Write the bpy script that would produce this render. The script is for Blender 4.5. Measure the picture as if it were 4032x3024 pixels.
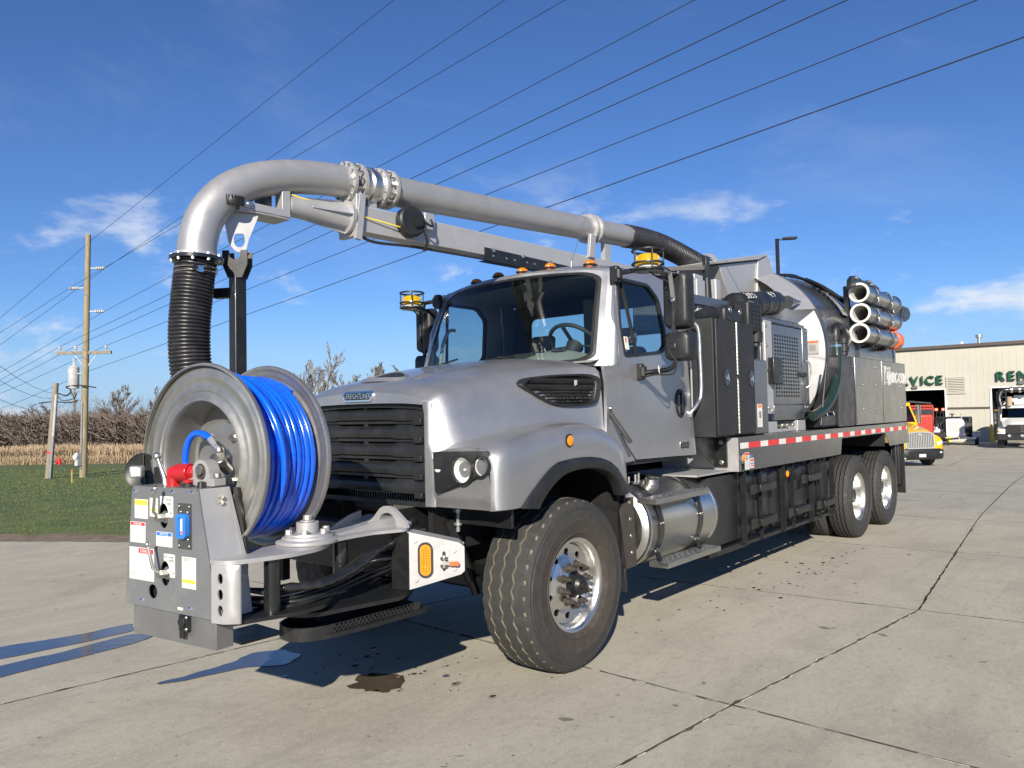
import bpy, math, random
from math import sin, cos, pi, radians, sqrt, atan2
from mathutils import Vector, Matrix, noise as mnoise
from mathutils.geometry import delaunay_2d_cdt
for o in list(bpy.data.objects): bpy.data.objects.remove(o)
scene = bpy.context.scene
COL = scene.collection
random.seed(7)
# ------------------------------------------------------------------ camera
YAW, PITCH, ROLL, FPX = 0.6948, 0.0386, -0.0206, 3010.7
CAM = Vector((4.0457, -4.0805, 1.6579))
fw = Vector((-sin(YAW)*cos(PITCH), cos(YAW)*cos(PITCH), sin(PITCH)))
rt = Vector((cos(YAW), sin(YAW), 0)); up = rt.cross(fw)
rt2 = cos(ROLL)*rt + sin(ROLL)*up; up2 = -sin(ROLL)*rt + cos(ROLL)*up
cd = bpy.data.cameras.new('camera'); cam = bpy.data.objects.new('camera', cd); COL.objects.link(cam)
cam.matrix_world = Matrix(((rt2.x, up2.x, -fw.x, CAM.x), (rt2.y, up2.y, -fw.y, CAM.y), (rt2.z, up2.z, -fw.z, CAM.z), (0, 0, 0, 1)))
cd.sensor_width = 36; cd.lens = FPX/4032*36; cd.clip_start = .05; cd.clip_end = 3000
scene.camera = cam
# ------------------------------------------------------------------ sky and sun
SUNDIR = Vector((1.17, -1.75, 1.0)).normalized()          # towards the sun
EL = math.asin(SUNDIR.z); AZ = atan2(SUNDIR.x, SUNDIR.y)
w = bpy.data.worlds.new('World'); scene.world = w; w.use_nodes = True
nt = w.node_tree; nt.nodes.clear(); N = nt.nodes.new; L = nt.links.new
def mth(op, a, b=None, c=None):
    n = N('ShaderNodeMath'); n.operation = op
    for i, x in enumerate((a, b, c)):
        if x is None: continue
        if isinstance(x, (int, float)): n.inputs[i].default_value = x
        else: L(x, n.inputs[i])
    return n.outputs[0]
sky = N('ShaderNodeTexSky'); sky.sky_type = 'NISHITA'; sky.sun_disc = False
sky.sun_elevation = EL; sky.sun_rotation = AZ; sky.altitude = 200; sky.air_density = 1.0; sky.dust_density = 0.0; sky.ozone_density = 1.0
tc = N('ShaderNodeTexCoord'); sep = N('ShaderNodeSeparateXYZ'); L(tc.outputs['Generated'], sep.inputs[0])
cx_ = N('ShaderNodeCombineXYZ'); L(sep.outputs[0], cx_.inputs[0]); L(sep.outputs[1], cx_.inputs[1]); L(mth('ADD', mth('MULTIPLY', sep.outputs[2], 2.3), 61.3), cx_.inputs[2])
zofs = cx_.inputs[2].links[0].from_node
def wn(scale, detail, rough, dist=0.):
    n = N('ShaderNodeTexNoise'); n.inputs['Scale'].default_value = scale; n.inputs['Detail'].default_value = detail
    n.inputs['Roughness'].default_value = rough; n.inputs['Distortion'].default_value = dist; L(cx_.outputs[0], n.inputs['Vector']); return n.outputs['Fac']
def wramp(f, a, b):
    n = N('ShaderNodeMapRange'); n.interpolation_type = 'SMOOTHSTEP'; L(f, n.inputs[0]); n.inputs[1].default_value = a; n.inputs[2].default_value = b; return n.outputs[0]
puff = wn(6.5, 9, .60, .25); big = wn(1.7, 3, .5)
low = wramp(sep.outputs[2], .34, .16)                     # fair weather cumulus gather low over the horizon
shape = mth('ADD', mth('MULTIPLY', puff, .62), mth('MULTIPLY', big, .38))
cl = mth('MULTIPLY', mth('MULTIPLY', wramp(shape, .525, .645), low), .92)
wisp = mth('MULTIPLY', wramp(wn(2.2, 8, .66, .6), .52, .80), .10)
cl = mth('MINIMUM', mth('ADD', cl, wisp), .88)
grade = N('ShaderNodeMix'); grade.data_type = 'RGBA'; grade.blend_type = 'MULTIPLY'; grade.inputs[0].default_value = 1; L(sky.outputs[0], grade.inputs[6]); grade.inputs[7].default_value = (.34, .53, .87, 1)
hz = N('ShaderNodeMix'); hz.data_type = 'RGBA'; L(mth('MULTIPLY', wramp(sep.outputs[2], .16, -.02), .80), hz.inputs[0]); L(grade.outputs[2], hz.inputs[6]); hz.inputs[7].default_value = (2.9, 4.2, 6.2, 1)
mix = N('ShaderNodeMix'); mix.data_type = 'RGBA'; L(cl, mix.inputs[0]); L(hz.outputs[2], mix.inputs[6]); mix.inputs[7].default_value = (6.0, 6.35, 6.9, 1)
bg = N('ShaderNodeBackground'); bg.inputs[1].default_value = .081; L(mix.outputs[2], bg.inputs[0])
wo = N('ShaderNodeOutputWorld'); L(bg.outputs[0], wo.inputs[0])
sd = bpy.data.lights.new('sun', 'SUN'); so = bpy.data.objects.new('sun', sd); COL.objects.link(so)
sd.energy = 4.9; sd.angle = radians(.53); sd.color = (1, .91, .775)
so.rotation_euler = SUNDIR.to_track_quat('Z', 'Y').to_euler(); so.location = (10, -15, 12)
vs = scene.view_settings; vs.view_transform = 'Standard'; vs.look = 'None'; vs.exposure = 0.76; vs.gamma = 1.0; vs.use_curve_mapping = False
# ------------------------------------------------------------------ materials
MATS = {}
def M(name, col, rough=.5, metal=0., coat=0., var=.12, vs=6., bump=0., bs=120., spec=.5, dirt=None, ds=3., da=.35, stretch=None, trans=0., emit=None, flake=0.):
    m = bpy.data.materials.new(name); m.use_nodes = True; nt = m.node_tree; b = nt.nodes['Principled BSDF']
    N = nt.nodes.new; L = nt.links.new
    tc = N('ShaderNodeTexCoord'); vec = tc.outputs['Object']
    if stretch:
        mp = N('ShaderNodeMapping'); mp.inputs['Scale'].default_value = stretch; L(vec, mp.inputs[0]); vec = mp.outputs[0]
    def ns(s, d=5, r=.55):
        n = N('ShaderNodeTexNoise'); n.inputs['Scale'].default_value = s; n.inputs['Detail'].default_value = d; n.inputs['Roughness'].default_value = r; L(vec, n.inputs['Vector']); return n.outputs['Fac']
    n1 = ns(vs)
    mr = N('ShaderNodeMapRange'); L(n1, mr.inputs[0]); mr.inputs[1].default_value = .3; mr.inputs[2].default_value = .7; mr.inputs[3].default_value = 1-var; mr.inputs[4].default_value = 1+var
    vm = N('ShaderNodeVectorMath'); vm.operation = 'SCALE'; vm.inputs[0].default_value = col; L(mr.outputs[0], vm.inputs['Scale'])
    c = vm.outputs[0]
    if flake:
        fn = N('ShaderNodeTexNoise'); fn.inputs['Scale'].default_value = 900; fn.inputs['Detail'].default_value = 1; L(tc.outputs['Object'], fn.inputs['Vector'])
        fm = N('ShaderNodeMapRange'); L(fn.outputs['Fac'], fm.inputs[0]); fm.inputs[1].default_value = .35; fm.inputs[2].default_value = .65; fm.inputs[3].default_value = 1-flake; fm.inputs[4].default_value = 1+flake
        v2 = N('ShaderNodeVectorMath'); v2.operation = 'SCALE'; L(c, v2.inputs[0]); L(fm.outputs[0], v2.inputs['Scale']); c = v2.outputs[0]
    if dirt:
        dn = ns(ds, 8, .65); dm = N('ShaderNodeMapRange'); L(dn, dm.inputs[0]); dm.inputs[1].default_value = .48; dm.inputs[2].default_value = .72; dm.inputs[4].default_value = da
        mx = N('ShaderNodeMix'); mx.data_type = 'RGBA'; L(dm.outputs[0], mx.inputs[0]); L(c, mx.inputs[6]); mx.inputs[7].default_value = (*dirt, 1); c = mx.outputs[2]
    L(c, b.inputs['Base Color'])
    rm = N('ShaderNodeMapRange'); L(ns(vs*2.3, 6, .6), rm.inputs[0]); rm.inputs[1].default_value = .3; rm.inputs[2].default_value = .7
    rm.inputs[3].default_value = max(.02, rough*.8); rm.inputs[4].default_value = min(1, rough*1.22); L(rm.outputs[0], b.inputs['Roughness'])
    b.inputs['Metallic'].default_value = metal; b.inputs['Coat Weight'].default_value = coat; b.inputs['Coat Roughness'].default_value = .06
    b.inputs['Specular IOR Level'].default_value = spec
    if trans: b.inputs['Transmission Weight'].default_value = trans
    if emit: b.inputs['Emission Color'].default_value = (*emit, 1); b.inputs['Emission Strength'].default_value = 1
    if bump:
        bp = N('ShaderNodeBump'); bp.inputs['Strength'].default_value = bump; bp.inputs['Distance'].default_value = .004; L(ns(bs, 4, .6), bp.inputs['Height']); L(bp.outputs[0], b.inputs['Normal'])
    MATS[name] = m; return m
M('silver', (.37, .375, .388), .42, .74, .55, var=.03, vs=2, flake=.16, dirt=(.36, .35, .33), ds=2.2, da=.22)
M('silver2', (.43, .43, .435), .48, .5, .1, var=.05, vs=5, flake=.06, dirt=(.3, .29, .27), ds=5, da=.25)
M('greypaint', (.140, .148, .157), .42, .15, .15, var=.05, vs=4, bump=.05, bs=300, dirt=(.28, .28, .27), ds=5, da=.25)
M('greymetal', (.17, .175, .185), .26, .78, .15, var=.04, vs=1.5, dirt=(.22, .22, .21), ds=3, da=.2)
M('flatalu', (.52, .52, .50), .40, 1., var=.07, vs=7, stretch=(1, 1, 12), bump=.03, bs=150, dirt=(.35, .33, .29), ds=6, da=.4)
M('tankalu', (.60, .60, .585), .33, 1., var=.05, vs=4, stretch=(1, 9, 1), bump=.02, bs=90, dirt=(.42, .40, .36), ds=4, da=.35)
M('pipealu', (.38, .382, .385), .42, .55, .1, var=.05, vs=4, bump=.02, bs=250, dirt=(.35, .34, .33), ds=5, da=.25)
M('reelmetal', (.34, .34, .325), .42, .8, var=.08, vs=5, bump=.04, bs=80, dirt=(.36, .33, .27), ds=6, da=.55)
M('scuffed', (.26, .265, .27), .34, .7, .1, var=.12, vs=3, bump=.04, bs=60, dirt=(.38, .38, .37), ds=7, da=.45)
M('steeltube', (.46, .46, .45), .27, 1., var=.1, vs=5, stretch=(1, .3, 1), bump=.03, bs=90, dirt=(.26, .22, .17), ds=6, da=.55)
M('brightchrome', (.62, .62, .61), .28, .6, .3, var=.03)
M('chrome', (.82, .82, .82), .10, 1., var=.03)
M('rimalu', (.72, .72, .70), .33, 1., var=.06, vs=9, dirt=(.45, .42, .38), ds=9, da=.4)
M('boltmetal', (.55, .54, .50), .35, 1., var=.1, vs=20)
M('headsilver', (.66, .66, .66), .38, .45, .2, var=.03)
M('rusty', (.075, .064, .054), .6, .45, var=.3, vs=20, bump=.2)
M('blackgloss', (.010, .011, .013), .25, 0, .4, var=.2, vs=5, dirt=(.10, .095, .085), ds=6, da=.18)
M('blackpaint', (.008, .009, .010), .40, 0, .1, var=.2, vs=5, dirt=(.06, .056, .05), ds=9, da=.16, bump=.05, bs=160)
M('blacktex', (.014, .015, .017), .60, 0, 0, var=.12, vs=9, bump=.25, bs=420, dirt=(.05, .05, .047), ds=4, da=.18)
M('plastic', (.012, .013, .0145), .46, 0, 0, var=.15, vs=6, bump=.06, bs=350, dirt=(.055, .055, .052), ds=6, da=.22)
M('poly', (.013, .0145, .017), .36, 0, 0, var=.2, vs=3, bump=.05, bs=30, dirt=(.08, .077, .07), ds=3.5, da=.25)
M('tyre', (.028, .0285, .028), .75, 0, 0, var=.12, vs=9, bump=.12, bs=160, dirt=(.085, .08, .07), ds=26, da=.25)
M('tyrebrown', (.036, .031, .027), .85, 0, 0, var=.18, vs=14, bump=.12, bs=90, dirt=(.07, .06, .05), ds=18, da=.4)
M('dusttan', (.14, .125, .09), .9, 0, 0, var=.3, vs=25)
M('corrug', (.016, .016, .018), .36, 0, 0, var=.15, vs=12, dirt=(.09, .09, .085), ds=14, da=.25)
M('hoseblue', (.003, .095, .72), .20, 0, .5, var=.08, vs=12, dirt=(.01, .05, .30), ds=20, da=.35)
M('print_dark', (.004, .03, .22), .5)
M('hosegreen', (.012, .026, .022), .32, 0, 0, var=.15)
M('red', (.38, .012, .016), .32, 0, .3, var=.1, vs=20, dirt=(.2, .02, .02), ds=30, da=.4)
M('orange', (.80, .13, .03), .4, 0, .1, var=.08)
M('amber', (.80, .22, .008), .18, 0, .5, var=.08, vs=60, trans=.25)
M('amberbright', (.80, .26, .008), .25, 0, .4, var=.05, trans=.1)
M('beaconyellow', (.80, .50, .008), .15, 0, .5, var=.06, trans=.45)
M('lens', (.85, .85, .80), .10, .35, .6, var=.08, vs=40, spec=.8)
M('reflector', (.80, .80, .76), .22, .35, 0, var=.05, vs=30, bump=.2, bs=60)
M('label', (.60, .60, .565), .5, var=.04)
M('labelprint', (.16, .16, .16), .6); M('labelgrey', (.42, .42, .41), .6)
M('labelyellow', (.85, .68, .03), .45); M('labelred', (.60, .03, .05), .45); M('labelblue', (.02, .16, .55), .45); M('labelorange', (.80, .22, .06), .45)
M('tapered', (.55, .025, .025), .38, var=.12, vs=14); M('tapewhite', (.60, .60, .58), .35, var=.06, vs=14)
M('dash', (.26, .27, .235), .7, var=.06); M('seat', (.22, .22, .20), .8, var=.1); M('darktrim', (.03, .03, .032), .65)
M('headliner', (.10, .10, .10), .9)
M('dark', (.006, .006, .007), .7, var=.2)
M('radiator', (.06, .055, .045), .6, .3, var=.25, vs=40)
M('white', (.60, .60, .58), .38, 0, .2, var=.04, dirt=(.4, .39, .36), ds=4, da=.2)
M('yellowpaint', (.66, .38, .008), .25, 0, .5, var=.05)
M('yellowbollard', (.75, .52, .02), .5, var=.1)
M('buildwall', (.42, .405, .345), .55, 0, 0, var=.04, vs=.6, dirt=(.45, .43, .37), ds=.8, da=.15)
M('buildbrown', (.085, .065, .055), .5, var=.08)
M('signgreen', (.008, .075, .035), .35, 0, .2)
M('redtruck', (.36, .025, .012), .35, 0, .3, var=.1)
M('polewood', (.25, .205, .125), .85, 0, 0, var=.25, vs=14, stretch=(1, 1, .12), bump=.4, bs=60, dirt=(.12, .10, .07), ds=9, da=.5)
M('polewood2', (.21, .185, .15), .85, 0, 0, var=.25, vs=14, stretch=(1, 1, .12), bump=.4, bs=60, dirt=(.12, .10, .08), ds=9, da=.5)
M('galv', (.45, .46, .47), .42, .8, var=.08); M('insul', (.40, .41, .42), .3)
M('wire', (.020, .020, .022), .6); M('hydred', (.50, .02, .02), .45); M('stake', (.50, .34, .14), .7)
M('bark', (.15, .125, .105), .9, var=.3, vs=5, dirt=(.25, .22, .19), ds=2, da=.4); M('bark2', (.115, .092, .075), .9, var=.3, vs=3); M('barkpale', (.20, .185, .165), .9, var=.25, vs=4)
M('brush', (.095, .074, .058), .95, var=.3, vs=.5)
M('reed', (.36, .275, .18), .9, var=.25, vs=.4); M('reed2', (.30, .22, .14), .9, var=.25, vs=.4)
M('grassblade', (.085, .125, .026), .8, var=.2, vs=.8); M('grassdry', (.16, .145, .06), .85, var=.2, vs=.8)
M('asphaltdark', (.05, .05, .05), .9)
def glassmat(name, tint, refl=1.0, rough=0.0):
    m = bpy.data.materials.new(name); m.use_nodes = True; nt = m.node_tree; nt.nodes.clear(); N = nt.nodes.new; L = nt.links.new
    t = N('ShaderNodeBsdfTransparent'); t.inputs[0].default_value = (*tint, 1)
    g = N('ShaderNodeBsdfGlossy'); g.inputs['Roughness'].default_value = rough; g.inputs[0].default_value = (.95, .97, 1, 1)
    f = N('ShaderNodeFresnel'); gm = N('ShaderNodeNewGeometry'); io = N('ShaderNodeMapRange'); L(gm.outputs['Backfacing'], io.inputs[0]); io.inputs[3].default_value = 1.5; io.inputs[4].default_value = 1/1.5; L(io.outputs[0], f.inputs[0])   # a thin pane reflects alike from both sides
    mm = N('ShaderNodeMath'); mm.operation = 'MULTIPLY'; L(f.outputs[0], mm.inputs[0]); mm.inputs[1].default_value = refl
    mx = N('ShaderNodeMixShader'); L(mm.outputs[0], mx.inputs[0]); L(t.outputs[0], mx.inputs[1]); L(g.outputs[0], mx.inputs[2])
    o = N('ShaderNodeOutputMaterial'); L(mx.outputs[0], o.inputs[0]); MATS[name] = m
glassmat('glass', (.68, .78, .78)); glassmat('glassdark', (.55, .64, .66), 1.2); glassmat('glassclear', (.96, .97, .97), .8); glassmat('glassblack', (.06, .07, .08), 1.5)
# ------------------------------------------------------------------ mesh builder
class G:
    def __init__(s, mat='silver'): s.v = []; s.f = []; s.m = []; s.mat = mat; s.T = None
    def add(s, vs, fs, mat=None):
        n = len(s.v); T = s.T
        s.v += [tuple(T @ Vector(p)) if T else tuple(p) for p in vs]
        s.f += [tuple(i+n for i in f) for f in fs]; s.m += [mat or s.mat]*len(fs); return s
    def box(s, x0, y0, z0, x1, y1, z1, mat=None):
        return s.add([(x0,y0,z0),(x1,y0,z0),(x1,y1,z0),(x0,y1,z0),(x0,y0,z1),(x1,y0,z1),(x1,y1,z1),(x0,y1,z1)],
                     [(0,3,2,1),(4,5,6,7),(0,1,5,4),(1,2,6,5),(2,3,7,6),(3,0,4,7)], mat)
    def bar(s, p0, p1, w, h, upv=(0,0,1), mat=None):
        p0 = Vector(p0); p1 = Vector(p1); d = (p1-p0).normalized(); x = d.cross(Vector(upv)).normalized(); y = x.cross(d)
        x *= w/2; y *= h/2; v = [p+a*x+b*y for p in (p0, p1) for a, b in ((-1,-1),(1,-1),(1,1),(-1,1))]
        return s.add(v, [(0,1,2,3),(7,6,5,4),(0,4,5,1),(1,5,6,2),(2,6,7,3),(3,7,4,0)], mat)
    def ring_loft(s, rings, mat=None, caps=True, closed=True):
        n = len(rings[0]); v = [p for r in rings for p in r]; f = []
        for i in range(len(rings)-1):
            for j in range(n if closed else n-1):
                k = (j+1) % n; f.append((i*n+j, i*n+k, (i+1)*n+k, (i+1)*n+j))
        if caps and closed: f.append(tuple(range(n-1, -1, -1))); f.append(tuple((len(rings)-1)*n+j for j in range(n)))
        return s.add(v, f, mat)
    def cyl(s, p0, p1, r0, r1=None, n=20, caps=True, mat=None):
        return s.tube([p0, p1], [r0, r0 if r1 is None else r1], n, caps, mat)
    def tube(s, pts, r, n=10, caps=True, mat=None, closed=False):
        P = [Vector(p) for p in pts]; m = len(P); R = r if isinstance(r, (list, tuple)) else [r]*m
        t = []
        for i in range(m):
            a = P[(i-1) % m] if closed else P[max(i-1, 0)]; b = P[(i+1) % m] if closed else P[min(i+1, m-1)]
            t.append((b-a).normalized())
        x = t[0].orthogonal().normalized() if abs(t[0].z) > .95 else t[0].cross(Vector((0,0,1))).normalized(); rings = []
        for i in range(m):
            x = (x - t[i]*x.dot(t[i])).normalized(); y = t[i].cross(x)
            rings.append([P[i]+R[i]*(cos(2*pi*k/n)*x+sin(2*pi*k/n)*y) for k in range(n)])
        if closed: rings.append(rings[0])
        return s.ring_loft(rings, mat, caps and not closed)
    def lathe(s, prof, o, ax, n=32, mat=None, mats=None, caps=False):
        o = Vector(o); a = Vector(ax).normalized(); x = a.orthogonal().normalized(); y = a.cross(x)
        if abs(a.z) < .5: x = Vector((0,0,1)); x = (x-a*x.dot(a)).normalized(); y = a.cross(x)
        rings = [[o+a*h+r*(cos(2*pi*k/n)*x+sin(2*pi*k/n)*y) for k in range(n)] for r, h in prof]
        if mats:
            for i in range(len(rings)-1): s.ring_loft(rings[i:i+2], mats[i], False)
            return s
        return s.ring_loft(rings, mat, caps)
    def sph(s, c, r, n=12, mat=None, sc=(1,1,1)):
        c = Vector(c); v = []; f = []; h = n//2
        for i in range(h+1):
            for j in range(n):
                a = pi*i/h; b = 2*pi*j/n; v.append(c+Vector((sin(a)*cos(b)*r*sc[0], sin(a)*sin(b)*r*sc[1], cos(a)*r*sc[2])))
        for i in range(h):
            for j in range(n): f.append((i*n+j, (i+1)*n+j, (i+1)*n+(j+1) % n, i*n+(j+1) % n))
        return s.add(v, f, mat)
    def grid(s, fn, nu, nv, mat=None, flip=False):
        v = [fn(i/nu, j/nv) for i in range(nu+1) for j in range(nv+1)]
        f = [(i*(nv+1)+j, (i+1)*(nv+1)+j, (i+1)*(nv+1)+j+1, i*(nv+1)+j+1) for i in range(nu) for j in range(nv)]
        if flip: f = [q[::-1] for q in f]
        return s.add(v, f, mat)
    def plate(s, outer, holes, o, ex, ey, t, mat=None, wall=None, fn=None, extra=()):
        """flat plate with real holes: outer and holes are 2D loops, laid on o + x*ex + y*ey, thickness t along ex x ey (fn maps (x, y, h) instead)"""
        o = Vector(o); ex = Vector(ex); ey = Vector(ey); nn = ex.cross(ey).normalized()
        fn = fn or (lambda x, y, h: o+ex*x+ey*y+nn*h)
        loops = [outer]+list(holes); pts = []; ed = []
        for lp in loops:
            b = len(pts); pts += [Vector(p) for p in lp]; ed += [(b+i, b+(i+1) % len(lp)) for i in range(len(lp))]
        pts += [Vector(p) for p in extra]
        ov, oe, of, *_ = delaunay_2d_cdt(pts, ed, [], 0, 1e-6)
        def inside(p, lp):
            c = False; j = len(lp)-1
            for i in range(len(lp)):
                a, b = lp[i], lp[j]
                if (a[1] > p[1]) != (b[1] > p[1]) and p[0] < (b[0]-a[0])*(p[1]-a[1])/(b[1]-a[1])+a[0]: c = not c
                j = i
            return c
        tri = []
        for q in of:
            c = (sum(ov[i][0] for i in q)/len(q), sum(ov[i][1] for i in q)/len(q))
            if inside(c, outer) and not any(inside(c, h) for h in holes): tri.append(tuple(q))
        n = len(ov)
        s.add([fn(p[0], p[1], t) for p in ov]+[fn(p[0], p[1], 0) for p in ov], tri+[tuple(i+n for i in q[::-1]) for q in tri], mat)
        for k, lp in enumerate(loops):
            m = len(lp); area = sum(lp[i][0]*lp[(i+1) % m][1]-lp[(i+1) % m][0]*lp[i][1] for i in range(m))
            fl = (area > 0) == (k == 0)
            f = [(i, (i+1) % m, m+(i+1) % m, m+i) for i in range(m)]
            if fl: f = [q[::-1] for q in f]
            s.add([fn(p[0], p[1], t) for p in lp]+[fn(p[0], p[1], 0) for p in lp], f, wall or mat)
        return s
    def hexbolt(s, p, ax, r=.012, h=.009, mat='boltmetal', washer=True):
        p = Vector(p); ax = Vector(ax).normalized()
        if washer: s.cyl(p, p+ax*h*.3, r*1.35, n=10, mat=mat)
        return s.cyl(p, p+ax*h, r, n=6, mat=mat)
    def text(s, txt, o, ex, ey, size, t=.001, mat=None, align='CENTER', shear=0., sx=1.):
        o = Vector(o); ex = Vector(ex).normalized(); ey = Vector(ey).normalized(); nn = ex.cross(ey)
        vs_, fs_ = textmesh(txt, align, shear)
        return s.add([o+ex*p[0]*size*sx+ey*p[1]*size+nn*(p[2]*2*t) for p in vs_], fs_, mat)
    def done(s, name, parent=None, bevel=0., ang=35., label=None, cat=None, group=None, kind=None, subsurf=0, seg=2):
        me = bpy.data.meshes.new(name); me.from_pydata(s.v, [], s.f)
        ms = []
        for m in s.m:
            if m not in ms: ms.append(m)
        for m in ms: me.materials.append(MATS[m])
        me.polygons.foreach_set('material_index', [ms.index(m) for m in s.m])
        if ang > 0: me.shade_smooth(); me.set_sharp_from_angle(angle=radians(ang))
        me.update()
        o = bpy.data.objects.new(name, me); COL.objects.link(o)
        if parent: o.parent = parent
        if bevel:
            b = o.modifiers.new('bevel', 'BEVEL'); b.width = bevel; b.segments = seg; b.limit_method = 'ANGLE'; b.angle_limit = radians(40); b.harden_normals = False
        if subsurf:
            ss = o.modifiers.new('sub', 'SUBSURF'); ss.levels = subsurf; ss.render_levels = subsurf
        tag(o, label, cat, group, kind); return o
TM = {}
def textmesh(txt, align, shear):
    k = (txt, align, shear)
    if k not in TM:
        c = bpy.data.curves.new('t', 'FONT'); c.body = txt; c.align_x = align; c.align_y = 'CENTER'; c.extrude = .5; c.shear = shear; c.resolution_u = 2
        o = bpy.data.objects.new('t', c); COL.objects.link(o)
        me = o.to_mesh(); TM[k] = ([tuple(v.co) for v in me.vertices], [tuple(p.vertices) for p in me.polygons]); o.to_mesh_clear()
        TM[k] = ([(x, y, z+.5) for x, y, z in TM[k][0]], TM[k][1])
        bpy.data.objects.remove(o); bpy.data.curves.remove(c)
    return TM[k]
def tag(o, label=None, cat=None, group=None, kind=None):
    if label: o['label'] = label
    if cat: o['category'] = cat
    if group: o['group'] = group
    if kind: o['kind'] = kind
def empty(name, loc=(0,0,0), rz=0, parent=None, **k):
    o = bpy.data.objects.new(name, None); COL.objects.link(o); o.location = loc; o.rotation_euler = (0,0,rz); o.empty_display_size = .1
    if parent: o.parent = parent
    tag(o, **k); return o
def copy_tree(o, parent=None):
    c = o.copy(); COL.objects.link(c); c.parent = parent
    for ch in list(o.children): copy_tree(ch, c)
    return c
def rrect(x0, y0, x1, y1, r, n=5):
    p = []
    for cx, cy, a in ((x1-r, y0+r, -90), (x1-r, y1-r, 0), (x0+r, y1-r, 90), (x0+r, y0+r, 180)):
        p += [(cx+r*cos(radians(a+90*k/n)), cy+r*sin(radians(a+90*k/n))) for k in range(n+1)]
    return p
def circ(x, y, r, n=16, ry=None): return [(x+r*cos(2*pi*k/n), y+(ry or r)*sin(2*pi*k/n)) for k in range(n)]
def roundpoly(pts, r, n=4):
    out = []; m = len(pts)
    for i in range(m):
        a, b, c = Vector(pts[i-1]), Vector(pts[i]), Vector(pts[(i+1) % m])
        u = a-b; v = c-b; d = min(r, u.length*.45, v.length*.45); p = b+u.normalized()*d; q = b+v.normalized()*d
        out += [tuple((1-t)**2*p+2*t*(1-t)*b+t*t*q) for t in [k/n for k in range(n+1)]]
    return out
def lerp(a, b, t): return a+(b-a)*t
def interp(xs, ys, x):
    if x <= xs[0]: return ys[0]
    for i in range(1, len(xs)):
        if x <= xs[i]: return lerp(ys[i-1], ys[i], (x-xs[i-1])/(xs[i]-xs[i-1]))
    return ys[-1]
def smooth(pts, k=6):
    P = [Vector(p) for p in pts]; out = []
    for i in range(len(P)-1):
        p0 = P[max(i-1, 0)]; p1 = P[i]; p2 = P[i+1]; p3 = P[min(i+2, len(P)-1)]
        for j in range(k):
            t = j/k; out.append(.5*((2*p1)+(p2-p0)*t+(2*p0-5*p1+4*p2-p3)*t*t+(-p0+3*p1-3*p2+p3)*t**3))
    out.append(P[-1]); return out
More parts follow.
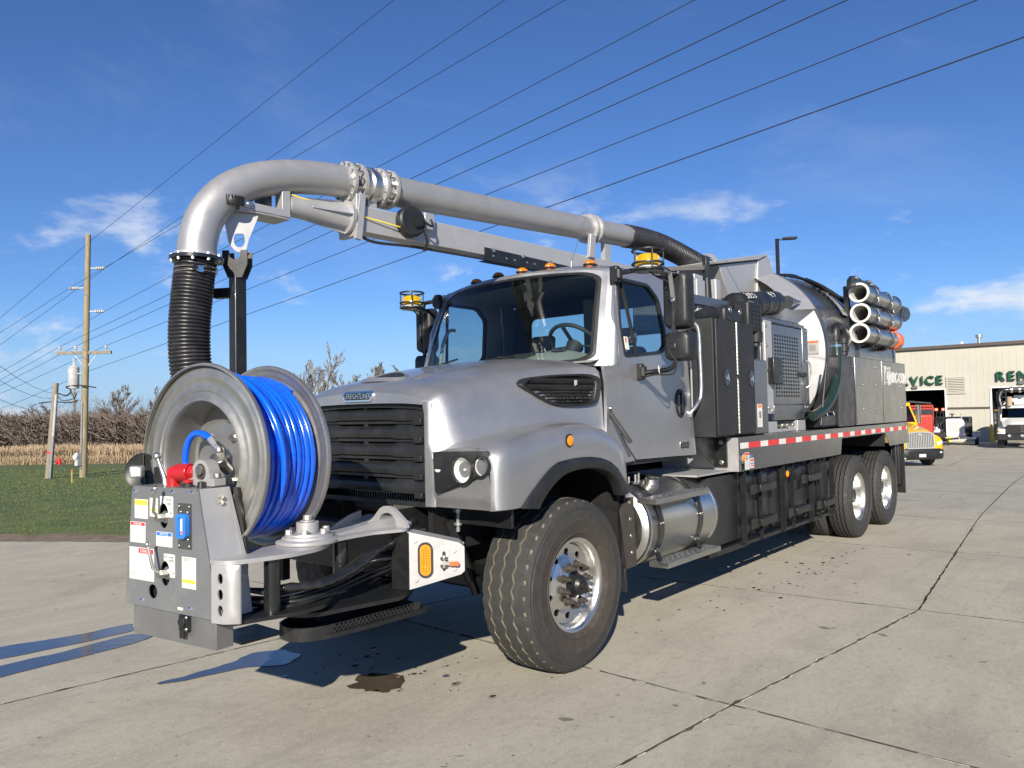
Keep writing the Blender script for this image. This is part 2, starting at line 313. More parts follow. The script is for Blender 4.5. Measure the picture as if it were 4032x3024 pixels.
# ------------------------------------------------------------------ ground, yard and lawn
def sstep(t): t = max(0., min(1., t)); return t*t*(3-2*t)
def yardz(y): return -interp([9, 20, 34, 55, 70, 90], [0, .42, 1.08, 1.30, 1.42, 1.5], y) if y > 9 else 0.
def groundz(x, y):
    s = (x+8.5)*-.541+(y+.39)*.841; t = max(0., -6.6-x)
    q = min(s, t*1.1)
    yz = yardz(y)
    low = -.90*sstep(q/26)-1.3*sstep((q-26)/40)
    return min(yz, low) if q > 0 and x < -7 else yz+min(0, low)
ALINE = ([-14, -1.04, -.02, 1.118, 2.739, 5.5, 17.75, 40, 80], [.8, 2.03, 2.168, 2.332, 2.538, 2.32, 1.37, -.2, -3])
def aline(y): return interp(*ALINE, y)
def concretemat():
    m = bpy.data.materials.new('concrete'); m.use_nodes = True; nt = m.node_tree; b = nt.nodes['Principled BSDF']; N = nt.nodes.new; L = nt.links.new
    tc = N('ShaderNodeTexCoord'); V = tc.outputs['Object']
    def ns(s, d=6, r=.6, sc=None, dist=0):
        n = N('ShaderNodeTexNoise'); n.inputs['Scale'].default_value = s; n.inputs['Detail'].default_value = d; n.inputs['Roughness'].default_value = r; n.inputs['Distortion'].default_value = dist
        if sc:
            mp = N('ShaderNodeMapping'); mp.inputs['Scale'].default_value = sc; L(V, mp.inputs[0]); L(mp.outputs[0], n.inputs['Vector'])
        else: L(V, n.inputs['Vector'])
        return n.outputs['Fac']
    def rng(f, a, b_, c=0., d=1.):
        n = N('ShaderNodeMapRange'); L(f, n.inputs[0]); n.inputs[1].default_value = a; n.inputs[2].default_value = b_; n.inputs[3].default_value = c; n.inputs[4].default_value = d; return n.outputs[0]
    def mixc(f, A, B, t='MIX'):
        n = N('ShaderNodeMix'); n.data_type = 'RGBA'; n.blend_type = t
        L(f, n.inputs[0])
        for i, x in ((6, A), (7, B)):
            if isinstance(x, tuple): n.inputs[i].default_value = (*x, 1)
            else: L(x, n.inputs[i])
        return n.outputs[2]
    def mul(a, b_):
        n = N('ShaderNodeMath'); n.operation = 'MULTIPLY'; L(a, n.inputs[0])
        if isinstance(b_, float): n.inputs[1].default_value = b_
        else: L(b_, n.inputs[1])
        return n.outputs[0]
    at = N('ShaderNodeObjectInfo')
    c = mixc(rng(ns(.8, 7, .62), .32, .68), (.475, .452, .368), (.375, .358, .292))
    c = mixc(rng(at.outputs['Random'], 0, 1, 0, .5), c, (.415, .396, .325))
    c = mixc(mul(rng(ns(2.6, 8, .7, (1, .35, 1), .4), .48, .72), .65), c, (.28, .26, .215))          # weathering along the slabs
    c = mixc(mul(rng(ns(.55, 6, .75, None, 1.2), .50, .66), .5), c, (.26, .24, .20))               # old damp stains
    c = mixc(mul(rng(ns(1.3, 7, .75, (3.2, .25, 1)), .54, .70), .4), c, (.23, .215, .185))             # tyre rub
    c = mixc(rng(ns(150, 4, .7), .36, .62, 0., .5), c, (.255, .235, .19))                             # sand grain
    c = mixc(rng(ns(60, 2, .5), .60, .72, 0., .5), c, (.56, .52, .44))                                # pale aggregate
    c = mixc(mul(rng(ns(28, 5, .7, (1, .45, 1)), .50, .70), .45), c, (.22, .205, .17))                 # broomed mottling
    pits = mul(rng(ns(16, 3, .55, (1, 1, 1)), .66, .70), rng(ns(1.6, 4, .6), .42, .60))               # dark pop-outs in patches
    c = mixc(mul(pits, .75), c, (.10, .085, .065))
    drops = mul(rng(ns(5.5, 2, .4), .705, .715), rng(ns(.9, 3, .6), .50, .58))
    c = mixc(mul(drops, .7), c, (.09, .075, .055))
    L(c, b.inputs['Base Color']); L(rng(ns(9), .3, .7, .78, .95), b.inputs['Roughness']); b.inputs['Specular IOR Level'].default_value = .25
    bp = N('ShaderNodeBump'); bp.inputs['Strength'].default_value = .45; bp.inputs['Distance'].default_value = .004; L(ns(120, 6, .7), bp.inputs['Height']); L(bp.outputs[0], b.inputs['Normal'])
    MATS['concrete'] = m
concretemat()
M('joint', (.045, .04, .033), .95, var=.4, vs=10)
M('dirt', (.17, .125, .085), .95, var=.35, vs=5, bump=.5, bs=40, dirt=(.10, .085, .05), ds=3, da=.5)
M('lawn', (.072, .100, .018), .95, var=.35, vs=1.3, bump=.6, bs=30, dirt=(.16, .145, .06), ds=.7, da=.55)
M('wet', (.075, .062, .042), .12, 0, 0, var=.2, vs=6, spec=.6)
M('waterfilm', (.05, .05, .055), .06, 0, 0, var=.1, vs=9, bump=.25, bs=12, spec=1.0)
# one sheet to the horizon
def xs_(a): return a
gx = [-1500, -700, -400, -250, -160, -110, -85, -70, -60, -52, -45, -39, -34, -30, -26, -22, -19, -16, -13.5, -11.5, -10, -8.7, -7.6, -6.7, -5.5, -3, 0, 4, 10, 20, 40, 90, 250, 700, 1500]
gy = [-1500, -500, -150, -60, -30, -16, -10, -7, -5, -3, -1.5, 0, 1.5, 3, 4.5, 6, 8, 10, 12, 15, 18, 21, 25, 30, 35, 41, 48, 56, 66, 80, 110, 180, 400, 900, 1500]
g = G('lawn'); n_ = len(gy)
for x in gx:
    for y in gy: g.v.append((x, y, groundz(x, y)-.05))
for i in range(len(gx)-1):
    for j in range(len(gy)-1):
        cx = (gx[i]+gx[i+1])/2; g.f.append((i*n_+j, (i+1)*n_+j, (i+1)*n_+j+1, i*n_+j+1)); g.m.append('lawn' if cx < -6.2 else 'joint')
g.done('ground', ang=60, kind='structure')
yard = empty('concrete_yard', kind='structure')
M('spall', (.52, .495, .42), .95, var=.2, vs=30); SP = G('spall')
offs = [-8.55, -3.15, 0, 3.35, 6.8, 10.4, 15, 21, 30]
rows = [-9.5, -6.0, -2.86, .04, 2.72, 5.70, 8.6, 11.6, 14.6, 17.8, 21, 24.5, 28, 32, 36, 41, 47, 54, 62, 69, 78]
rj = random.Random(3)
def slabedge(a, b, n):
    out = []
    for k in range(n):
        t = k/n; p = Vector(a).lerp(Vector(b), t); j = .0035 if k else 0
        d = (Vector(b)-Vector(a)).normalized(); nn = Vector((-d.y, d.x)); chip = (.012 if rj.random() < .07 else 0)
        out.append(p+nn*(rj.uniform(-j, j)+chip))
    return out
def rowy(j, x): 
    sl = {3: -.055, 4: .085, 5: .055}.get(j, .02)
    return rows[j]+sl*(x-1.2 if j == 4 else x-2)*.8
for i in range(len(offs)-1):
    for j in range(len(rows)-1):
        P = []
        for ii, jj in ((i, j), (i+1, j), (i+1, j+1), (i, j+1)):
            y = rows[jj]; x = aline(y)+offs[ii]; y = rowy(jj, x); P.append(Vector((x, y)))
        if min(p.y for p in P) > 60 and P[0].x < 30 and False: continue
        c = sum(P, Vector((0, 0)))/4; gap = .007 if c.y < 12 else .009
        Q = []
        for k in range(4):
            a, b, d = P[k-1], P[k], P[(k+1) % 4]; u = (a-b).normalized(); v = (d-b).normalized(); Q.append(b+(u+v)*gap)
        near = c.y < 9 and -6 < c.x < 6
        loop = []
        for k in range(4): loop += slabedge(Q[k], Q[(k+1) % 4], 46 if near else 10)
        dz = rj.uniform(-.002, .002)
        g = G('concrete'); m = len(loop)
        if near:
            for k in range(m):
                if rj.random() < .33:
                    a_, b_ = loop[k], loop[(k+1) % m]; i_ = (c-(a_+b_)/2).normalized(); w_ = rj.choice((.003, .005, .008, .013)); i2 = i_*w_*rj.uniform(.3, 1)
                    SP.add([(a_.x, a_.y, .0035), (b_.x, b_.y, .0035), (b_.x+i2.x, b_.y+i2.y, .0035), (a_.x+i_.x*w_, a_.y+i_.y*w_, .0035)], [(0, 1, 2, 3)])
            inn = [c+(p-c)*.9992 for p in loop]
            vs_ = [(p.x, p.y, yardz(p.y)+dz) for p in inn]+[(p.x, p.y, yardz(p.y)+dz-.004) for p in loop]+[(p.x, p.y, yardz(p.y)-.05) for p in loop]
            g.add(vs_, [tuple(range(m))]); g.add(vs_, [(m+k, m+(k+1) % m, (k+1) % m, k) for k in range(m)], 'joint'); g.add(vs_, [(2*m+k, 2*m+(k+1) % m, m+(k+1) % m, m+k) for k in range(m)], 'joint')
        else:
            # quads across so the slab follows the fall of the yard
            nx, ny = 1, 2
            def fn(u_, v_): 
                p = (Q[0].lerp(Q[1], u_)).lerp(Q[3].lerp(Q[2], u_), v_); return (p.x, p.y, yardz(p.y)+dz)
            g.grid(fn, 1, 3)
        g.done('slab', yard, ang=20)
SP.done('joint_spalling', ang=0, kind='stuff')
# apron wedge up to the lawn
e_ = lambda y: aline(y)-8.57
ap = [(e_(-9.5), -9.5), (e_(-6), -6), (e_(-2.8), -2.8), (e_(0), 0), (e_(.95), .95)]
ed = []
for (a, b) in (((e_(.95)-.02, 1.0), (-8.5, -.39)), ((-8.5, -.39), (-12, -2.65)), ((-12, -2.65), (-22, -9.5))):
    for k in range(10): t = k/10; ed.append((lerp(a[0], b[0], t)+rj.uniform(-.03, .03), lerp(a[1], b[1], t)+rj.uniform(-.03, .03)))
ed.append((-22, -9.5)); loop = ap+ed
g = G('concrete'); g.plate(loop[::-1] if False else loop, [], (0, 0, -.034), (1, 0, 0), (0, 1, 0), .032); g.done('slab', yard, ang=20)
# strip of bare soil between slab and lawn
g = G('dirt'); nn = len(ed); vv = []
for (x, y) in ed: vv.append((x+.06, y-.06, -.012))
for k, (x, y) in enumerate(ed): vv.append((x-.30-rj.uniform(0, .25), y+.42+rj.uniform(0, .3), groundz(x-.3, y+.4)-.015))
g.add(vv, [(k, nn+k, nn+k+1, k+1) for k in range(nn-1)]); g.done('soil_edge', ang=60, kind='structure')
# dark asphalt chip at the near left corner of the yard joint
def blob(name, pts, mat, z, sub=6, jit=.02, kind='structure', seed=1):
    r = random.Random(seed); lp = []
    m = len(pts)
    for k in range(m):
        a, b = Vector(pts[k]), Vector(pts[(k+1) % m])
        for q in range(sub): lp.append(tuple(a.lerp(b, q/sub)+Vector((r.uniform(-jit, jit), r.uniform(-jit, jit)))))
    lp = [tuple((Vector(lp[k-1])+Vector(lp[k])*2+Vector(lp[(k+1) % len(lp)]))/4) for k in range(len(lp))]
    g = G(mat); g.plate(lp, [], (0, 0, z), (1, 0, 0), (0, 1, 0), .0015); return g.done(name, ang=0, kind=kind)
blob('water_streak', [(-2.6,-2.12),(-2.46,-1.69),(-2.44,-1.23),(-2.21,-1.31),(-2.2,-1.79),(-2.25,-2.22),(-2.4,-2.9),(-2.6,-2.9)], 'waterfilm', .003, seed=2)
blob('water_streak', [(-2.07,-2.28),(-2.07,-1.9),(-2.13,-1.35),(-1.91,-1.29),(-1.85,-1.47),(-1.83,-1.98),(-1.79,-2.36),(-1.85,-2.9),(-2.05,-2.9)], 'waterfilm', .003, seed=3)
blob('water_streak', [(-0.84,-1.78),(-0.82,-1.52),(-0.84,-1.24),(-0.92,-1.08),(-0.80,-0.9),(-0.58,-0.88),(-0.47,-1.09),(-0.66,-1.28),(-0.72,-1.57),(-0.8,-1.78)], 'waterfilm', .003, seed=4)
blob('oil_stain', [(0.17,-1.06),(0.11,-0.96),(0.11,-0.85),(0.28,-0.8),(0.35,-0.75),(0.49,-0.93),(0.46,-1.03),(0.37,-1.1)], 'wet', .003, jit=.05, seed=5)
r = random.Random(11); g = G('wet')
for k in range(90):
    if k < 34: x, y = r.gauss(.25, .35), r.gauss(-.75, .3)
    elif k < 62: t = r.random(); x, y = lerp(.9, 1.5, t)+r.gauss(0, .12), lerp(1.0, 5.5, t)+r.gauss(0, .2)
    else: x, y = r.gauss(1.35, .25), r.gauss(3.6, .9)
    s = r.choice((.006, .008, .012, .02))*r.uniform(.7, 1.3)
    lp = [(x+s*r.uniform(.6, 1.2)*cos(a), y+s*r.uniform(.8, 1.6)*sin(a)) for a in [2*pi*q/9 for q in range(9)]]
    g.add([(p[0], p[1], .0045) for p in lp], [tuple(range(9))])
g.done('drip_marks', ang=0, kind='stuff')
# grass tufts on the near lawn
r = random.Random(5); g = G('grassblade')
for k in range(60000):
    u_ = r.random()**1.6*30+.15; t = r.uniform(-1, 1)*(9+u_*.7)
    x = -8.6-.541*u_+.84*t; y = -.39+.841*u_+.541*t
    if x > -6.9: continue
    z = groundz(x, y)-.04; h = r.uniform(.018, .042)*(1+.02*u_); wv = .003+.0006*u_; a = r.uniform(0, pi); lx, ly = r.uniform(-.03, .03), r.uniform(-.03, .03)
    g.add([(x-wv*cos(a), y-wv*sin(a), z), (x+wv*cos(a), y+wv*sin(a), z), (x+lx, y+ly, z+h)], [(0, 1, 2)], 'grassdry' if r.random() < .16+.4*math.exp(-u_*1.5) else 'grassblade')
g.done('grass', ang=0, kind='stuff')
# reed bed
r = random.Random(6); g = G('reed')
def polar(d, u): # metres ahead of the camera at bearing of the yard plan
    th = YAW-math.atan((u-1106)/1651.); return CAM.x-sin(th)*d/cos(th-YAW), CAM.y+cos(th)*d/cos(th-YAW)
for k in range(44000):
    u_ = r.uniform(-260, 900); d = r.uniform(60, 82) if r.random() < .85 else r.uniform(57, 62)
    x, y = polar(d, u_); z = groundz(x, y)-.1; h = r.uniform(1.0, 1.7)*(.45 if d < 61 else 1)*(1+.25*mnoise.noise(Vector((x*.12, y*.12, 0)))); a = r.uniform(0, pi); wv = r.uniform(.010, .020); lx = r.gauss(.12, .2); ly = r.gauss(0, .15)
    mt = 'reed' if r.random() < .65 else 'reed2'
    g.add([(x-wv*cos(a), y-wv*sin(a), z), (x+wv*cos(a), y+wv*sin(a), z), (x+lx*.5+wv*cos(a), y+ly*.5+wv*sin(a), z+h*.7), (x+lx*.5-wv*cos(a), y+ly*.5-wv*sin(a), z+h*.7)], [(0, 1, 2, 3)], mt)
    pw = wv*2.0; g.add([(x+lx*.5-pw, y+ly*.5, z+h*.68), (x+lx*.5+pw, y+ly*.5, z+h*.72), (x+lx+pw*.4, y+ly, z+h), (x+lx-pw, y+ly, z+h*.93)], [(0, 1, 2, 3)], mt)
g.done('reed_bed', ang=0, kind='stuff')
# bare trees
def bare_tree(name, base, H, seed, label, mat='bark', spread=.5, lean=0., group=None, levels=5, nb=(3, 4), trunk=.020, fork=.30):
    r = random.Random(seed); gt = G(mat); gc = G(mat)
    def branch(p, d, ln, rad, lev):
        pts = [Vector(p)]; rr = [rad]; dd = Vector(d); n = 4 if lev < 2 else 3
        for k in range(n):
            dd = (dd+Vector((r.gauss(0, .13), r.gauss(0, .13), r.gauss(.05, .08)))).normalized(); pts.append(pts[-1]+dd*ln/n); rr.append(rad*(1-.55*(k+1)/n))
        tgt = gt if lev == 0 else gc
        tgt.tube(pts, rr, 7 if lev == 0 else (5 if lev < 2 else 3), caps=False)
        if lev >= levels: return
        nbr = r.randint(*nb)+(2 if lev == 0 else 0)
        for k in range(nbr):
            t = lerp(fork if lev == 0 else .25, 1., (k+r.random()*.6)/nbr); i = min(int(t*n), n-1); q = pts[i].lerp(pts[i+1], t*n-i)
            ax = dd.orthogonal().normalized(); ax.rotate(Matrix.Rotation(r.uniform(0, 2*pi), 3, dd))
            nd = (dd*r.uniform(.7, 1.1)+ax*spread*r.uniform(.6, 1.3)+Vector((0, 0, .15))).normalized()
            branch(q, nd, ln*r.uniform(.48, .70)*(1-.25*t), max(rad*.5*(1-.4*t), H*.0022), lev+1)
    root = empty(name, base, label=label, cat='tree', group=group)
    branch((0, 0, 0), (lean, 0, 1), H*.52, H*trunk, 0)
    gt.done('trunk', root, ang=60); gc.done('crown', root, ang=60); return root
def plant(u_, d, top_v, seed, label, **k):
    x, y = polar(d, u_); z = groundz(x, y)-.1; hv = 893.5+23*(1106-u_)/1106
    H = (1.658+d*(hv-top_v)/1651.-z)
    return bare_tree('bare_tree', (x, y, z), H*1.30, seed, label, **k)
plant(642, 84, 772, 21, 'low bare tree just right of the blue hose reel, leftmost above the hood', mat='bark2', spread=.6, group='bare trees above the hood')
plant(697, 76, 750, 22, 'tallest pale bare tree with forked trunk above the hood', mat='barkpale', spread=.42, group='bare trees above the hood', levels=5)
plant(752, 82, 776, 23, 'bare tree in the middle of the right pair above the hood', mat='bark2', spread=.55, group='bare trees above the hood')
plant(806, 80, 770, 24, 'rightmost bushy bare tree above the hood beside the mirror', mat='bark2', spread=.62, nb=(4, 5), group='bare trees above the hood')
plant(246, 112, 836, 31, 'tall pale slender bare tree right of the tall utility pole', mat='barkpale', spread=.34, nb=(4, 5), group='bare trees of the wood')
plant(318, 105, 838, 32, 'bare tree at the edge of the reel flange', mat='bark', spread=.45, group='bare trees of the wood')
plant(122, 100, 874, 33, 'round bushy bare tree behind the leaning pole', mat='bark', spread=.6, nb=(4, 5), group='bare trees of the wood')
plant(62, 104, 879, 34, 'bare tree with sprawling crooked limbs left of the leaning pole', mat='bark2', spread=.75, group='bare trees of the wood')
plant(12, 98, 886, 35, 'broken bare tree at the left edge of the picture', mat='bark2', spread=.4, levels=4, group='bare trees of the wood')
plant(206, 108, 872, 36, 'thin bare tree just right of the tall pole', mat='bark', spread=.5, group='bare trees of the wood')
plant(285, 108, 866, 37, 'bare tree between the pale slender tree and the reel', mat='bark', spread=.5, group='bare trees of the wood')
# the wood behind as one mass of stems and brush
r = random.Random(8); g = G('brush')
for k in range(8500):
    u_ = r.uniform(-320, 1000); d = r.uniform(92, 135); x, y = polar(d, u_); z = groundz(x, y)
    H = r.uniform(4.6, 7.2)*(1.3 if r.random() < .2 else .9)*(1+.25*mnoise.noise(Vector((u_*.02, 3, 0))))*(1 if u_ < 420 else .85)
    p = Vector((x, y, z)); mt = r.choice(('brush', 'bark2', 'bark', 'brush'))
    for s in range(r.randint(2, 4)):
        d1 = Vector((r.gauss(0, .25), r.gauss(0, .25), 1)).normalized(); q = p+d1*H*r.uniform(.5, 1.); wv = .030
        g.add([p+Vector((-wv, 0, 0)), p+Vector((wv, 0, 0)), q], [(0, 1, 2)], mt)
        for b in range(4):
            s0 = p.lerp(q, r.uniform(.35, .95)); e = s0+Vector((r.gauss(0, .5), r.gauss(0, .5), r.uniform(.3, 1.1)))*.9
            g.add([s0+Vector((-.028, 0, 0)), s0+Vector((.028, 0, 0)), e], [(0, 1, 2)], mt)
for k in range(14000):   # undergrowth close to the ground
    u_ = r.uniform(-320, 1000); d = r.uniform(80, 125); x, y = polar(d, u_); z = groundz(x, y)
    for s in range(3):
        a = Vector((x+r.gauss(0, .8), y+r.gauss(0, .8), z+r.uniform(0, 4.4)*(1+.25*mnoise.noise(Vector((u_*.02, 3, 0)))))); b = a+Vector((r.gauss(0, .8), r.gauss(0, .8), r.uniform(.2, 1.3)))
        g.add([a+Vector((-.03, -.03, -.07)), a+Vector((.03, .03, .07)), b], [(0, 1, 2)], r.choice(('brush', 'bark2')))
g.done('leafless_wood', ang=0, kind='stuff', label='leafless brown brush and saplings of the wood behind the reeds')
# ------------------------------------------------------------------ utility poles and wires
def utility_pole():
    B = Vector((-34.6, 10.67, -.95)); root = empty('utility_pole', B, label='tall wooden utility pole with crossarm and grey transformer', cat='pole')
    lean = Vector((.55, 0, 11.45)); A = Vector((.64, .77, 0)).normalized()     # A: across the wires
    W = Vector((.98, -.2, 0)).normalized(); A = Vector((.2, .98, 0))
    R = Vector((.77, .64, 0))
    at = lambda z: lean*((z+.95)/11.45)
    g = G('polewood'); g.tube([at(-.95), at(3), at(7), at(10.5)], [.165, .15, .13, .115], 14); g.done('shaft', root)
    for z, sd in ((8.9, 1), (7.98, -1), (6.87, 1)):
        g = G('insul'); p = at(z); g.bar(p+R*.15*sd, p+R*.85*sd, .07, .05); 
        for k in range(4): q = p+R*(.45+.1*k)*sd; g.cyl(q-R*.03, q+R*.03, .075, n=10)
        g.done('post_insulator', root)
    p = at(4.93); g = G('polewood2'); g.bar(p-R*1.35, p+R*1.2, .12, .14); 
    g.done('crossarm', root)
    g = G('galv'); g.bar(p-R*.55+Vector((0,0,-.05)), p+Vector((0,0,-.75)), .03, .04); g.bar(p+R*.55+Vector((0,0,-.05)), p+Vector((0,0,-.75)), .03, .04); g.done('brace', root)
    for k in (-1.22, -.48, .95):
        g = G('insul'); q = p+R*k; g.lathe([(.0, 0), (.03, .02), (.03, .1), (.09, .12), (.05, .17), (.08, .19), (.04, .26), (0, .27)], q+Vector((0,0,.06)), (0,0,1), 10); g.done('pin_insulator', root)
    t = at(3.75)-R*.42+Vector((0,-.12,0)); g = G('insul'); g.lathe([(0, -.5), (.22, -.5), (.24, -.46), (.24, .45), (.26, .47), (.2, .55), (0, .57)], t, (0,0,1), 20)
    g.cyl(t+Vector((0,0,.55)), t+Vector((0,0,.95)), .045, .03, n=8); g.cyl(t+Vector((.15,0,.5)), t+Vector((.2,0,.8)), .035, n=8); g.bar(t+Vector((.2,.05,.2)), t+R*.4+Vector((0,.1,.2)), .06, .06); g.done('transformer', root)
    g = G('galv'); q = Vector((.09, -.16, 0)); g.tube([at(-.5)+q, at(1.2)+q, at(2.6)+q*.95], .045, 8)
    g.done('conduit', root); q = at(-.05)+Vector((.07, -.24, 0)); g = G('insul'); g.bar(q+Vector((0,0,-.30)), q+Vector((0,0,.30)), .30, .18, (1,.4,0)); g.cyl(q+Vector((0,-.08,.1)), q+Vector((.05,-.2,.1)), .13, n=14); g.done('meter_box', root)
    g = G('wire'); c0 = at(2.55)+Vector((0,-.3,0)); g.tube(smooth([c0+Vector((0,0,.15)), c0+Vector((-.3,-.2,.05)), c0+Vector((-1.0,-.7,.1)), c0+Vector((-1.6,-1.1,.05))], 4), .03, 6); g.tube(smooth([t+Vector((-.2,0,.3)), t+Vector((-.35,-.1,-.3)), c0+Vector((-.1,0,0))], 4), .02, 5); g.done('service_cable', root)
    return root
utility_pole()
def leaning_pole():
    B = Vector((-35.4, 9.46, -.98)); root = empty('utility_pole', B, label='short leaning wooden pole with white conduit left of the tall pole', cat='pole')
    ln = Vector((.26, .22, 4.5)); g = G('polewood2'); g.tube([(0,0,-.1), ln*.5, ln], [.155, .14, .12], 12); g.done('shaft', root)
    q = Vector((.17, .0, 0)); g = G('galv'); g.tube([q, ln*.45+q*1.05], .05, 8); g.tube([ln*.45+q*1.05, ln*.88+q*.9], .055, 8, mat='insul'); g.done('conduit', root)
    g = G('wire'); c = ln*.9+q*.9; g.tube(smooth([c, c+Vector((.35,.3,-.15)), c+Vector((.5,.45,.1)), c+Vector((.3,.3,.25)), c+Vector((.7,.7,.32)), c+Vector((1.25,1.25,.2))], 5), .03, 6)
    g.tube(smooth([c+Vector((0,0,.1)), c+Vector((.25,.1,-.35)), c+Vector((.6,.5,-.3)), c+Vector((.75,.6,-.05))], 5), .025, 5); g.done('cable_loop', root)
    g = G('labelred'); m = ln*.27; g.lathe([(.152, 0), (.152, .1)], m, ln, 12); g.done('marker_band', root)
leaning_pole()
def thin_pole(base, H, label, r0=.2, arms=()):
    root = empty('utility_pole', base, label=label, cat='pole'); g = G('polewood2'); g.tube([(0,0,0), (0,0,H)], [r0, r0*.7], 10); g.done('shaft', root)
    for z, w_ in arms:
        g = G('polewood2'); g.bar((-.77*w_, -.64*w_, z), (.77*w_, .64*w_, z), .1, .12); g.done('crossarm', root)
x, y = polar(118, 160); fz = groundz(x, y); FARP = Vector((x, y, 0)); thin_pole((x, y, fz), 7.4-fz, 'distant thin wooden pole directly behind the tall utility pole', .22, ((5.0-fz, 1.0), (6.4-fz, .8), (.3-fz, 1.6)))
x, y = polar(128, 265); fz = groundz(x, y); thin_pole((x, y, fz), 5.6-fz, 'distant reddish pole standing in the wood beside the pale slender tree', .22, ((4.6-fz, .8), (3.6-fz, .8)))
PB = Vector((-34.6, 10.67, -.95)); R_ = Vector((.77, .64, 0))
def pat(z): return PB+Vector((.55, 0, 11.45))*((z+.95)/11.45)
WN = [('topmost', pat(10.25)+R_*.18, (.9861,-.1662), 10.2), ('second highest', pat(8.9)+R_*.85, (.9844,-.1759), 8.9), ('third highest', pat(7.98)-R_*.85, (.9892,-.1467), 8.), ('fourth highest', pat(6.87)+R_*.85, (.982,-.1888), 6.9),
      ('fifth highest', pat(4.93)-R_*1.22+Vector((0,0,.32)), (.981,-.194), 5), ('sixth highest', pat(4.93)-R_*.48+Vector((0,0,.32)), (.9803,-.1973), 5), ('third lowest', pat(4.93)+R_*.95+Vector((0,0,.32)), (.9794,-.2018), 5), ('lowest', pat(4.1)+R_*.25, (.9736,-.2284), 4)]
for nm, p, d, z in WN:
    D = Vector((d[0], d[1], 0)).normalized(); pts = [p+D*70*t+Vector((0,0,-.5*4*t*(1-t)*.0)) for t in (0, .25, .5, .75, 1)]
    back = [p-D*s_+Vector((0,0,-2.2*(s_/110)*(2-s_/110)*.4)) for s_ in (110, 70, 35, 12)]
    g = G('wire'); g.tube(back+pts, [.016]*3+[.011, .009, .007, .005, .0045, .0045], 6)
    g.done('power_line', label='%s power line crossing the sky from the tall utility pole' % nm, cat='wire', group='overhead power lines')
for k, (z, v) in enumerate(((6.4, 745), (6.3, 785), (5.0, 832))):
    a = FARP+R_*(.7-.7*k)+Vector((0,0,z)); x, y = polar(52, -60); b = Vector((x, y, 1.658+52*(917-v)/1651.))
    pts = [a.lerp(b, t)+Vector((0,0,-1.6*4*t*(1-t))) for t in [q/8 for q in range(9)]]
    g = G('wire'); g.tube(pts, .02, 5); g.done('power_line', label='%s sagging line from the distant pole to the left edge' % ('upper', 'middle', 'lower')[k], cat='wire', group='sagging lines left of the tall pole')
# hydrant and stake
x, y = polar(56, 128); z = groundz(x, y); h = empty('fire_hydrant', (x, y, z-.28), label='small red fire hydrant at the edge of the reeds', cat='hydrant')
g = G('hydred'); g.lathe([(0, 0), (.17, 0), (.17, .06), (.12, .07), (.12, .5), (.16, .52), (.16, .56), (.13, .57), (.10, .68), (.04, .74), (.04, .80), (0, .80)], (0,0,0), (0,0,1), 14); g.done('barrel', h)
for s in (-1, 1): g = G('hydred'); g.cyl((.1*s,0,.42), (.22*s,0,.42), .065, n=10); g.done('side_outlet', h)
g = G('hydred'); g.cyl((0,-.1,.36), (0,-.23,.36), .085, n=10); g.done('front_outlet', h)
x, y = polar(30.5, 155); z = groundz(x, y); s_ = empty('survey_stake', (x, y, z-.03), label='thin orange topped wooden stake in the lawn', cat='stake')
g = G('stake'); g.box(-.025, -.012, 0, .025, .012, .5); g.done('shaft', s_); g = G('orange'); g.box(-.027, -.014, .42, .027, .014, .53); g.done('painted_tip', s_)
# street lamp behind the truck
x, y = polar(39, 1689); z = yardz(y); lp = empty('street_lamp', (x, y, z), label='dark square street lamp post rising behind the truck', cat='street lamp')
g = G('blackpaint'); top = 10.35-z; g.box(-.075, -.075, 0, .075, .075, top); g.done('post', lp)
g = G('blackpaint'); a = Vector((.64, .77, 0)); a = Vector((.77, .64, 0)); g.bar((0, 0, top-.05), a*.35+Vector((0,0,top-.05)), .06, .06); g.done('arm', lp)
g = G('blackpaint'); g.bar(a*.3+Vector((0,0,top)), a*1.0+Vector((0,0,top+.02)), .32, .12); g.done('lamp_head', lp, bevel=.03)
# ------------------------------------------------------------------ service building
K = 1.85
def bw(x, z): return (CAM.x+(x-CAM.x)*K, CAM.z+(z-CAM.z)*K)
BY = CAM.y+(34.7-CAM.y)*K
bz0 = yardz(BY); xl, xr = -17., 24.; zt = bw(0, 4.18)[1]; zt2 = bw(0, 4.32)[1]
bld = empty('service_building', (0, 0, 0), label='cream metal clad service building with open bays and green lettering', cat='building')
d1 = (bw(-6.3, 0)[0], bw(-2.98, 0)[0]); d2 = (bw(-1.25, 0)[0], bw(2.2, 0)[0]); dz_ = bw(0, 2.33)[1]
xc = xl; cols = []
stops = sorted([xl, xr, d1[0], d1[1], d2[0], d2[1]]); prof = .012
def cladding(x0, x1, z0, z1):
    x = x0; k = 0
    while x < x1-.01:
        x2 = min(x+.46, x1); g = G('buildwall')
        pts = [(x, 0), (x+.015, -prof), (x+.04, -prof), (x+.055, 0), (x2, 0)] if x2-x > .2 else [(x, 0), (x2, 0)]
        nn = len(pts); v = [(p[0], BY+p[1], z0) for p in pts]+[(p[0], BY+p[1], z1) for p in pts]+[(x, BY+.06, z0), (x2, BY+.06, z0), (x2, BY+.06, z1), (x, BY+.06, z1)]
        g.add(v, [(i, i+1, nn+i+1, nn+i) for i in range(nn-1)]+[(2*nn, 2*nn+3, 2*nn+2, 2*nn+1)]); g.done('wall_panel', bld, ang=10); x = x2
cladding(xl, d1[0], bz0, zt); cladding(d1[0], d1[1], dz_, zt); cladding(d1[1], d2[0], bz0, zt); cladding(d2[0], d2[1], dz_, zt); cladding(d2[1], xr, bz0, zt)
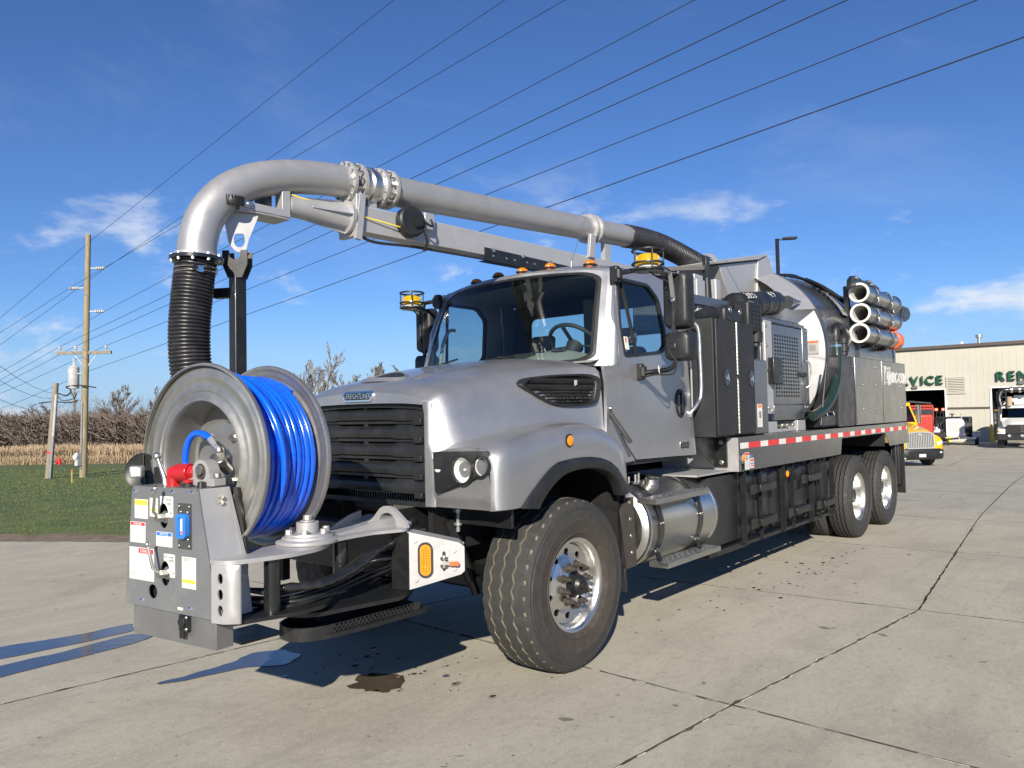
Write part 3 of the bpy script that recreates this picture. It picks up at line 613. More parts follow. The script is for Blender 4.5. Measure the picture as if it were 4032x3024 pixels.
g = G('buildbrown'); g.box(xl-.3, BY-.25, zt, xr+.3, BY+.2, zt2); g.done('eave_trim', bld, bevel=.02)
g = G('buildbrown'); g.add([(xl, BY+.2, zt2), (xr, BY+.2, zt2), (xr, BY+18, zt2+.25), (xl, BY+18, zt2+.25)], [(0,1,2,3)]); g.done('roof', bld)
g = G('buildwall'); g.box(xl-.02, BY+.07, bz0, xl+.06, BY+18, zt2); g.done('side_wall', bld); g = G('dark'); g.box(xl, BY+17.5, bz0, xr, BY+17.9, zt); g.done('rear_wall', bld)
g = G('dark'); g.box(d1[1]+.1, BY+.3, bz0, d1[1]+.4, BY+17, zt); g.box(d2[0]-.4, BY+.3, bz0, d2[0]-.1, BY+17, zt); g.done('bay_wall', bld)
g = G('buildbrown'); z0 = bw(0, 1.449)[1]; g.box(d1[1]+.1, BY-.07, z0, d2[0]-.1, BY-.037, z0+.15); g.done('trim_band', bld); g = G('galv'); z0 = bw(0, .46)[1]; g.box(d1[1]+.1, BY-.045, z0, d2[0]-.1, BY-.036, z0+.05); g.done('base_flashing', bld)
for a, b in (d1, d2):
    g = G('white'); 
    for q in (a, b): g.box(q-.07, BY-.06, bz0, q+.07, BY+.1, dz_)
    g.box(a-.07, BY-.06, dz_, b+.07, BY+.1, dz_+.1); g.done('door_frame', bld)
x0, z1 = bw(-2.88, 2.838); x1, z0 = bw(-2.232, 2.183)
lv = empty('louvre_vent', parent=bld)
g = G('buildwall'); g.box(x0-.1, BY-.1, z0-.1, x0, BY-.03, z1+.1); g.box(x1, BY-.1, z0-.1, x1+.1, BY-.03, z1+.1); g.box(x0, BY-.1, z1, x1, BY-.03, z1+.1); g.box(x0, BY-.1, z0-.1, x1, BY-.03, z0); g.done('vent_frame', lv)
g = G('dark'); g.box(x0, BY-.045, z0, x1, BY-.038, z1); g.done('vent_opening', lv)
for k in range(9):
    z = lerp(z0, z1, (k+.15)/9); g = G('buildwall'); g.add([(x0, BY-.13, z), (x1, BY-.13, z), (x1, BY-.05, z+.085), (x0, BY-.05, z+.085), (x0, BY-.115, z-.02), (x1, BY-.115, z-.02), (x1, BY-.045, z+.065), (x0, BY-.045, z+.065)], [(0,1,2,3), (7,6,5,4), (4,5,1,0)]); g.done('slat', lv)
def sign(txt, cx, z, h, sxx):
    adv = 0; 
    # one raised letter per object
    ws = {'I': .42}
    x = cx
    for ch in txt:
        v, f = textmesh(ch, 'LEFT', 0.); mx = max(p[0] for p in v); 
        g = G('signgreen')
        # bold extruded letter
        for dx in (0, .03):
            g.add([(x+(p[0]+dx)*h*1.35*sxx, BY-.30+.22*(1-p[2])+dx*.02, z+(p[1]-.0)*h*1.42) for p in v], f)
        g.done('letter', bld, ang=20); x += (mx+.17)*h*1.35*sxx
xS = bw(-5.38, 0)[0]; hS = .39*K
sign('SERVICE', xS-.15, bw(0, 2.76)[1], hS, 1.02); sign('RENTALS', bw(-1.03, 0)[0], bw(0, 2.82)[1], hS, 1.05)
for x in (-4.2, -.11):
    q, z = bw(x, 2.48 if x < -1 else 2.54); g = G('galv'); g.add([(q-.2, BY-.04, z+.15), (q+.2, BY-.04, z+.15), (q+.2, BY-.3, z+.05), (q-.2, BY-.3, z+.05), (q-.2, BY-.04, z-.12), (q+.2, BY-.04, z-.12), (q+.2, BY-.24, z-.12), (q-.2, BY-.24, z-.12)], [(3,2,1,0), (4,5,6,7), (0,1,5,4), (1,2,6,5), (2,3,7,6), (3,0,4,7)]); g.done('wall_lamp', bld)
q, z = bw(-1.755, 4.5); g = G('galv'); g.cyl((q, BY+2, zt2-.3), (q, BY+2, z+.25), .14, n=12); g.cyl((q, BY+2, z+.25), (q, BY+2, z+.5), .25, n=12); g.done('roof_vent', bld)
q, z = bw(-2.45, 4.45); g = G('white'); g.cyl((q, BY+2, zt2-.3), (q, BY+2, z+.1), .12, n=10); g.done('roof_vent', bld)
for x, lb in ((-1.24, 'yellow bollard at the left jamb of the right bay'), (-2.85, 'yellow bollard half hidden behind the white trailer')):
    q = bw(x, 0)[0]; g = G('yellowbollard'); g.lathe([(0, 0), (.11, 0), (.11, 1.3), (.09, 1.38), (.04, 1.42), (0, 1.43)], (q, BY-.55, yardz(BY-.5)), (0,0,1), 14); g.done('bollard', label=lb, cat='bollard', group='bollards at the building')
# unseen wood added east of the yard to darken the horizon the paint mirrors
r = random.Random(12); g = G('brush')
for k in range(4200):
    a = r.uniform(-35, 62); d = r.uniform(70, 105); x, y = 4+d*cos(radians(a)), -4+d*sin(radians(a)); H = r.uniform(4, 9.5); z = -1.0
    for s in range(2):
        p = Vector((x+r.gauss(0, 1), y+r.gauss(0, 1), z)); q = p+Vector((r.gauss(0, .8), r.gauss(0, .8), H*r.uniform(.6, 1))); g.add([p+Vector((-.25, .25, 0)), p+Vector((.25, -.25, 0)), q], [(0, 1, 2)], r.choice(('brush', 'bark2', 'reed2')))
g.done('leafless_wood', ang=0, kind='stuff', label='unseen leafless brown wood added east of the yard for reflections')
# ================================================================== the vacuum truck
T = empty('vacuum_truck', label='silver vacuum truck with front hose reel and overhead suction boom', cat='truck')
# ------------------------------------------------------------------ wheels
def tyre(g, cx, cy, cz, R, W, rimr, zig=True, side=1, n=120, grooves=3):
    """tyre with recessed tread grooves, axle along X"""
    half = W/2; cols = []   # (lateral, depth, material after)
    tread = W*.40
    gw = .0068 if zig else .007
    gp = [(-.5+(k+.5)/grooves)*2*tread*.82 for k in range(grooves)] if grooves != 3 else [-tread*.56, 0, tread*.56]
    prof = [(-tread-.012, .022, 'tyre'), (-tread, .006, 'tyre')]
    for q in gp: prof += [(q-gw, 0, 'tyre'), (q-gw*.55, .012, 'G'), (q+gw*.55, .012, 'G'), (q+gw, 0, 'tyre')]
    prof += [(tread, .006, 'tyre'), (tread+.012, .022, 'tyre')]
    seg = 48 if zig else 60
    rings = []
    for i in range(n):
        a = 2*pi*i/n; ph = (i % 4)/4; z = (abs(ph-.5)*4-1)*(.0095 if zig else .005)
        ring = []
        for (x, d, m) in prof:
            dx = z if d in (0, .012) and abs(x) < tread-.001 else 0
            notch = 0
            if abs(abs(x)-tread) < .0001 and i % 4 == 0: notch = .008
            crown = .006*(x/tread)**2
            rr = R-d-crown-notch; ring.append((cx+x+dx, cy+rr*sin(a), cz+rr*cos(a)))
        rings.append(ring)
    m = len(prof); v = [p for r_ in rings for p in r_]; 
    for i in range(n):
        k = (i+1) % n
        for j in range(m-1):
            mt = 'tyre'
            if prof[j][2] == 'G' or prof[j+1][2] == 'G': mt = ('dusttan' if not (prof[j][2] == 'G' and prof[j+1][2] == 'G') else 'tyrebrown') if zig else 'dark'
            if zig and j in (0, m-2) and i % 4 == 0: mt = 'dusttan'
            g.f.append((len(g.v)+i*m+j, len(g.v)+k*m+j, len(g.v)+k*m+j+1, len(g.v)+i*m+j+1)); g.m.append(mt)
    g.v += v
    # sidewalls
    b = half; hs = R-rimr
    for s in (-1, 1):
        pr = [(R-.022, s*(tread+.012)), (R-.045, s*(tread+.028)), (R-.06, s*(tread+.030)), (R-.063, s*(tread+.036)), (R-.075, s*(b*.965)), (R-.078, s*(b*.972)), (R-hs*.48, s*b), (R-hs*.52, s*(b+.002)), (R-hs*.56, s*b), (rimr+.05, s*(b-.012)), (rimr+.045, s*(b-.008)), (rimr+.012, s*(b-.028)), (rimr-.004, s*(b-.05))]
        g.lathe(pr if s > 0 else pr, (cx, cy, cz), (1, 0, 0), 72, mats=['tyre']*6+(['tyrebrown'] if zig else ['tyre'])*6)
def front_wheel(cx, cy, cz, s):
    wl = empty('front_wheel', parent=T)
    g = G('tyre'); tyre(g, cx, cy, cz, .556, .40, .292, n=144); 
    if s > 0:
        for txt, a0_ in (('MICHELIN', pi*.94), ('XZY 3', pi*.40), ('MICHELIN', -pi*.06)):
            v_, f_ = textmesh(txt, 'CENTER', 0.)
            g.add([(cx+s*(.196-.045*(abs(q[1])*.07)+.0022*q[2]), cy+(.405+q[1]*.075)*sin(a0_+q[0]*.075/.405), cz+(.405+q[1]*.075)*cos(a0_+q[0]*.075/.405)) for q in v_], f_, 'tyre')
    g.done('tyre', wl, ang=28)
    g = G('rimalu'); X = cx+s*.155
    # flange, well and convex disc
    g.lathe([(.285, s*.115), (.300, s*.150), (.306, s*.158), (.302, s*.166), (.290, s*.166), (.276, s*.155), (.268, s*.125), (.262, s*.09), (.252, s*.075)], (cx, cy, cz), (1, 0, 0), 64)
    holes = [circ(.205*cos(2*pi*(k+.5)/10), .205*sin(2*pi*(k+.5)/10), .024, 14) for k in range(10)]+[circ(0, 0, .085, 28)]
    g.plate(circ(0, 0, .254, 60), holes, (cx+s*.075, cy, cz), (0, s, 0), (0, 0, 1), .012, fn=lambda x, y, h: Vector((cx+s*(.078+h+.055*sstep((.20-math.hypot(x, y))/.06)), cy+x, cz+y)))
    g.done('rim', wl, ang=40)
    hb = empty('hub', parent=wl) if False else wl
    g = G('blackpaint'); g.lathe([(.088, s*.05), (.088, s*.12), (.082, s*.135), (.078, s*.15), (.066, s*.158), (.066, s*.20), (.05, s*.222), (.03, s*.228), (.028, s*.234), (0, s*.236)], (cx, cy, cz), (1, 0, 0), 28)
    for k in range(8): a = 2*pi*k/8; g.hexbolt((cx+s*.145, cy+.074*cos(a), cz+.074*sin(a)), (s, 0, 0), .009, .012, 'blackpaint', False)
    g.done('hub_cap', wl)
    for k in range(10):
        a = 2*pi*k/10+.2; p = Vector((cx+s*.145, cy+.128*cos(a), cz+.128*sin(a))); g = G('rusty')
        g.cyl(p, p+Vector((s*.012, 0, 0)), .027, n=14); g.cyl(p+Vector((s*.012, 0, 0)), p+Vector((s*.036, 0, 0)), .021, n=6); g.cyl(p+Vector((s*.036, 0, 0)), p+Vector((s*.06, 0, 0)), .0115, n=8); g.done('lug_nut', wl)
    g = G('dark'); g.cyl((cx-s*.12, cy, cz), (cx+s*.03, cy, cz), .27, n=32); g.done('brake_drum', wl)
    return wl
front_wheel(.985, 0, .545, 1); front_wheel(-.985, 0, .545, -1)
YR = (6.26, 7.58)
def rear_wheel(cx, cy, s, outer):
    wl = empty('rear_wheel', parent=T); cz = .512
    g = G('tyre'); tyre(g, cx, cy, cz, .525, .285, .292, zig=False, n=160, grooves=4); g.done('tyre', wl, ang=28)
    if outer:
        g = G('rimalu'); g.lathe([(.300, s*.100), (.306, s*.108), (.300, s*.114), (.288, s*.112), (.278, s*.10), (.272, s*.05), (.262, s*.0), (.250, -s*.045), (.235, -s*.065), (.225, -s*.068)], (cx, cy, cz), (1, 0, 0), 64)
        holes = [circ(.200*cos(2*pi*(k+.5)/10), .200*sin(2*pi*(k+.5)/10), .022, 12) for k in range(10)]+[circ(0, 0, .10, 24)]
        g.plate(circ(0, 0, .230, 56), holes, (0, 0, 0), (0, s, 0), (0, 0, 1), .01, fn=lambda x, y, h: Vector((cx-s*(.072-h), cy+x, cz+y))); g.done('rim', wl, ang=40)
        for k in range(10):
            a = 2*pi*k/10; p = Vector((cx-s*.06, cy+.14*cos(a), cz+.14*sin(a))); g = G('rusty'); g.cyl(p, p+Vector((s*.03, 0, 0)), .02, n=6); g.done('lug_nut', wl)
        g = G('blackpaint'); g.cyl((cx-s*.08, cy, cz), (cx+s*.06, cy, cz), .095, .085, n=24); g.done('axle_hub', wl)
    return wl
for y in YR:
    for s in (1, -1):
        rear_wheel(s*1.03, y, s, True); rear_wheel(s*.70, y, s, False)
# ------------------------------------------------------------------ chassis
for s in (1, -1):
    g = G('blackpaint'); g.box(.36*s-.035*s, -1.0, .80, .44*s, 8.6, 1.06); g.done('frame_rail', T)
g = G('blackpaint'); g.bar((-.75, 0, .50), (.75, 0, .50), .14, .16); g.done('front_axle', T, bevel=.02)
for y in YR: g = G('blackpaint'); g.cyl((-.85, y, .512), (.85, y, .512), .11, n=14); g.sph((0, y, .512), .27, 16); g.done('drive_axle', T)
g = G('dark'); g.box(-.42, -.3, .55, .42, 1.9, 1.15); g.done('engine_block', T, bevel=.05)
for s in (1, -1):
    g = G('blackpaint'); g.tube(smooth([(.6*s, -.75, .82), (.6*s, -.3, .62), (.6*s, .3, .62), (.6*s, .75, .82)], 4), .045, 6); g.done('leaf_spring', T)
    g = G('blackpaint'); g.tube([(.62*s, -.5, .75), (.66*s, -.42, .30+.2)], .03, 8); g.tube([(.62*s, -.62, 1.0), (.64*s, -.45, .6)], .04, 10); g.done('shock_absorber', T)
# inner wheel housing and splash guards
for s in (1, -1):
    g = G('dark'); g.box(s*.56, -.74, .80, s*.60, .70, 1.42); g.box(s*.60, .60, .62, s*1.10, .64, 1.40); g.box(s*.60, -.72, 1.38, s*1.14, .60, 1.40); g.done('wheel_housing', T)
# ------------------------------------------------------------------ hood
RIDGE = ([-.90, -.80, -.70, -.54, -.30, -.165, .0, .169, .348, .46, .553, .62, .68], [1.485, 1.492, 1.50, 1.525, 1.565, 1.585, 1.598, 1.598, 1.562, 1.515, 1.452, 1.36, 1.25])
FLO = [(-.606,1.102),(-.55,1.150),(-.49,1.195),(-.385,1.272),(-.30,1.320),(-.23,1.344),(-.12,1.356),(-.019,1.360),(.10,1.359),(.188,1.352),(.28,1.338),(.351,1.316),(.444,1.265),(.518,1.188),(.592,1.093)]
FLI = [(-.44,1.084),(-.40,1.13),(-.35,1.175),(-.28,1.220),(-.22,1.250),(-.16,1.270),(-.07,1.284),(.02,1.288),(.10,1.287),(.17,1.281),(.25,1.267),(.33,1.240),(.40,1.205),(.455,1.150),(.497,1.075)]
def zbot(y): return interp([p[0] for p in FLO], [p[1] for p in FLO], y) if y > -.606 else 1.102
def fender(s):
    ys = [-.800, -.795, -.785, -.765, -.735, -.69, -.64, -.606, -.55, -.49, -.43, -.37, -.30, -.23, -.15, -.05, .05, .15, .25, .351, .42, .48, .518, .555, .592, .62]
    NC = 13
    def sec(y):
        zt = interp(*RIDGE, y); zb = min(zbot(y), zt-.06); e = sstep((y+.80)/.11); xo = 1.135+.065*sqrt(max(0, 1-(1-min(1, (y+.80)/.10))**2)); zt2 = zt-.030*(1-e)
        if y > .48: xo -= .03*((y-.48)/.14)**2
        inner = .66
        return [(inner, zt2-.03), (.74, zt2-.022), (.84, zt2-.004), (.95, zt2+.003), (1.04, zt2-.002), (xo-.075, zt2-.012), (xo-.035, zt2-.032), (xo-.010, zt2-.062), (xo-.001, zt2-.105), (xo+.001, lerp(zt2-.105, zb, .4)), (xo+.001, lerp(zt2-.105, zb, .7)), (xo, zb+.006), (xo-.012, zb)]
    g = G('silver'); rows_ = []
    for y in ys: rows_.append([(s*x, y, z) for x, z in sec(y)])
    g.ring_loft(rows_ if s > 0 else [r_[::-1] for r_ in rows_], None, False, False)
    # front face with swept corner
    def ff(u, v):
        x = lerp(.628, 1.136, u); zt = interp([p[0] for p in sec(-.80)], [p[1] for p in sec(-.80)], x); z = lerp(1.102, zt, v); crease = .022*sstep((1.215-z)/.05)-.012*sstep((z-1.44)/.05)
        return (s*x, -.800-.018*sstep((1.05-x)/.3)-.0*crease+(.02*sstep((1.17-z)/.06)), z)
    g.grid(ff, 14, 14, None, s < 0)
    o = g.done('fender', T, ang=42); return o
for s in (1, -1): fender(s)
# black wheel-arch flare
for s in (1, -1):
    g = G('plastic'); n = len(FLO); rows_ = []
    for (a, b) in zip(FLO, FLI):
        mx = lambda t: (lerp(a[0], b[0], t), lerp(a[1], b[1], t))
        rows_.append([(s*1.190, *mx(-.04)), (s*1.212, *mx(-.02)), (s*1.222, *mx(.12)), (s*1.226, *mx(.5)), (s*1.222, *mx(.88)), (s*1.208, *mx(1.)), (s*1.14, *mx(1.02))])
    g.ring_loft(rows_, None, False, False)
    if s < 0: g.f = [q[::-1] for q in g.f]
    g.done('arch_flare', T, ang=40)
HC = ([-.80, -.76, -.70, -.60, -.45, -.25, 0, .25, .42, .56], [1.830, 1.868, 1.888, 1.912, 1.948, 1.990, 2.034, 2.068, 2.082, 2.082])
HX = ([-.826, -.80, -.76, -.70, -.45, -.1, .25, .42, .50, .585], [.628, .636, .662, .688, .718, .760, .825, .885, .925, .965])
HZ = ([-.80, -.76, -.70, -.45, -.1, .25, .42, .56], [1.752, 1.785, 1.805, 1.855, 1.925, 1.968, 1.978, 1.975])
WX = ([-.826, -.80, -.76, -.70, -.5, -.2, .1, .35, .50, .585], [.655, .690, .738, .782, .835, .888, .935, .980, 1.005, 1.018])
def hood():
    g = G('silver'); ys = [-.826, -.822, -.800, -.770, -.735, -.70, -.65, -.58, -.50, -.40, -.28, -.14, 0, .14, .28, .40, .50, .585]
    rows_ = []
    for i, y in enumerate(ys):
        zc = interp(*HC, y); xs = interp(*HX, y); zs = interp(*HZ, y); xw = interp(*WX, y); zw = interp(*RIDGE, y)-.07
        if i == 0: zc = 1.742; zs = 1.722; 
        if i == 1: zc = 1.815; zs = 1.745
        if y < -.81: xs, xw = .628, .655
        half = [(0, zc), (xs*.28, lerp(zc, zs, .03)), (xs*.52, lerp(zc, zs, .14)), (xs*.70, lerp(zc, zs, .32)), (xs*.84, lerp(zc, zs, .58)), (xs*.93, lerp(zc, zs, .80)), (xs*.985, lerp(zc, zs, .97)),
                (xs+.012, zs-.025), (lerp(xs, xw, .22)+.012, zs-.07), (lerp(xs, xw, .45)+.012, lerp(zs, zw, .35)), (lerp(xs, xw, .70)+.008, lerp(zs, zw, .65)), (xw, lerp(zs, zw, .88)), (xw+.03, zw), (xw+.05, zw-.06)]
        rows_.append([(-x, y, z) for x, z in half[:0:-1]]+[(x, y, z) for x, z in half])
    g.ring_loft(rows_, None, False, False)
    # cheeks beside the grille
    for s in (1, -1):
        def ck(u, v): 
            z = lerp(1.102, 1.742, v); x0 = lerp(.628, .612, sstep((z-1.66)/.08)); x1 = lerp(.705, .672, sstep((z-1.42)/.08)); return (s*lerp(x0, x1, u), -.827+.016*u**3, z)
        g.grid(ck, 8, 18, None, s < 0)
    return g.done('hood', T, ang=50)
HOOD = hood()
# oval intake, emblem
g = G('silver'); C0 = Vector((0, -.585, 1.915)); 
def hs(x, y): return interp(*HC, y)+lerp(0, interp(*HZ, y)-interp(*HC, y), sstep(abs(x)/interp(*HX, y)))
lp = [(.20*cos(a)*(1-.25*sin(a)), -.585+.10*sin(a)) for a in [2*pi*k/32 for k in range(32)]]
g = G('blacktex'); g.add([(x*.92, -.585+(y+.585)*.9, hs(x, y)+.022) for x, y in lp], [tuple(range(32))]); g.done('hood_vent_mesh', HOOD)
g = G('silver'); n = 32; g.add([(x*1.16, -.585+(y+.585)*1.2, hs(x, y)+.002) for x, y in lp]+[(x, y, hs(x, y)+.03) for x, y in lp]+[(x*.92, -.585+(y+.585)*.9, hs(x, y)+.02) for x, y in lp], [(k, (k+1) % n, n+(k+1) % n, n+k) for k in range(n)]+[(n+k, n+(k+1) % n, 2*n+(k+1) % n, 2*n+k) for k in range(n)]); g.done('hood_vent_rim', HOOD, ang=60)
def emblem_map(x, y, h): return Vector((x, -.822-h+.20*max(0, y), 1.792+y))
g = G('chrome'); g.plate(rrect(-.155, -.036, .155, .036, .0355, 8), [rrect(-.138, -.024, .138, .024, .0235, 8)], (0,0,0), (1,0,0), (0,0,1), .016, fn=lambda x, y, h: emblem_map(x, y, h)); g.done('badge_rim', HOOD, bevel=.004)
g = G('dark'); g.plate(rrect(-.140, -.026, .140, .026, .0255, 8), [], (0,0,0), (1,0,0), (0,0,1), .007, fn=lambda x, y, h: emblem_map(x, y, h)); g.done('badge_field', HOOD)
g = G('chrome'); g.text('FREIGHTLINER', (0, -.8305, 1.792), (1,0,0), (0,0,1), .052, .0015, shear=.25, sx=.74); g.done('badge_lettering', HOOD, ang=20)
# grille: frame, slats, radiator
GR = empty('grille', parent=T)
def gx_(z): return lerp(.632, .604, sstep((z-1.6)/.13))
def garch(x): return 1.738-.022*(x/.6)**2
outer = [(-.64, 1.09), (.64, 1.09), (.618, 1.66), (.60, 1.714)]+[(x, garch(x)+.004) for x in (.55, .4, .2, 0, -.2, -.4, -.55)]+[(-.60, 1.714), (-.618, 1.66)]
inner = [(-.60, 1.12), (.60, 1.12), (.585, 1.66), (.57, 1.69)]+[(x, garch(x)-.022) for x in (.5, .25, 0, -.25, -.5)]+[(-.57, 1.69), (-.585, 1.66)]
g = G('plastic'); g.plate(outer, [inner], (0, -.755, 0), (1,0,0), (0,0,1), .03, fn=lambda x, y, h: Vector((x, -.762-h, y))); g.done('grille_frame', GR, bevel=.004)
g = G('radiator'); g.box(-.60, -.60, 1.10, .60, -.585, 1.72); g.done('radiator_core', GR)
for k in range(40): pass
g = G('galv')
for k in range(46): x = lerp(-.58, .58, k/45); g.box(x-.002, -.606, 1.02, x+.002, -.601, 1.15)
g.box(-.6, -.62, 1.14, .6, -.60, 1.165); g.box(-.6, -.60, 1.0, .6, -.598, 1.15, 'radiator'); g.done('condenser_fins', GR)
for k, z in enumerate((1.66, 1.545, 1.43, 1.315, 1.20)):
    xm = gx_(z)-.03
    def slat(u, v, z=z, xm=xm):
        x = lerp(-xm, xm, u); prof_ = [(-.775, -.026), (-.792, -.020), (-.798, .0), (-.790, .020), (-.765, .036), (-.735, .040)]
        i = min(int(v*5), 4); t = v*5-i; y = lerp(prof_[i][0], prof_[i+1][0], t); zz_ = lerp(prof_[i][1], prof_[i+1][1], t); th = 1.28+.35*sstep((abs(x)-.26)/.06)
        return (x, y+.012*(x/.6)**2, z+zz_*th)
    g = G('plastic'); g.grid(slat, 40, 5); g.done('grille_slat', GR, ang=30)
    g = G('plastic')
    for s in (-1, 1): g.box(s*.52-.035, -.789, z-.062, s*.52+.035, -.755, z-.024)
    g.box(-.02, -.77, z+.03, .02, -.745, z+.085); g.done('slat_bracket', GR, bevel=.004); g = G('plastic'); g.box(-xm, -.772, z+.062, xm, -.750, z+.080); g.done('thin_slat', GR)
g = G('dark'); g.box(-.60, -.70, 1.1, .60, -.692, 1.71) if False else None
# headlights
for s in (1, -1):
    HL = empty('headlight', parent=T)
    if s > 0: HL['label'] = 'twin round headlight in black bezel, beside the front tyre'
    lp = roundpoly([(.715, 1.437), (1.118, 1.446), (1.142, 1.412), (1.105, 1.312), (.730, 1.180)][::-1], .03, 5)
    def yf(x): return -.826+.012*sstep((x-.95)/.1)+.050*sstep((x-1.02)/.15)**1.5
    holes = [circ(.950, 1.334, .076, 26), circ(1.078, 1.356, .056, 22)]
    ex_ = [(x, z) for x in (.8, .87, 1.03, 1.0) for z in (1.25, 1.30, 1.40) if 1.18+.3*(x-.73) < z-.01]
    g = G('plastic'); g.plate(lp, holes, (0,0,0), (1,0,0), (0,0,1), .022, fn=lambda x, y, h: Vector((s*x, yf(x)-h+.004, y)), extra=[(x, z) for x, z in ex_ if all(math.hypot(x-c[0], z-c[1]) > c[2] for c in ((.95, 1.334, .08), (1.078, 1.356, .06)))])
    if s < 0: g.f = [q[::-1] for q in g.f]
    g.done('bezel', HL, ang=30)
    for (x, z, rr, kind) in ((.950, 1.334, .076, 0), (1.078, 1.356, .056, 1)):
        y0 = yf(x)
        g = G('plastic'); g.lathe([(rr+.010, -.004), (rr+.008, .022), (rr+.001, .026), (rr-.003, .018), (rr-.004, -.01)], (s*x, y0, z), (0,-1,0), 32); g.done('lamp_ring', HL)
        g = G('reflector'); g.lathe([(rr, .012), (rr*.9, -.004), (rr*.65, -.020), (rr*.3, -.030), (0, -.032)], (s*x, y0, z), (0,-1,0), 28); g.sph((s*x, y0+.012, z), .009, 8, 'amber' if kind else 'lens'); g.done('lamp_reflector', HL, ang=60)
        g = G('glassclear'); g.lathe([(rr*.985, .012), (rr*.7, .024), (rr*.35, .030), (0, .032)], (s*x, y0, z), (0,-1,0), 28); g.done('lamp_lens', HL, ang=60)
    g = G('label'); lp2 = [(.757+.022*cos(a)*(1+.3*sin(3*a)), 1.325+.011*sin(a)*(1+.3*cos(2*a))) for a in [2*pi*k/14 for k in range(14)]]
    if s > 0: g.add([(x, yf(x)-.020, z) for x, z in lp2], [tuple(range(14))]); g.done('paint_chip', HL)
# side vents of the hood
VENT0 = [(-.135,1.838),(-.125,1.868),(-.07,1.893),(.08,1.912),(.237,1.925),(.40,1.932),(.50,1.930),(.575,1.895),(.565,1.82),(.530,1.735),(.48,1.708),(.38,1.700),(.24,1.700),(.12,1.712),(.03,1.742),(-.05,1.785)]
VENT = []
for i_ in range(len(VENT0)):
    q_ = [Vector(VENT0[(i_+d_) % len(VENT0)]) for d_ in (-1, 0, 1, 2)]
    for t_ in (0, .5): VENT.append(tuple(.5*((2*q_[1])+(q_[2]-q_[0])*t_+(2*q_[0]-5*q_[1]+4*q_[2]-q_[3])*t_*t_+(-q_[0]+3*q_[1]-3*q_[2]+q_[3])*t_**3)))
def wallx(y, z): 
    zs = interp(*HZ, y); zw = interp(*RIDGE, y)-.07; xs = interp(*HX, y); xw = interp(*WX, y); t = (zs-z)/(zs-zw)
    return lerp(xs, xw, interp([0, .35, .65, .88, 1.], [.10, .45, .70, 1., 1.], t))+.022
def vc(k): c = Vector((.22, 1.812)); return [tuple(c+(Vector(p)-c)*k) for p in VENT]
for s in (1, -1):
    V = empty('hood_side_vent', parent=T); n = len(VENT)
    g = G('plastic'); A = [(s*(wallx(y, z)-.02), y, z) for y, z in VENT]; B = [(s*(wallx(y, z)+.020), y, z) for y, z in vc(.97)]; Cc = [(s*(wallx(y, z)+.012), y, z) for y, z in vc(.86)]; D = [(s*(wallx(y, z)-.03), y, z) for y, z in vc(.82)]
    g.ring_loft([A, B, Cc, D] if s > 0 else [D, Cc, B, A], None, False); g.done('vent_frame', V, ang=30, bevel=.003)
    g = G('dark'); g.add([(s*(wallx(y, z)-.012), y, z) for y, z in vc(.84)], [tuple(range(n))]); g.done('vent_back', V)
    for k in range(9):
        z = lerp(1.725, 1.900, k/8); ys_ = []
        lp = vc(.85)
        for i in range(n):
            a, b = lp[i], lp[(i+1) % n]
            if (a[1] > z) != (b[1] > z): ys_.append(a[0]+(b[0]-a[0])*(z-a[1])/(b[1]-a[1]))
        if len(ys_) >= 2:
            a, b = min(ys_), max(ys_); big_ = k in (5, 7); g = G('plastic'); 
            def sl(u, v, a=a, b=b, z=z, q=(.017 if big_ else .006)): y = lerp(a, b, u); return (s*(wallx(y, z)+(.010 if v < .5 else -.004)), y, z+(q*(1 if v < .5 else -1)))
            g.grid(sl, 8, 1, None, s < 0); g.done('vent_slat', V)
    g = G('flatalu')
    for k in range(12): 
        y = lerp(.06, .48, k/11); g.bar((s*(wallx(y, 1.76)-.006), y-.02, 1.735+.01*(k % 3)), (s*(wallx(y, 1.79)-.006), y+.03, 1.78+.008*(k % 2)), .004, .010)
    g.done('vent_screen', V)
    if s > 0: g = G('labelgrey'); g.box(wallx(.36, 1.86)+.008, .34, 1.845, wallx(.36, 1.86)+.012, .37, 1.885); g.done('vent_sticker', V)
    # fender marker lamp
    g = G('blackgloss'); g.lathe([(.042, -.004), (.044, .006), (.036, .012), (.034, .008)], (s*1.197, -.107, 1.478), (s, 0, 0), 28); g.lathe([(.035, .004), (.033, .014), (.02, .020), (0, .022)], (s*1.197, -.107, 1.478), (s, 0, 0), 24, mat='amberbright')
    for i in range(0): pass
    g.done('side_marker_lamp', T)
    # hood latch
    g = G('blacktex'); g.bar((s*1.03, .63, 1.66), (s*1.165, .70, 1.43), .035, .030); g.bar((s*1.035, .64, 1.66), (s*1.05, .62, 1.69), .03, .02, mat='boltmetal'); g.done('hood_latch', T, bevel=.006)
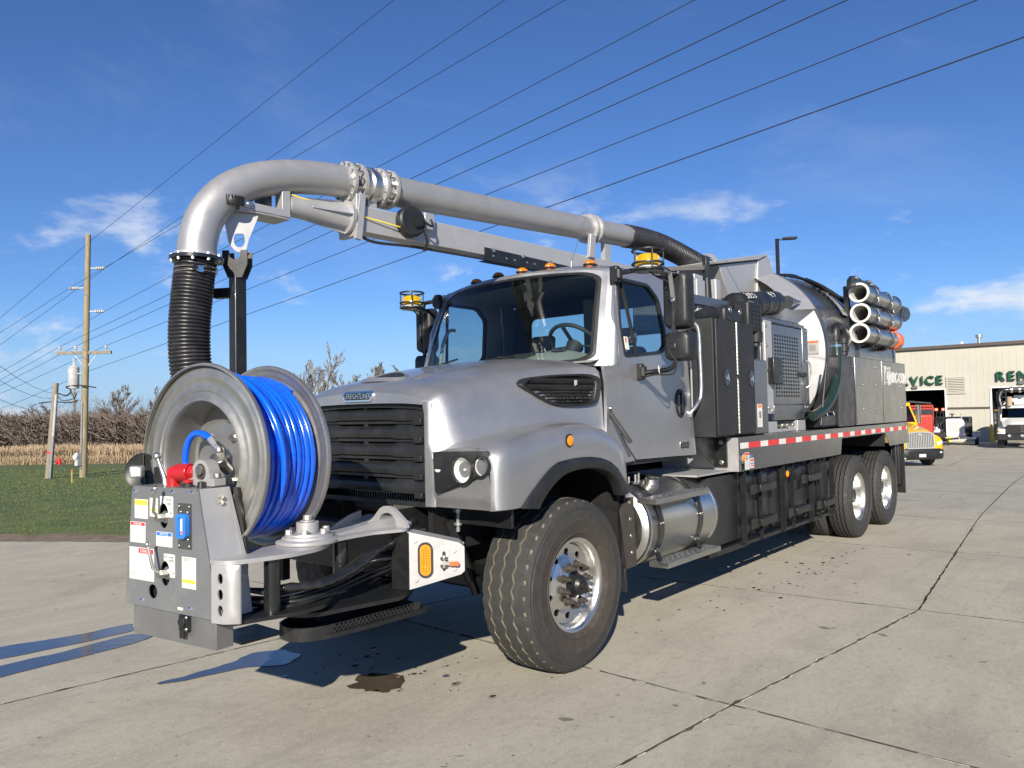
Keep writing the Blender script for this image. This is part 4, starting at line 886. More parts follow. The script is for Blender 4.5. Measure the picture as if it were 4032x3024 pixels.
# under-hood dark parts seen through the gap
g = G('blackpaint'); g.box(-.72, -.74, .98, -.30, -.66, 1.10); g.done('splash_panel', T, bevel=.005); g = G('blackpaint'); g.box(.70, -.62, .98, 1.14, -.60, 1.10); g.done('splash_panel', T, bevel=.005)
for s in (1, -1):
    g = G('blackpaint'); g.box(s*.44, -.98, .70, s*.47, -.30, 1.08)
    for a, b in ((-.55, 1.0), (-.55, .85), (-.78, .78), (-.78, 1.0), (-.35, .92)): g.hexbolt((s*.47, a, b), (s, 0, 0), .018, .014, 'blackpaint')
    g.done('frame_horn', T)
    g = G('galv'); g.tube([(s*.70, -.62, 1.06), (s*.70, -.62, .93)], .012, 8); g.cyl((s*.70, -.62, 1.05), (s*.70, -.62, 1.07), .03, n=10); g.cyl((s*.70, -.62, .97), (s*.70, -.62, .985), .026, n=10); g.done('hood_rest_bolt', T)
# ------------------------------------------------------------------ cab
XS = ([1.2, 2.02, 2.10, 2.76, 2.80], [1.035, 1.035, 1.028, .930, .912])
def sx(z): return interp(*XS, z)
def wbot(s): x = (s*2-1)*1.0; return Vector((x, .70-.22*(1-abs(s*2-1)**2.2), 1.995+.012*(1-(s*2-1)**2)))
def wtop(s): x = (s*2-1)*.905; return Vector((x, .955-.165*(1-abs(s*2-1)**2.2), 2.765+.045*(1-(s*2-1)**2)))
def ws(s, t, off=0.):
    p = wbot(s).lerp(wtop(s), t); c = .035*sin(pi*t); n = Vector(((s*2-1)*.55, -.9, .38)).normalized(); return p+n*(c*.6+off)
def wrect(m, r, n=8, bulge=0.): return rrect(m, m*.9+.012, 1-m, 1-m*1.1, r, n)
def surf_ring(g, S, A, B, offa=0., offb=0., mat=None):
    n = len(A); g.add([S(*p, offa) for p in A]+[S(*p, offb) for p in B], [(k, (k+1) % n, n+(k+1) % n, n+k) for k in range(n)], mat)
outer_ = []
N4 = 9
# outer boundary with the same vertex count as the rounded rectangle
def sq(n=8):
    p = []
    for (x0, y0), (x1, y1), (x2, y2) in (((.5, 0), (1, 0), (1, .5)), ((1, .5), (1, 1), (.5, 1)), ((.5, 1), (0, 1), (0, .5)), ((0, .5), (0, 0), (.5, 0))):
        h = n//2
        pass
    return p
def radial_out(loop):
    out = []
    for x, y in loop:
        dx, dy = x-.5, y-.5; k = .5/max(abs(dx), abs(dy)); out.append((.5+dx*k, .5+dy*k))
    return out
IN = rrect(.070, .060, .930, .930, .085, 8); IN = [q for i in range(len(IN)) for q in ((IN[i], tuple((Vector(IN[i])+Vector(IN[(i+1) % len(IN)]))/2)) if (i+1) % 9 == 0 else (IN[i],))]
def dens(lp, k=3):
    o = []
    for i in range(len(lp)):
        a, b = Vector(lp[i]), Vector(lp[(i+1) % len(lp)]); m = max(1, int((a-b).length/.06))
        for q in range(m): o.append(tuple(a.lerp(b, q/m)))
    return o
IN = dens(IN); GK = [tuple(Vector((.5, .5))+Vector(((x-.5)*1.052, (y-.5)*1.062))) for x, y in IN]; OUT = radial_out(GK)
CABIN = empty('cab', parent=T)
g = G('silver'); mid = [tuple((Vector(a)+Vector(b))/2) for a, b in zip(OUT, GK)]
surf_ring(g, ws, OUT, mid, 0, .006); surf_ring(g, ws, mid, GK, .006, .004); g.done('windshield_surround', CABIN, ang=60)
g = G('plastic'); g2 = [tuple((Vector(a)*.5+Vector(b)*.5)) for a, b in zip(GK, IN)]
surf_ring(g, ws, GK, g2, .004, .014); surf_ring(g, ws, g2, IN, .014, .004); g.done('windshield_gasket', CABIN, ang=60)
g = G('glass'); rings = [[tuple(Vector((.5, .5))+(Vector(p)-Vector((.5, .5)))*k) for p in IN] for k in (1, .8, .6, .4, .2)]
for a, b in zip(rings, rings[1:]): surf_ring(g, ws, a, b, .002, .002)
g.add([ws(*p, .002) for p in rings[-1]], [tuple(range(len(IN)))]); g.done('windshield', CABIN, ang=60)
# roof
def roof(u, v):
    t = u*2-1; p = wtop(u); yb = 1.95; y = lerp(p.y, yb, v); k = sin(min(1, v*3)*pi/2); zc = lerp(p.z, 2.872+.01*v, k); edge = abs(t)**5
    x = t*lerp(.905, .925, v); return (x, y, lerp(zc, 2.775, edge)-.03*sstep((v-.9)/.1)*(1-edge)+.0)
g = G('silver'); g.grid(roof, 28, 14, None, True)
for s in (0, 1):
    g.grid(lambda u, v: Vector(roof(s, u)).lerp(Vector(((s*2-1)*sx(2.70), lerp(.93, 1.95, u), 2.70)), v), 10, 2, None, s == 1)
g.done('cab_roof', CABIN, ang=60)
g = G('headliner'); g.grid(lambda u, v: (lerp(-.86, .86, u), lerp(1.0, 1.957, v), 2.72+.04*sin(pi*u)), 6, 4); g.done('headliner', CABIN)
for k, x in enumerate((-.60, -.30, -.02, .27, .63)):
    u = (x/.91+1)/2; p = Vector(roof(u, .16)); g = G('plastic'); g.sph(p+Vector((0, 0, .004)), 1, 14, None, (.052, .080, .014)); g.sph(p+Vector((0, -.005, .012)), 1, 14, 'amber', (.042, .062, .036)); g.done('roof_marker_lamp', CABIN, ang=60)
g = G('boltmetal'); p = Vector(roof(.78, .10)); g.cyl(p, p+Vector((0,0,.05)), .012, .006, n=8); g.cyl(p+Vector((0,0,.05)), p+Vector((.06,.17,.50)), .0022, .0012, n=5, mat='wire'); g.done('antenna', CABIN)
# cab sides: lower door, window frame, cowl, rear pillar
WIN = roundpoly([(.853,2.060),(1.45,2.118),(1.565,2.20),(1.535,2.58),(1.39,2.690),(1.00,2.690),(.905,2.66),(.845,2.33)], .05, 4)
def inset(lp, d):
    c = Vector((sum(p[0] for p in lp)/len(lp), sum(p[1] for p in lp)/len(lp))); return [tuple(c+(Vector(p)-c)*(1-d/((Vector(p)-c).length+1e-6))) for p in lp]
DLOW = [(.782, 2.02), (.778, 1.62), (.785, 1.50), (.865, 1.40), (.985, 1.290), (1.60, 1.282), (1.895, 1.275), (1.895, 1.60), (1.875, 1.90), (1.865, 2.02)]
for s in (1, -1):
    D = empty('door', parent=T)
    f = lambda y, z, h: Vector((s*(sx(z)+h-.025), y, z))
    def P(g, outer, holes, mat, t=.025, fn=f, **k):
        g.plate(outer, holes, (0,0,0), (0,1,0), (0,0,1), t, mat, fn=fn, **k)
        if s < 0: g.f = [q[::-1] for q in g.f]
    g = G('silver'); P(g, DLOW, [], 'silver', .028); g.done('door_skin', D, bevel=.006, seg=3)
    up_ = [(.785, 2.0195), (1.863, 2.0195), (1.80, 2.40), (1.70, 2.735), (1.0, 2.742), (.925, 2.735), (.80, 2.40)]
    up_ = dens(up_)
    g = G('silver'); P(g, up_, [WIN], 'silver', .026, extra=[]); g.done('window_frame', D, bevel=.004)
    g = G('plastic'); P(g, WIN, [inset(WIN, .028)], 'plastic', .034); g.done('window_seal', D, bevel=.005)
    g = G('glassdark'); W2 = inset(WIN, .024); g.add([f(y, z, .016) for y, z in W2], [tuple(range(len(W2)))] if s > 0 else [tuple(range(len(W2)))[::-1]]); g.done('side_window', D)
    g = G('plastic'); g.bar(f(.985, 2.67, .022), f(1.05, 2.075, .022), .018, .022, (s, 0, 0)); g.done('vent_post', D)
    hp = circ(1.705, 1.715, .078, 24, .118); g = G('plastic'); P(g, hp, [circ(1.705, 1.715, .060, 20, .098)], 'plastic', .040); g.add([f(y, z, .012) for y, z in circ(1.705, 1.715, .062, 20, .10)], [tuple(range(20))] if s > 0 else [tuple(range(20))[::-1]], 'dark')
    g.bar(f(1.70, 1.80, .05), f(1.70, 1.635, .05), .030, .022, (s, 0, 0), 'blackgloss'); g.cyl(f(1.70, 1.795, .03), f(1.70, 1.795, .045), .012, n=10, mat='blackgloss'); g.done('door_handle', D, bevel=.003)
    # raised lower crease of the door
    if s > 0:
        g = G('label'); P(g, rrect(.905, 2.125, .955, 2.225, .004, 1), [], 'label', .0205); 
        for k in range(5): g.box(s*(sx(2.2)-.004), .91, 2.15+.014*k, s*(sx(2.2)-.0005), .93, 2.157+.014*k, 'labelred')
        g.done('window_sticker', D)
        g = G('chrome'); P(g, rrect(1.69, 1.335, 1.845, 1.392, .006, 2), [], 'chrome', .032); P(g, rrect(1.695, 1.340, 1.84, 1.387, .004, 2), [], 'dark', .034)
        g.text('114', (1.0395+.006, 1.742, 1.363), (0,1,0), (0,0,1), .058, .002, 'chrome'); g.text('SD', (1.0395+.006, 1.812, 1.363), (0,1,0), (0,0,1), .045, .002, 'chrome', sx=.8); g.done('model_badge', D)
    # cowl panel between hood and door
    cw = [(.565, 1.26), (.97, 1.283), (.852, 1.395), (.772, 1.49), (.764, 1.62), (.768, 2.02), (.72, 2.0), (.57, 1.985), (.60, 1.85), (.59, 1.56)]
    g = G('silver'); P(g, cw, [], 'silver', .024); g.done('cowl_panel', T, bevel=.006, seg=3)
    g = G('silver')
    def apil(u, v): # corner between windshield surround and door
        z = lerp(1.995, 2.765, v); a = ws(1 if s > 0 else 0, v); b = Vector((s*(sx(z)), lerp(.772, .918, v), z)); return a.lerp(b, u)+Vector((s*.012*sin(pi*u), -.004*sin(pi*u), 0))
    g.grid(apil, 5, 10, None, s < 0); g.done('a_pillar', CABIN, ang=60)
    g = G('silver'); P(g, [(1.905, 1.275), (1.985, 1.275), (1.985, 2.72), (1.72, 2.735), (1.812, 2.40), (1.875, 2.03)], [], 'silver', .024); g.done('b_pillar', CABIN, bevel=.008)
    # grab bar behind the door
    g = G('rimalu'); g.tube(smooth([(s*1.03, 1.93, 2.42), (s*1.085, 1.985, 2.36), (s*1.09, 2.0, 2.1), (s*1.09, 2.0, 1.80), (s*1.075, 1.93, 1.69), (s*1.05, 1.885, 1.64), (s*1.04, 1.885, 1.60)], 5), .016, 10); g.hexbolt((s*1.045, 1.885, 1.605), (s, 0, 0)); g.done('grab_bar', T, ang=60)
# cab floor, back wall with window, dash, wheel, seats
BW = rrect(-.74, 2.14, .74, 2.60, .06, 4)
g = G('darktrim'); g.plate([(-1.0, 1.27), (1.0, 1.27), (1.0, 2.05), (.92, 2.74), (.6, 2.80), (-.6, 2.80), (-.92, 2.74), (-1.0, 2.05)], [BW], (0,0,0), (1,0,0), (0,0,1), .03, fn=lambda x, y, h: Vector((x, 1.955+h, y)), wall='plastic')
g.done('back_wall', CABIN); g = G('silver'); g.plate([(-1.0, 1.27), (1.0, 1.27), (1.0, 2.05), (.92, 2.74), (.6, 2.80), (-.6, 2.80), (-.92, 2.74), (-1.0, 2.05)], [BW], (0,0,0), (1,0,0), (0,0,1), .008, fn=lambda x, y, h: Vector((x, 1.988+h, y))); g.done('rear_skin', CABIN)
g = G('glass'); g.add([(x, 1.972, z) for x, z in BW], [tuple(range(len(BW)))]); g.done('rear_window', CABIN)
g = G('darktrim'); g.box(-1.0, .62, 1.25, 1.0, 1.95, 1.29); g.done('cab_floor', CABIN); g = G('dark'); g.box(-.98, .60, 1.29, .98, .66, 1.95); g.done('firewall', CABIN)
def dash(u, v):
    x = lerp(-.93, .93, u); hump = .10*math.exp(-((x-.42)/.34)**2); prof_ = [(.56, 2.02), (.70, 2.045+hump*.5), (.86, 2.06+hump), (.96, 2.04+hump), (1.0, 1.95+hump*.7), (.98, 1.72)]
    i = min(int(v*5), 4); t = v*5-i; return (x, lerp(prof_[i][0], prof_[i+1][0], t)-.05*(1-abs(x)), lerp(prof_[i][1], prof_[i+1][1], t))
g = G('dash'); g.grid(dash, 30, 15, None, False); g.done('dashboard', CABIN, ang=60)
g = G('darktrim')
for k in range(9): rr = .012+.0075*k; g.tube([(.47+rr*cos(a), .80+rr*sin(a)*.55, 2.148+.012*(rr*sin(a)/.08)) for a in [2*pi*q/20 for q in range(20)]], .0022, 4, closed=True)
g.done('dash_speaker', CABIN)
c = Vector((.45, 1.05, 2.20)); ax = Vector((0, .72, .70)).normalized(); x_ = Vector((1,0,0)); y_ = ax.cross(x_)
g = G('darktrim'); g.tube([c+.225*(cos(a)*x_+sin(a)*y_) for a in [2*pi*k/36 for k in range(36)]], .017, 8, closed=True)
for a in (0, pi, -pi/2): g.bar(c, c+.22*(cos(a)*x_+sin(a)*y_)-ax*.02, .03, .015)
g.cyl(c-ax*.10, c+ax*.0, .05, .075, n=16); g.done('steering_wheel', CABIN, ang=60)
for x in (-.45, .45):
    S_ = empty('seat', parent=CABIN)
    g = G('seat'); g.box(x-.25, 1.22, 1.62, x+.25, 1.72, 1.78); g.done('cushion', S_, bevel=.05, seg=3); g = G('seat'); g.bar((x, 1.66, 1.70), (x, 1.78, 2.22), .48, .12, (0,1,0)); g.done('backrest', S_, bevel=.05, seg=3); g = G('seat'); g.bar((x, 1.79, 2.24), (x, 1.81, 2.40), .26, .09, (0,1,0)); g.done('headrest', S_, bevel=.035, seg=3)
g = G('dash'); g.tube(smooth([(-.90, .84, 2.10), (-.88, .86, 2.30), (-.86, .92, 2.42), (-.84, .98, 2.43)], 4), .016, 8); g.done('interior_grab_handle', CABIN)
g = G('dash'); g.bar((-.12, 1.06, 2.72), (-.02, 1.0, 2.08), .05, .04, (0, 1, 0)) if False else g.box(-.10, .92, 2.02, .10, .98, 2.16, 'darktrim'); g.done('radio_console', CABIN, bevel=.01)
g = G('seat'); g.box(-.06, 1.93, 1.9, .05, 1.95, 2.72); g.done('rear_trim_post', CABIN)
# mirrors and beacons
def beacon(parent, c):
    B = empty('warning_beacon', parent=parent)
    g = G('blackpaint'); g.cyl(c+Vector((0,0,-.062)), c+Vector((0,0,-.050)), .118, n=28); g.done('beacon_plate', B)
    g = G('labelgrey'); g.cyl(c+Vector((0,0,-.05)), c+Vector((0,0,-.030)), .085, n=24); g.done('beacon_base', B)
    g = G('beaconyellow'); g.lathe([(.082, -.03), (.086, .01), (.083, .015), (.080, .045), (.07, .055), (.0, .058)], c, (0,0,1), 28); 
    for k in range(24): a = 2*pi*k/24; g.bar(c+Vector((.083*cos(a), .083*sin(a), -.025)), c+Vector((.081*cos(a), .081*sin(a), .042)), .006, .006)
    g.done('beacon_lens', B, ang=50)
    g = G('blackpaint')
    for z in (-.012, .085): g.tube([c+Vector((.112*cos(a), .112*sin(a), z)) for a in [2*pi*k/30 for k in range(30)]], .0085, 6, closed=True)
    for k in range(5): a = 2*pi*k/5+.5; g.tube([c+Vector((.112*cos(a), .112*sin(a), -.055)), c+Vector((.112*cos(a), .112*sin(a), .085))], .006, 6)
    g.done('beacon_cage', B, ang=60)
for s in (1, -1):
    MR = empty('mirror_assembly', parent=T)
    def p(x, y, z): return Vector((s*x, y, z))
    g = G('blackgloss'); g.tube(smooth([p(.965, .885, 2.705), p(1.05, .90, 2.712), p(1.20, .955, 2.722), p(1.29, 1.02, 2.715), p(1.335, 1.055, 2.66), p(1.338, 1.062, 2.55)], 4)+smooth([p(1.338, 1.065, 2.3), p(1.34, 1.07, 2.06), p(1.335, 1.07, 2.0), p(1.29, 1.065, 1.965), p(1.2, 1.06, 1.955), p(1.06, 1.05, 1.945)], 4), .019, 10); g.done('mirror_arm', MR, ang=60)
    for q in (p(.955, .88, 2.70), p(1.045, 1.05, 1.955)):
        g = G('plastic'); g.bar(q+Vector((0,0,-.065)), q+Vector((0,0,.065)), .06, .07, (s, 0, 0)); g.cyl(q+Vector((s*.03,0,-.045)), q+Vector((s*.03,0,.045)), .032, n=14); g.done('arm_mount', MR, bevel=.015)
    yM = 1.12
    def shell(z0, z1, w0, x0, name, d=.10):
        rows_ = []
        lp = rrect(x0-w0/2, z0, x0+w0/2, z1, min(.055, w0*.3), 6)
        for k, (sc, y) in enumerate(((.70, yM-d*.62), (.88, yM-d*.5), (.97, yM-d*.25), (1., yM+d*.1), (1., yM+d*.4), (.95, yM+d*.5))):
            cx_, cz_ = x0, (z0+z1)/2; rows_.append([p(cx_+(a-cx_)*sc, y, cz_+(b-cz_)*(sc*.5+.5 if sc < .9 else sc)) for a, b in lp])
        g = G('plastic'); g.ring_loft(rows_ if s < 0 else rows_, None, True); g.done(name, MR, ang=50)
        g = G('chrome'); q = rrect(x0-w0/2+.015, z0+.015, x0+w0/2-.015, z1-.015, .03, 4); g.add([p(a, yM+d*.5+.002, b) for a, b in q], [tuple(range(len(q)))]); g.done('mirror_glass', MR)
    shell(2.265, 2.70, .215, 1.355, 'main_mirror_housing', .11); shell(2.025, 2.245, .225, 1.365, 'convex_mirror_housing', .13)
    for z in (2.50, 2.13): g = G('plastic'); g.bar(p(1.338, 1.06, z-.03), p(1.338, 1.06, z+.03), .058, .052, (0,1,0)); g.done('mirror_clamp', MR, bevel=.012)
    g = G('wire'); g.tube(smooth([p(1.27, .95, 2.66), p(1.36, 1.03, 2.60), p(1.365, 1.045, 2.40), p(1.31, 1.045, 2.12), p(1.365, 1.04, 2.02), p(1.33, 1.05, 1.93), p(1.18, 1.05, 1.93), p(1.07, 1.05, 1.915), p(1.04, 1.06, 1.95)], 5), .0065, 6); g.done('mirror_cable', MR)
    if s > 0: g = G('label'); g.lathe([(.023, -.004), (.026, 0), (.023, .004)], p(1.22, 1.06, 1.957), (1,0,.06), 12); g.box(1.218, 1.03, 1.965, 1.224, 1.035, 1.995); g.done('cable_tie', MR)
    bc = p(1.285, .80, 2.735) if s > 0 else p(1.30, .875, 2.735)
    beacon(T, bc)
    g = G('galv'); g.plate([(-.09, -.05), (.09, -.05), (.09, .09), (.13, .30), (.07, .30), (-.02, .12)], [], bc+Vector((0,0,-.068)), (s, 0, 0), (0, 1, 0), .004) if s > 0 else g.plate([(-.09, -.05), (.09, -.05), (.09, .09), (.13, .30), (.07, .30), (-.02, .12)][::-1], [], bc+Vector((0,0,-.068)), (s, 0, 0), (0, 1, 0), .004)
    g.bar(bc+Vector((s*.09, .16, -.066)), bc+Vector((s*.065, .25, -.27)), .034, .005, (0,1,0)); g.hexbolt(bc+Vector((s*.10, .27, -.06)), (0,0,1), .011, .014); g.hexbolt(bc+Vector((s*.065, .24, -.26)), (0,-1,0), .012, .014); g.done('beacon_bracket', T)
    g = G('wire'); g.tube(smooth([bc+Vector((0,0,-.06)), bc+Vector((s*.03,.08,-.10)), bc+Vector((s*.06,.18,-.13)), bc+Vector((s*.05,.25,-.2))], 4), .006, 6); g.done('beacon_cable', T)
# wipers
for x in (-.35, .45):
    g = G('plastic'); a = ws((x/1.0+1)/2, .03, .03); b = ws(((x-.35)/1.0+1)/2, .11, .025); g.tube([a, b], .008, 6); g.tube([ws(((x-.62)/1.0+1)/2, .075, .02), ws(((x-.02)/1.0+1)/2, .13, .02)], .008, 6); g.done('wiper', T)
# ------------------------------------------------------------------ front hose reel on its swinging frame (local axes a, b, z)
RQ = Vector((.789, -2.305, 0)); RM = Matrix.Translation(RQ) @ Matrix.Rotation(radians(8), 4, 'Z')
def RG(mat='silver2'): g = G(mat); g.T = RM; return g
HR = empty('hose_reel', parent=T); HR['label'] = 'steel reel wound with blue hose'
CP = empty('control_panel', parent=T)
AC, ZC = -.30, 1.462
def flange(b, s, name):
    g = RG('reelmetal'); R_o = .475
    g.lathe([(R_o-.012, -s*.004), (R_o, 0), (R_o+.003, s*.012), (R_o-.003, s*.024), (R_o-.012, s*.026), (R_o-.022, s*.020), (R_o-.035, s*.016), (.425, s*.018), (.418, s*.013), (.405, s*.012), (.398, s*.017), (.36, s*.014), (.352, s*.008), (.342, s*.006), (.335, s*.012), (.318, s*.008), (.305, -s*.002), (.292, -s*.004), (.284, s*.006), (.280, s*.03), (.275, s*.15), (.270, s*.165), (.22, s*.170), (.05, s*.170), (0, s*.170)], (AC, b, ZC), (0, 1, 0), 96)
    return g.done(name, HR, ang=50)
flange(.17, 1, 'near_flange'); flange(.575, -1, 'far_flange')
g = RG('reelmetal'); g.lathe([(.0, .29), (.185, .29), (.185, .33), (.0, .33)], (AC, 0, ZC), (0, 1, 0), 48)
for k in range(4): a = pi/4+k*pi/2; g.hexbolt((AC+.15*cos(a), .29, ZC+.15*sin(a)), (0,-1,0), .016, .03)
g.done('hub_plate', HR)
g = RG('greymetal'); g.cyl((AC, .24, ZC-.0), (AC, .34, ZC), .026, n=18); g.done('axle_shaft', HR)
g = RG('hoseblue'); g.cyl((AC, .19, ZC), (AC, .56, ZC), .372, n=72, caps=False); g.done('inner_hose_layers', HR, ang=60)
rh = random.Random(4)
def windings():
    g = RG('hoseblue'); hr = .0163; turns = 11; per = 132; b0, b1 = .207, .540; pts = []; n = turns*per
    for i in range(n+1):
        t = i/n; a = 2*pi*turns*t+.6; turn = turns*t; bb = lerp(b0, b1, t)+.0022*sin(a*1.0+turn*1.7); rad = .400+.004*sin(turn*2.1)+.002*sin(a*2+turn)
        pts.append(Vector((AC+rad*sin(a), bb, ZC+rad*cos(a))))
    ns = 14
    def strand(P, printing):
        x0 = len(g.f); g.tube(P, hr, ns, True)
        on = 0; cnt = len(P)-1
        for i in range(cnt):
            if i % 3 == 0: on = printing and rh.random() < .55
            if on:
                # the face turned away from the drum carries the print
                best = None
                for j in range(ns):
                    f = g.f[x0+i*ns+j]; c = sum((Vector(g.v[k]) for k in f), Vector())/4; lc = RM.inverted() @ c; d = math.hypot(lc.x-AC, lc.z-ZC)-abs(lc.y-P[i].y-.006)*.4
                    if best is None or d > best[0]: best = (d, x0+i*ns+j)
                g.m[best[1]] = 'print_dark'
    strand(pts, True)
    # loose over-wraps crossing the lay
    for (ba, bb_, r0, a0, a1) in ((.238, .330, .430, -1.1, 2.7),):
        P = []
        for i in range(90):
            t = i/89; a = lerp(a0, a1, t); e = sstep(min(t, 1-t)*5); P.append(Vector((AC+lerp(.402, r0, e)*sin(a), lerp(ba, bb_, sstep(t)), ZC+lerp(.402, r0, e)*cos(a))))
        strand(P, True)
    return g.done('wound_hose', HR, ang=70)
windings()
# leader hose with swivel fittings
g = RG('hoseblue'); g.tube(smooth([(-.46, .20, 1.40), (-.462, .20, 1.47), (-.44, .20, 1.545), (-.385, .20, 1.590), (-.31, .20, 1.585), (-.255, .20, 1.560)], 7), .0165, 12); g.done('leader_hose', HR, ang=70)
g = RG('boltmetal'); g.tube([(-.262, .20, 1.564), (-.225, .20, 1.535)], .019, 10, mat='galv'); g.tube([(-.228, .20, 1.538), (-.20, .20, 1.514)], .022, 6); g.sph((-.196, .20, 1.508), .023, 10); g.tube([(-.196, .20, 1.505), (-.20, .205, 1.455)], .021, 6); g.tube([(-.20, .205, 1.462), (-.203, .22, 1.435)], .030, 6); g.tube([(-.203, .22, 1.44), (-.21, .26, 1.405)], .026, 10); g.done('hose_fitting', HR)
g = RG('red'); g.cyl((-.375, .075, 1.33), (-.375, .075, 1.40), .032, n=16); g.cyl((-.375, .075, 1.33), (-.375, .075, 1.352), .038, n=8); g.sph((-.375, .075, 1.405), .035, 12); g.cyl((-.375, .075, 1.405), (-.345, .08, 1.406), .036, n=16); g.cyl((-.345, .08, 1.406), (-.26, .09, 1.408), .044, n=20); g.cyl((-.26, .09, 1.408), (-.225, .095, 1.409), .038, n=6); g.done('swivel_joint', CP, bevel=.003)
g = RG('boltmetal'); g.cyl((-.235, .095, 1.41), (-.18, .12, 1.41), .024, n=12); g.cyl((-.21, .105, 1.41), (-.185, .12, 1.41), .046, n=20, mat='rusty'); g.done('shaft_seal', CP)
# pillow block bearing
lp = [(-.085, 0), (.085, 0), (.085, .03), (.052, .03)]+[(.052*cos(a), .055+.050*sin(a)) for a in [pi*k/12 for k in range(13)]]+[(-.052, .03), (-.085, .03)]
lp = [(x*1.2, y*1.15) for x, y in lp]
g = RG('silver2'); g.plate(lp, [circ(0, .064, .040, 18)], (-.165, .13, 1.350), (1, 0, 0), (0, 0, 1), .06)
for s in (-.07, .07): g.hexbolt((-.165+s*1.2, .10, 1.386), (0,0,1), .016, .022)
g.done('pillow_block', CP, bevel=.004)
g = RG('rusty'); g.cyl((-.165, .075, 1.424), (-.165, .14, 1.424), .040, n=20); g.cyl((-.165, .06, 1.424), (-.165, .075, 1.424), .024, n=16, mat='boltmetal'); g.done('bearing_insert', CP)
# panel plate with slots
PAN = roundpoly([(-.645, .772), (.060, .766), (-.080, 1.345), (-.585, 1.343)], .022, 4)
holes = [circ(-.335, 1.21, .037, 22, .058), circ(-.325, .942, .037, 22, .058), roundpoly(circ(-.421, .849, .037, 8, .036), .01, 2)]
def panf(x, y, h): return Vector((x, -h, y))
g = RG('greypaint'); g.plate(PAN, holes, (0,0,0), (1,0,0), (0,0,1), .006, fn=panf); g.done('face_plate', CP, bevel=.0015)
g = RG('dark'); g.box(-.50, .03, .80, -.28, .04, 1.30); g.done('panel_recess', CP)
# cabinet behind, side cheeks
g = RG('silver2'); g.add([(.057, .001, .77), (-.079, .001, 1.343), (-.06, .15, 1.343), (.03, .17, 1.03), (.057, .18, .77)], [(0, 4, 3, 2, 1)]); g.add([(-.642, .001, .77), (-.583, .001, 1.342), (-.583, .14, 1.342), (-.642, .17, .77)], [(0, 1, 2, 3)]); g.add([(-.583, .001, 1.3435), (-.079, .001, 1.3445), (-.06, .15, 1.3435), (-.583, .14, 1.3425)], [(0, 1, 2, 3)], 'greypaint'); g.done('cabinet_side', CP, ang=20)
g = RG('scuffed'); g.box(-.605, .012, .628, .020, .105, .775); g.done('lower_box', CP, bevel=.003)
g = RG('plastic'); g.box(-.215, -.012, .695, -.155, .012, .765); g.cyl((-.185, -.005, .735), (-.185, -.022, .735), .026, n=6); g.box(-.205, -.016, .662, -.175, .0, .70)
for a, z in ((-.16, .705), (-.16, .758)): g.hexbolt((a, -.012, z), (0,-1,0), .006, .005)
g.done('power_socket', CP, bevel=.003)
for a, z in ((-.568,1.315),(-.422,1.319),(-.267,1.322),(-.121,1.325),(-.509,.797),(-.141,.797)):
    g = RG('chrome'); g.lathe([(.013, 0), (.012, .004), (.007, .008), (0, .009)], (a, -.006, z), (0,-1,0), 14); g.done('panel_screw', CP)
for z in (1.30, 1.275): g = RG('boltmetal'); g.hexbolt((-.045, .09, z), (1,0,.2), .009, .01); g.done('side_bolt', CP)
g = RG('greypaint'); g.tube([(-.231+.039*cos(a), -.0066, .848+.036*sin(a)) for a in [2*pi*k/28 for k in range(28)]], .0016, 4, closed=True, mat='labelprint'); g.done('knockout_outline', CP)
# decals
def decal(x0, z1, x1, z0, parts, name='decal', rad=0.):
    """parts: list of (u0, v0, u1, v1, mat) in label fractions, or (u, v, text, size, mat)"""
    g = RG('label'); g.plate(rrect(x0, z0, x1, z1, rad or .002, 3), [], (0,0,0), (1,0,0), (0,0,1), .0074, fn=panf)
    W_, H_ = x1-x0, z1-z0
    for p in parts:
        if isinstance(p[2], str): g.text(p[2], (x0+p[0]*W_, -.0082, z1-p[1]*H_), (1,0,0), (0,0,1), p[3], .0003, p[4], sx=p[5] if len(p) > 5 else 1.)
        else: g.plate([(x0+p[0]*W_, z1-p[3]*H_), (x0+p[2]*W_, z1-p[3]*H_), (x0+p[2]*W_, z1-p[1]*H_), (x0+p[0]*W_, z1-p[1]*H_)], [], (0,0,0), (1,0,0), (0,0,1), .0081, p[4], fn=panf)
    return g.done(name, CP, ang=20)
rl = random.Random(9)
def lines(u0, u1, v0, v1, n, mat='labelgrey'): return [(u0, lerp(v0, v1, k/n), u0+(u1-u0)*rl.uniform(.6, 1), lerp(v0, v1, k/n)+(v1-v0)/n*.42, mat) for k in range(n)]
decal(-.564, 1.281, -.458, 1.189, [(.03, .03, .97, .30, 'labelyellow'), (.5, .165, 'CAUTION', .024, 'labelprint', .95)]+lines(.07, .75, .38, .60, 3)+lines(.07, .9, .68, .95, 4))
decal(-.442, 1.291, -.380, 1.203, lines(.15, .85, .06, .18, 2)+[(.38, .22, .62, .42, 'labelred'), (.12, .28, .22, .36, 'labelprint'), (.78, .28, .88, .36, 'labelprint'), (.06, .58, .94, .70, 'labelyellow'), (.5, .64, 'CAUTION', .010, 'labelprint', 1.)]+lines(.1, .9, .74, .95, 4))
decal(-.599, 1.171, -.478, 1.072, [(.03, .02, .97, .17, 'labelred'), (.5, .10, 'DANGER', .016, 'label', 1.), (.12, .25, .15, .60, 'labelgrey'), (.85, .25, .88, .60, 'labelgrey'), (.35, .35, .68, .38, 'labelgrey'), (.4, .42, .6, .56, 'labelgrey'), (.05, .63, .95, .65, 'labelgrey')]+lines(.06, .95, .69, .95, 5))
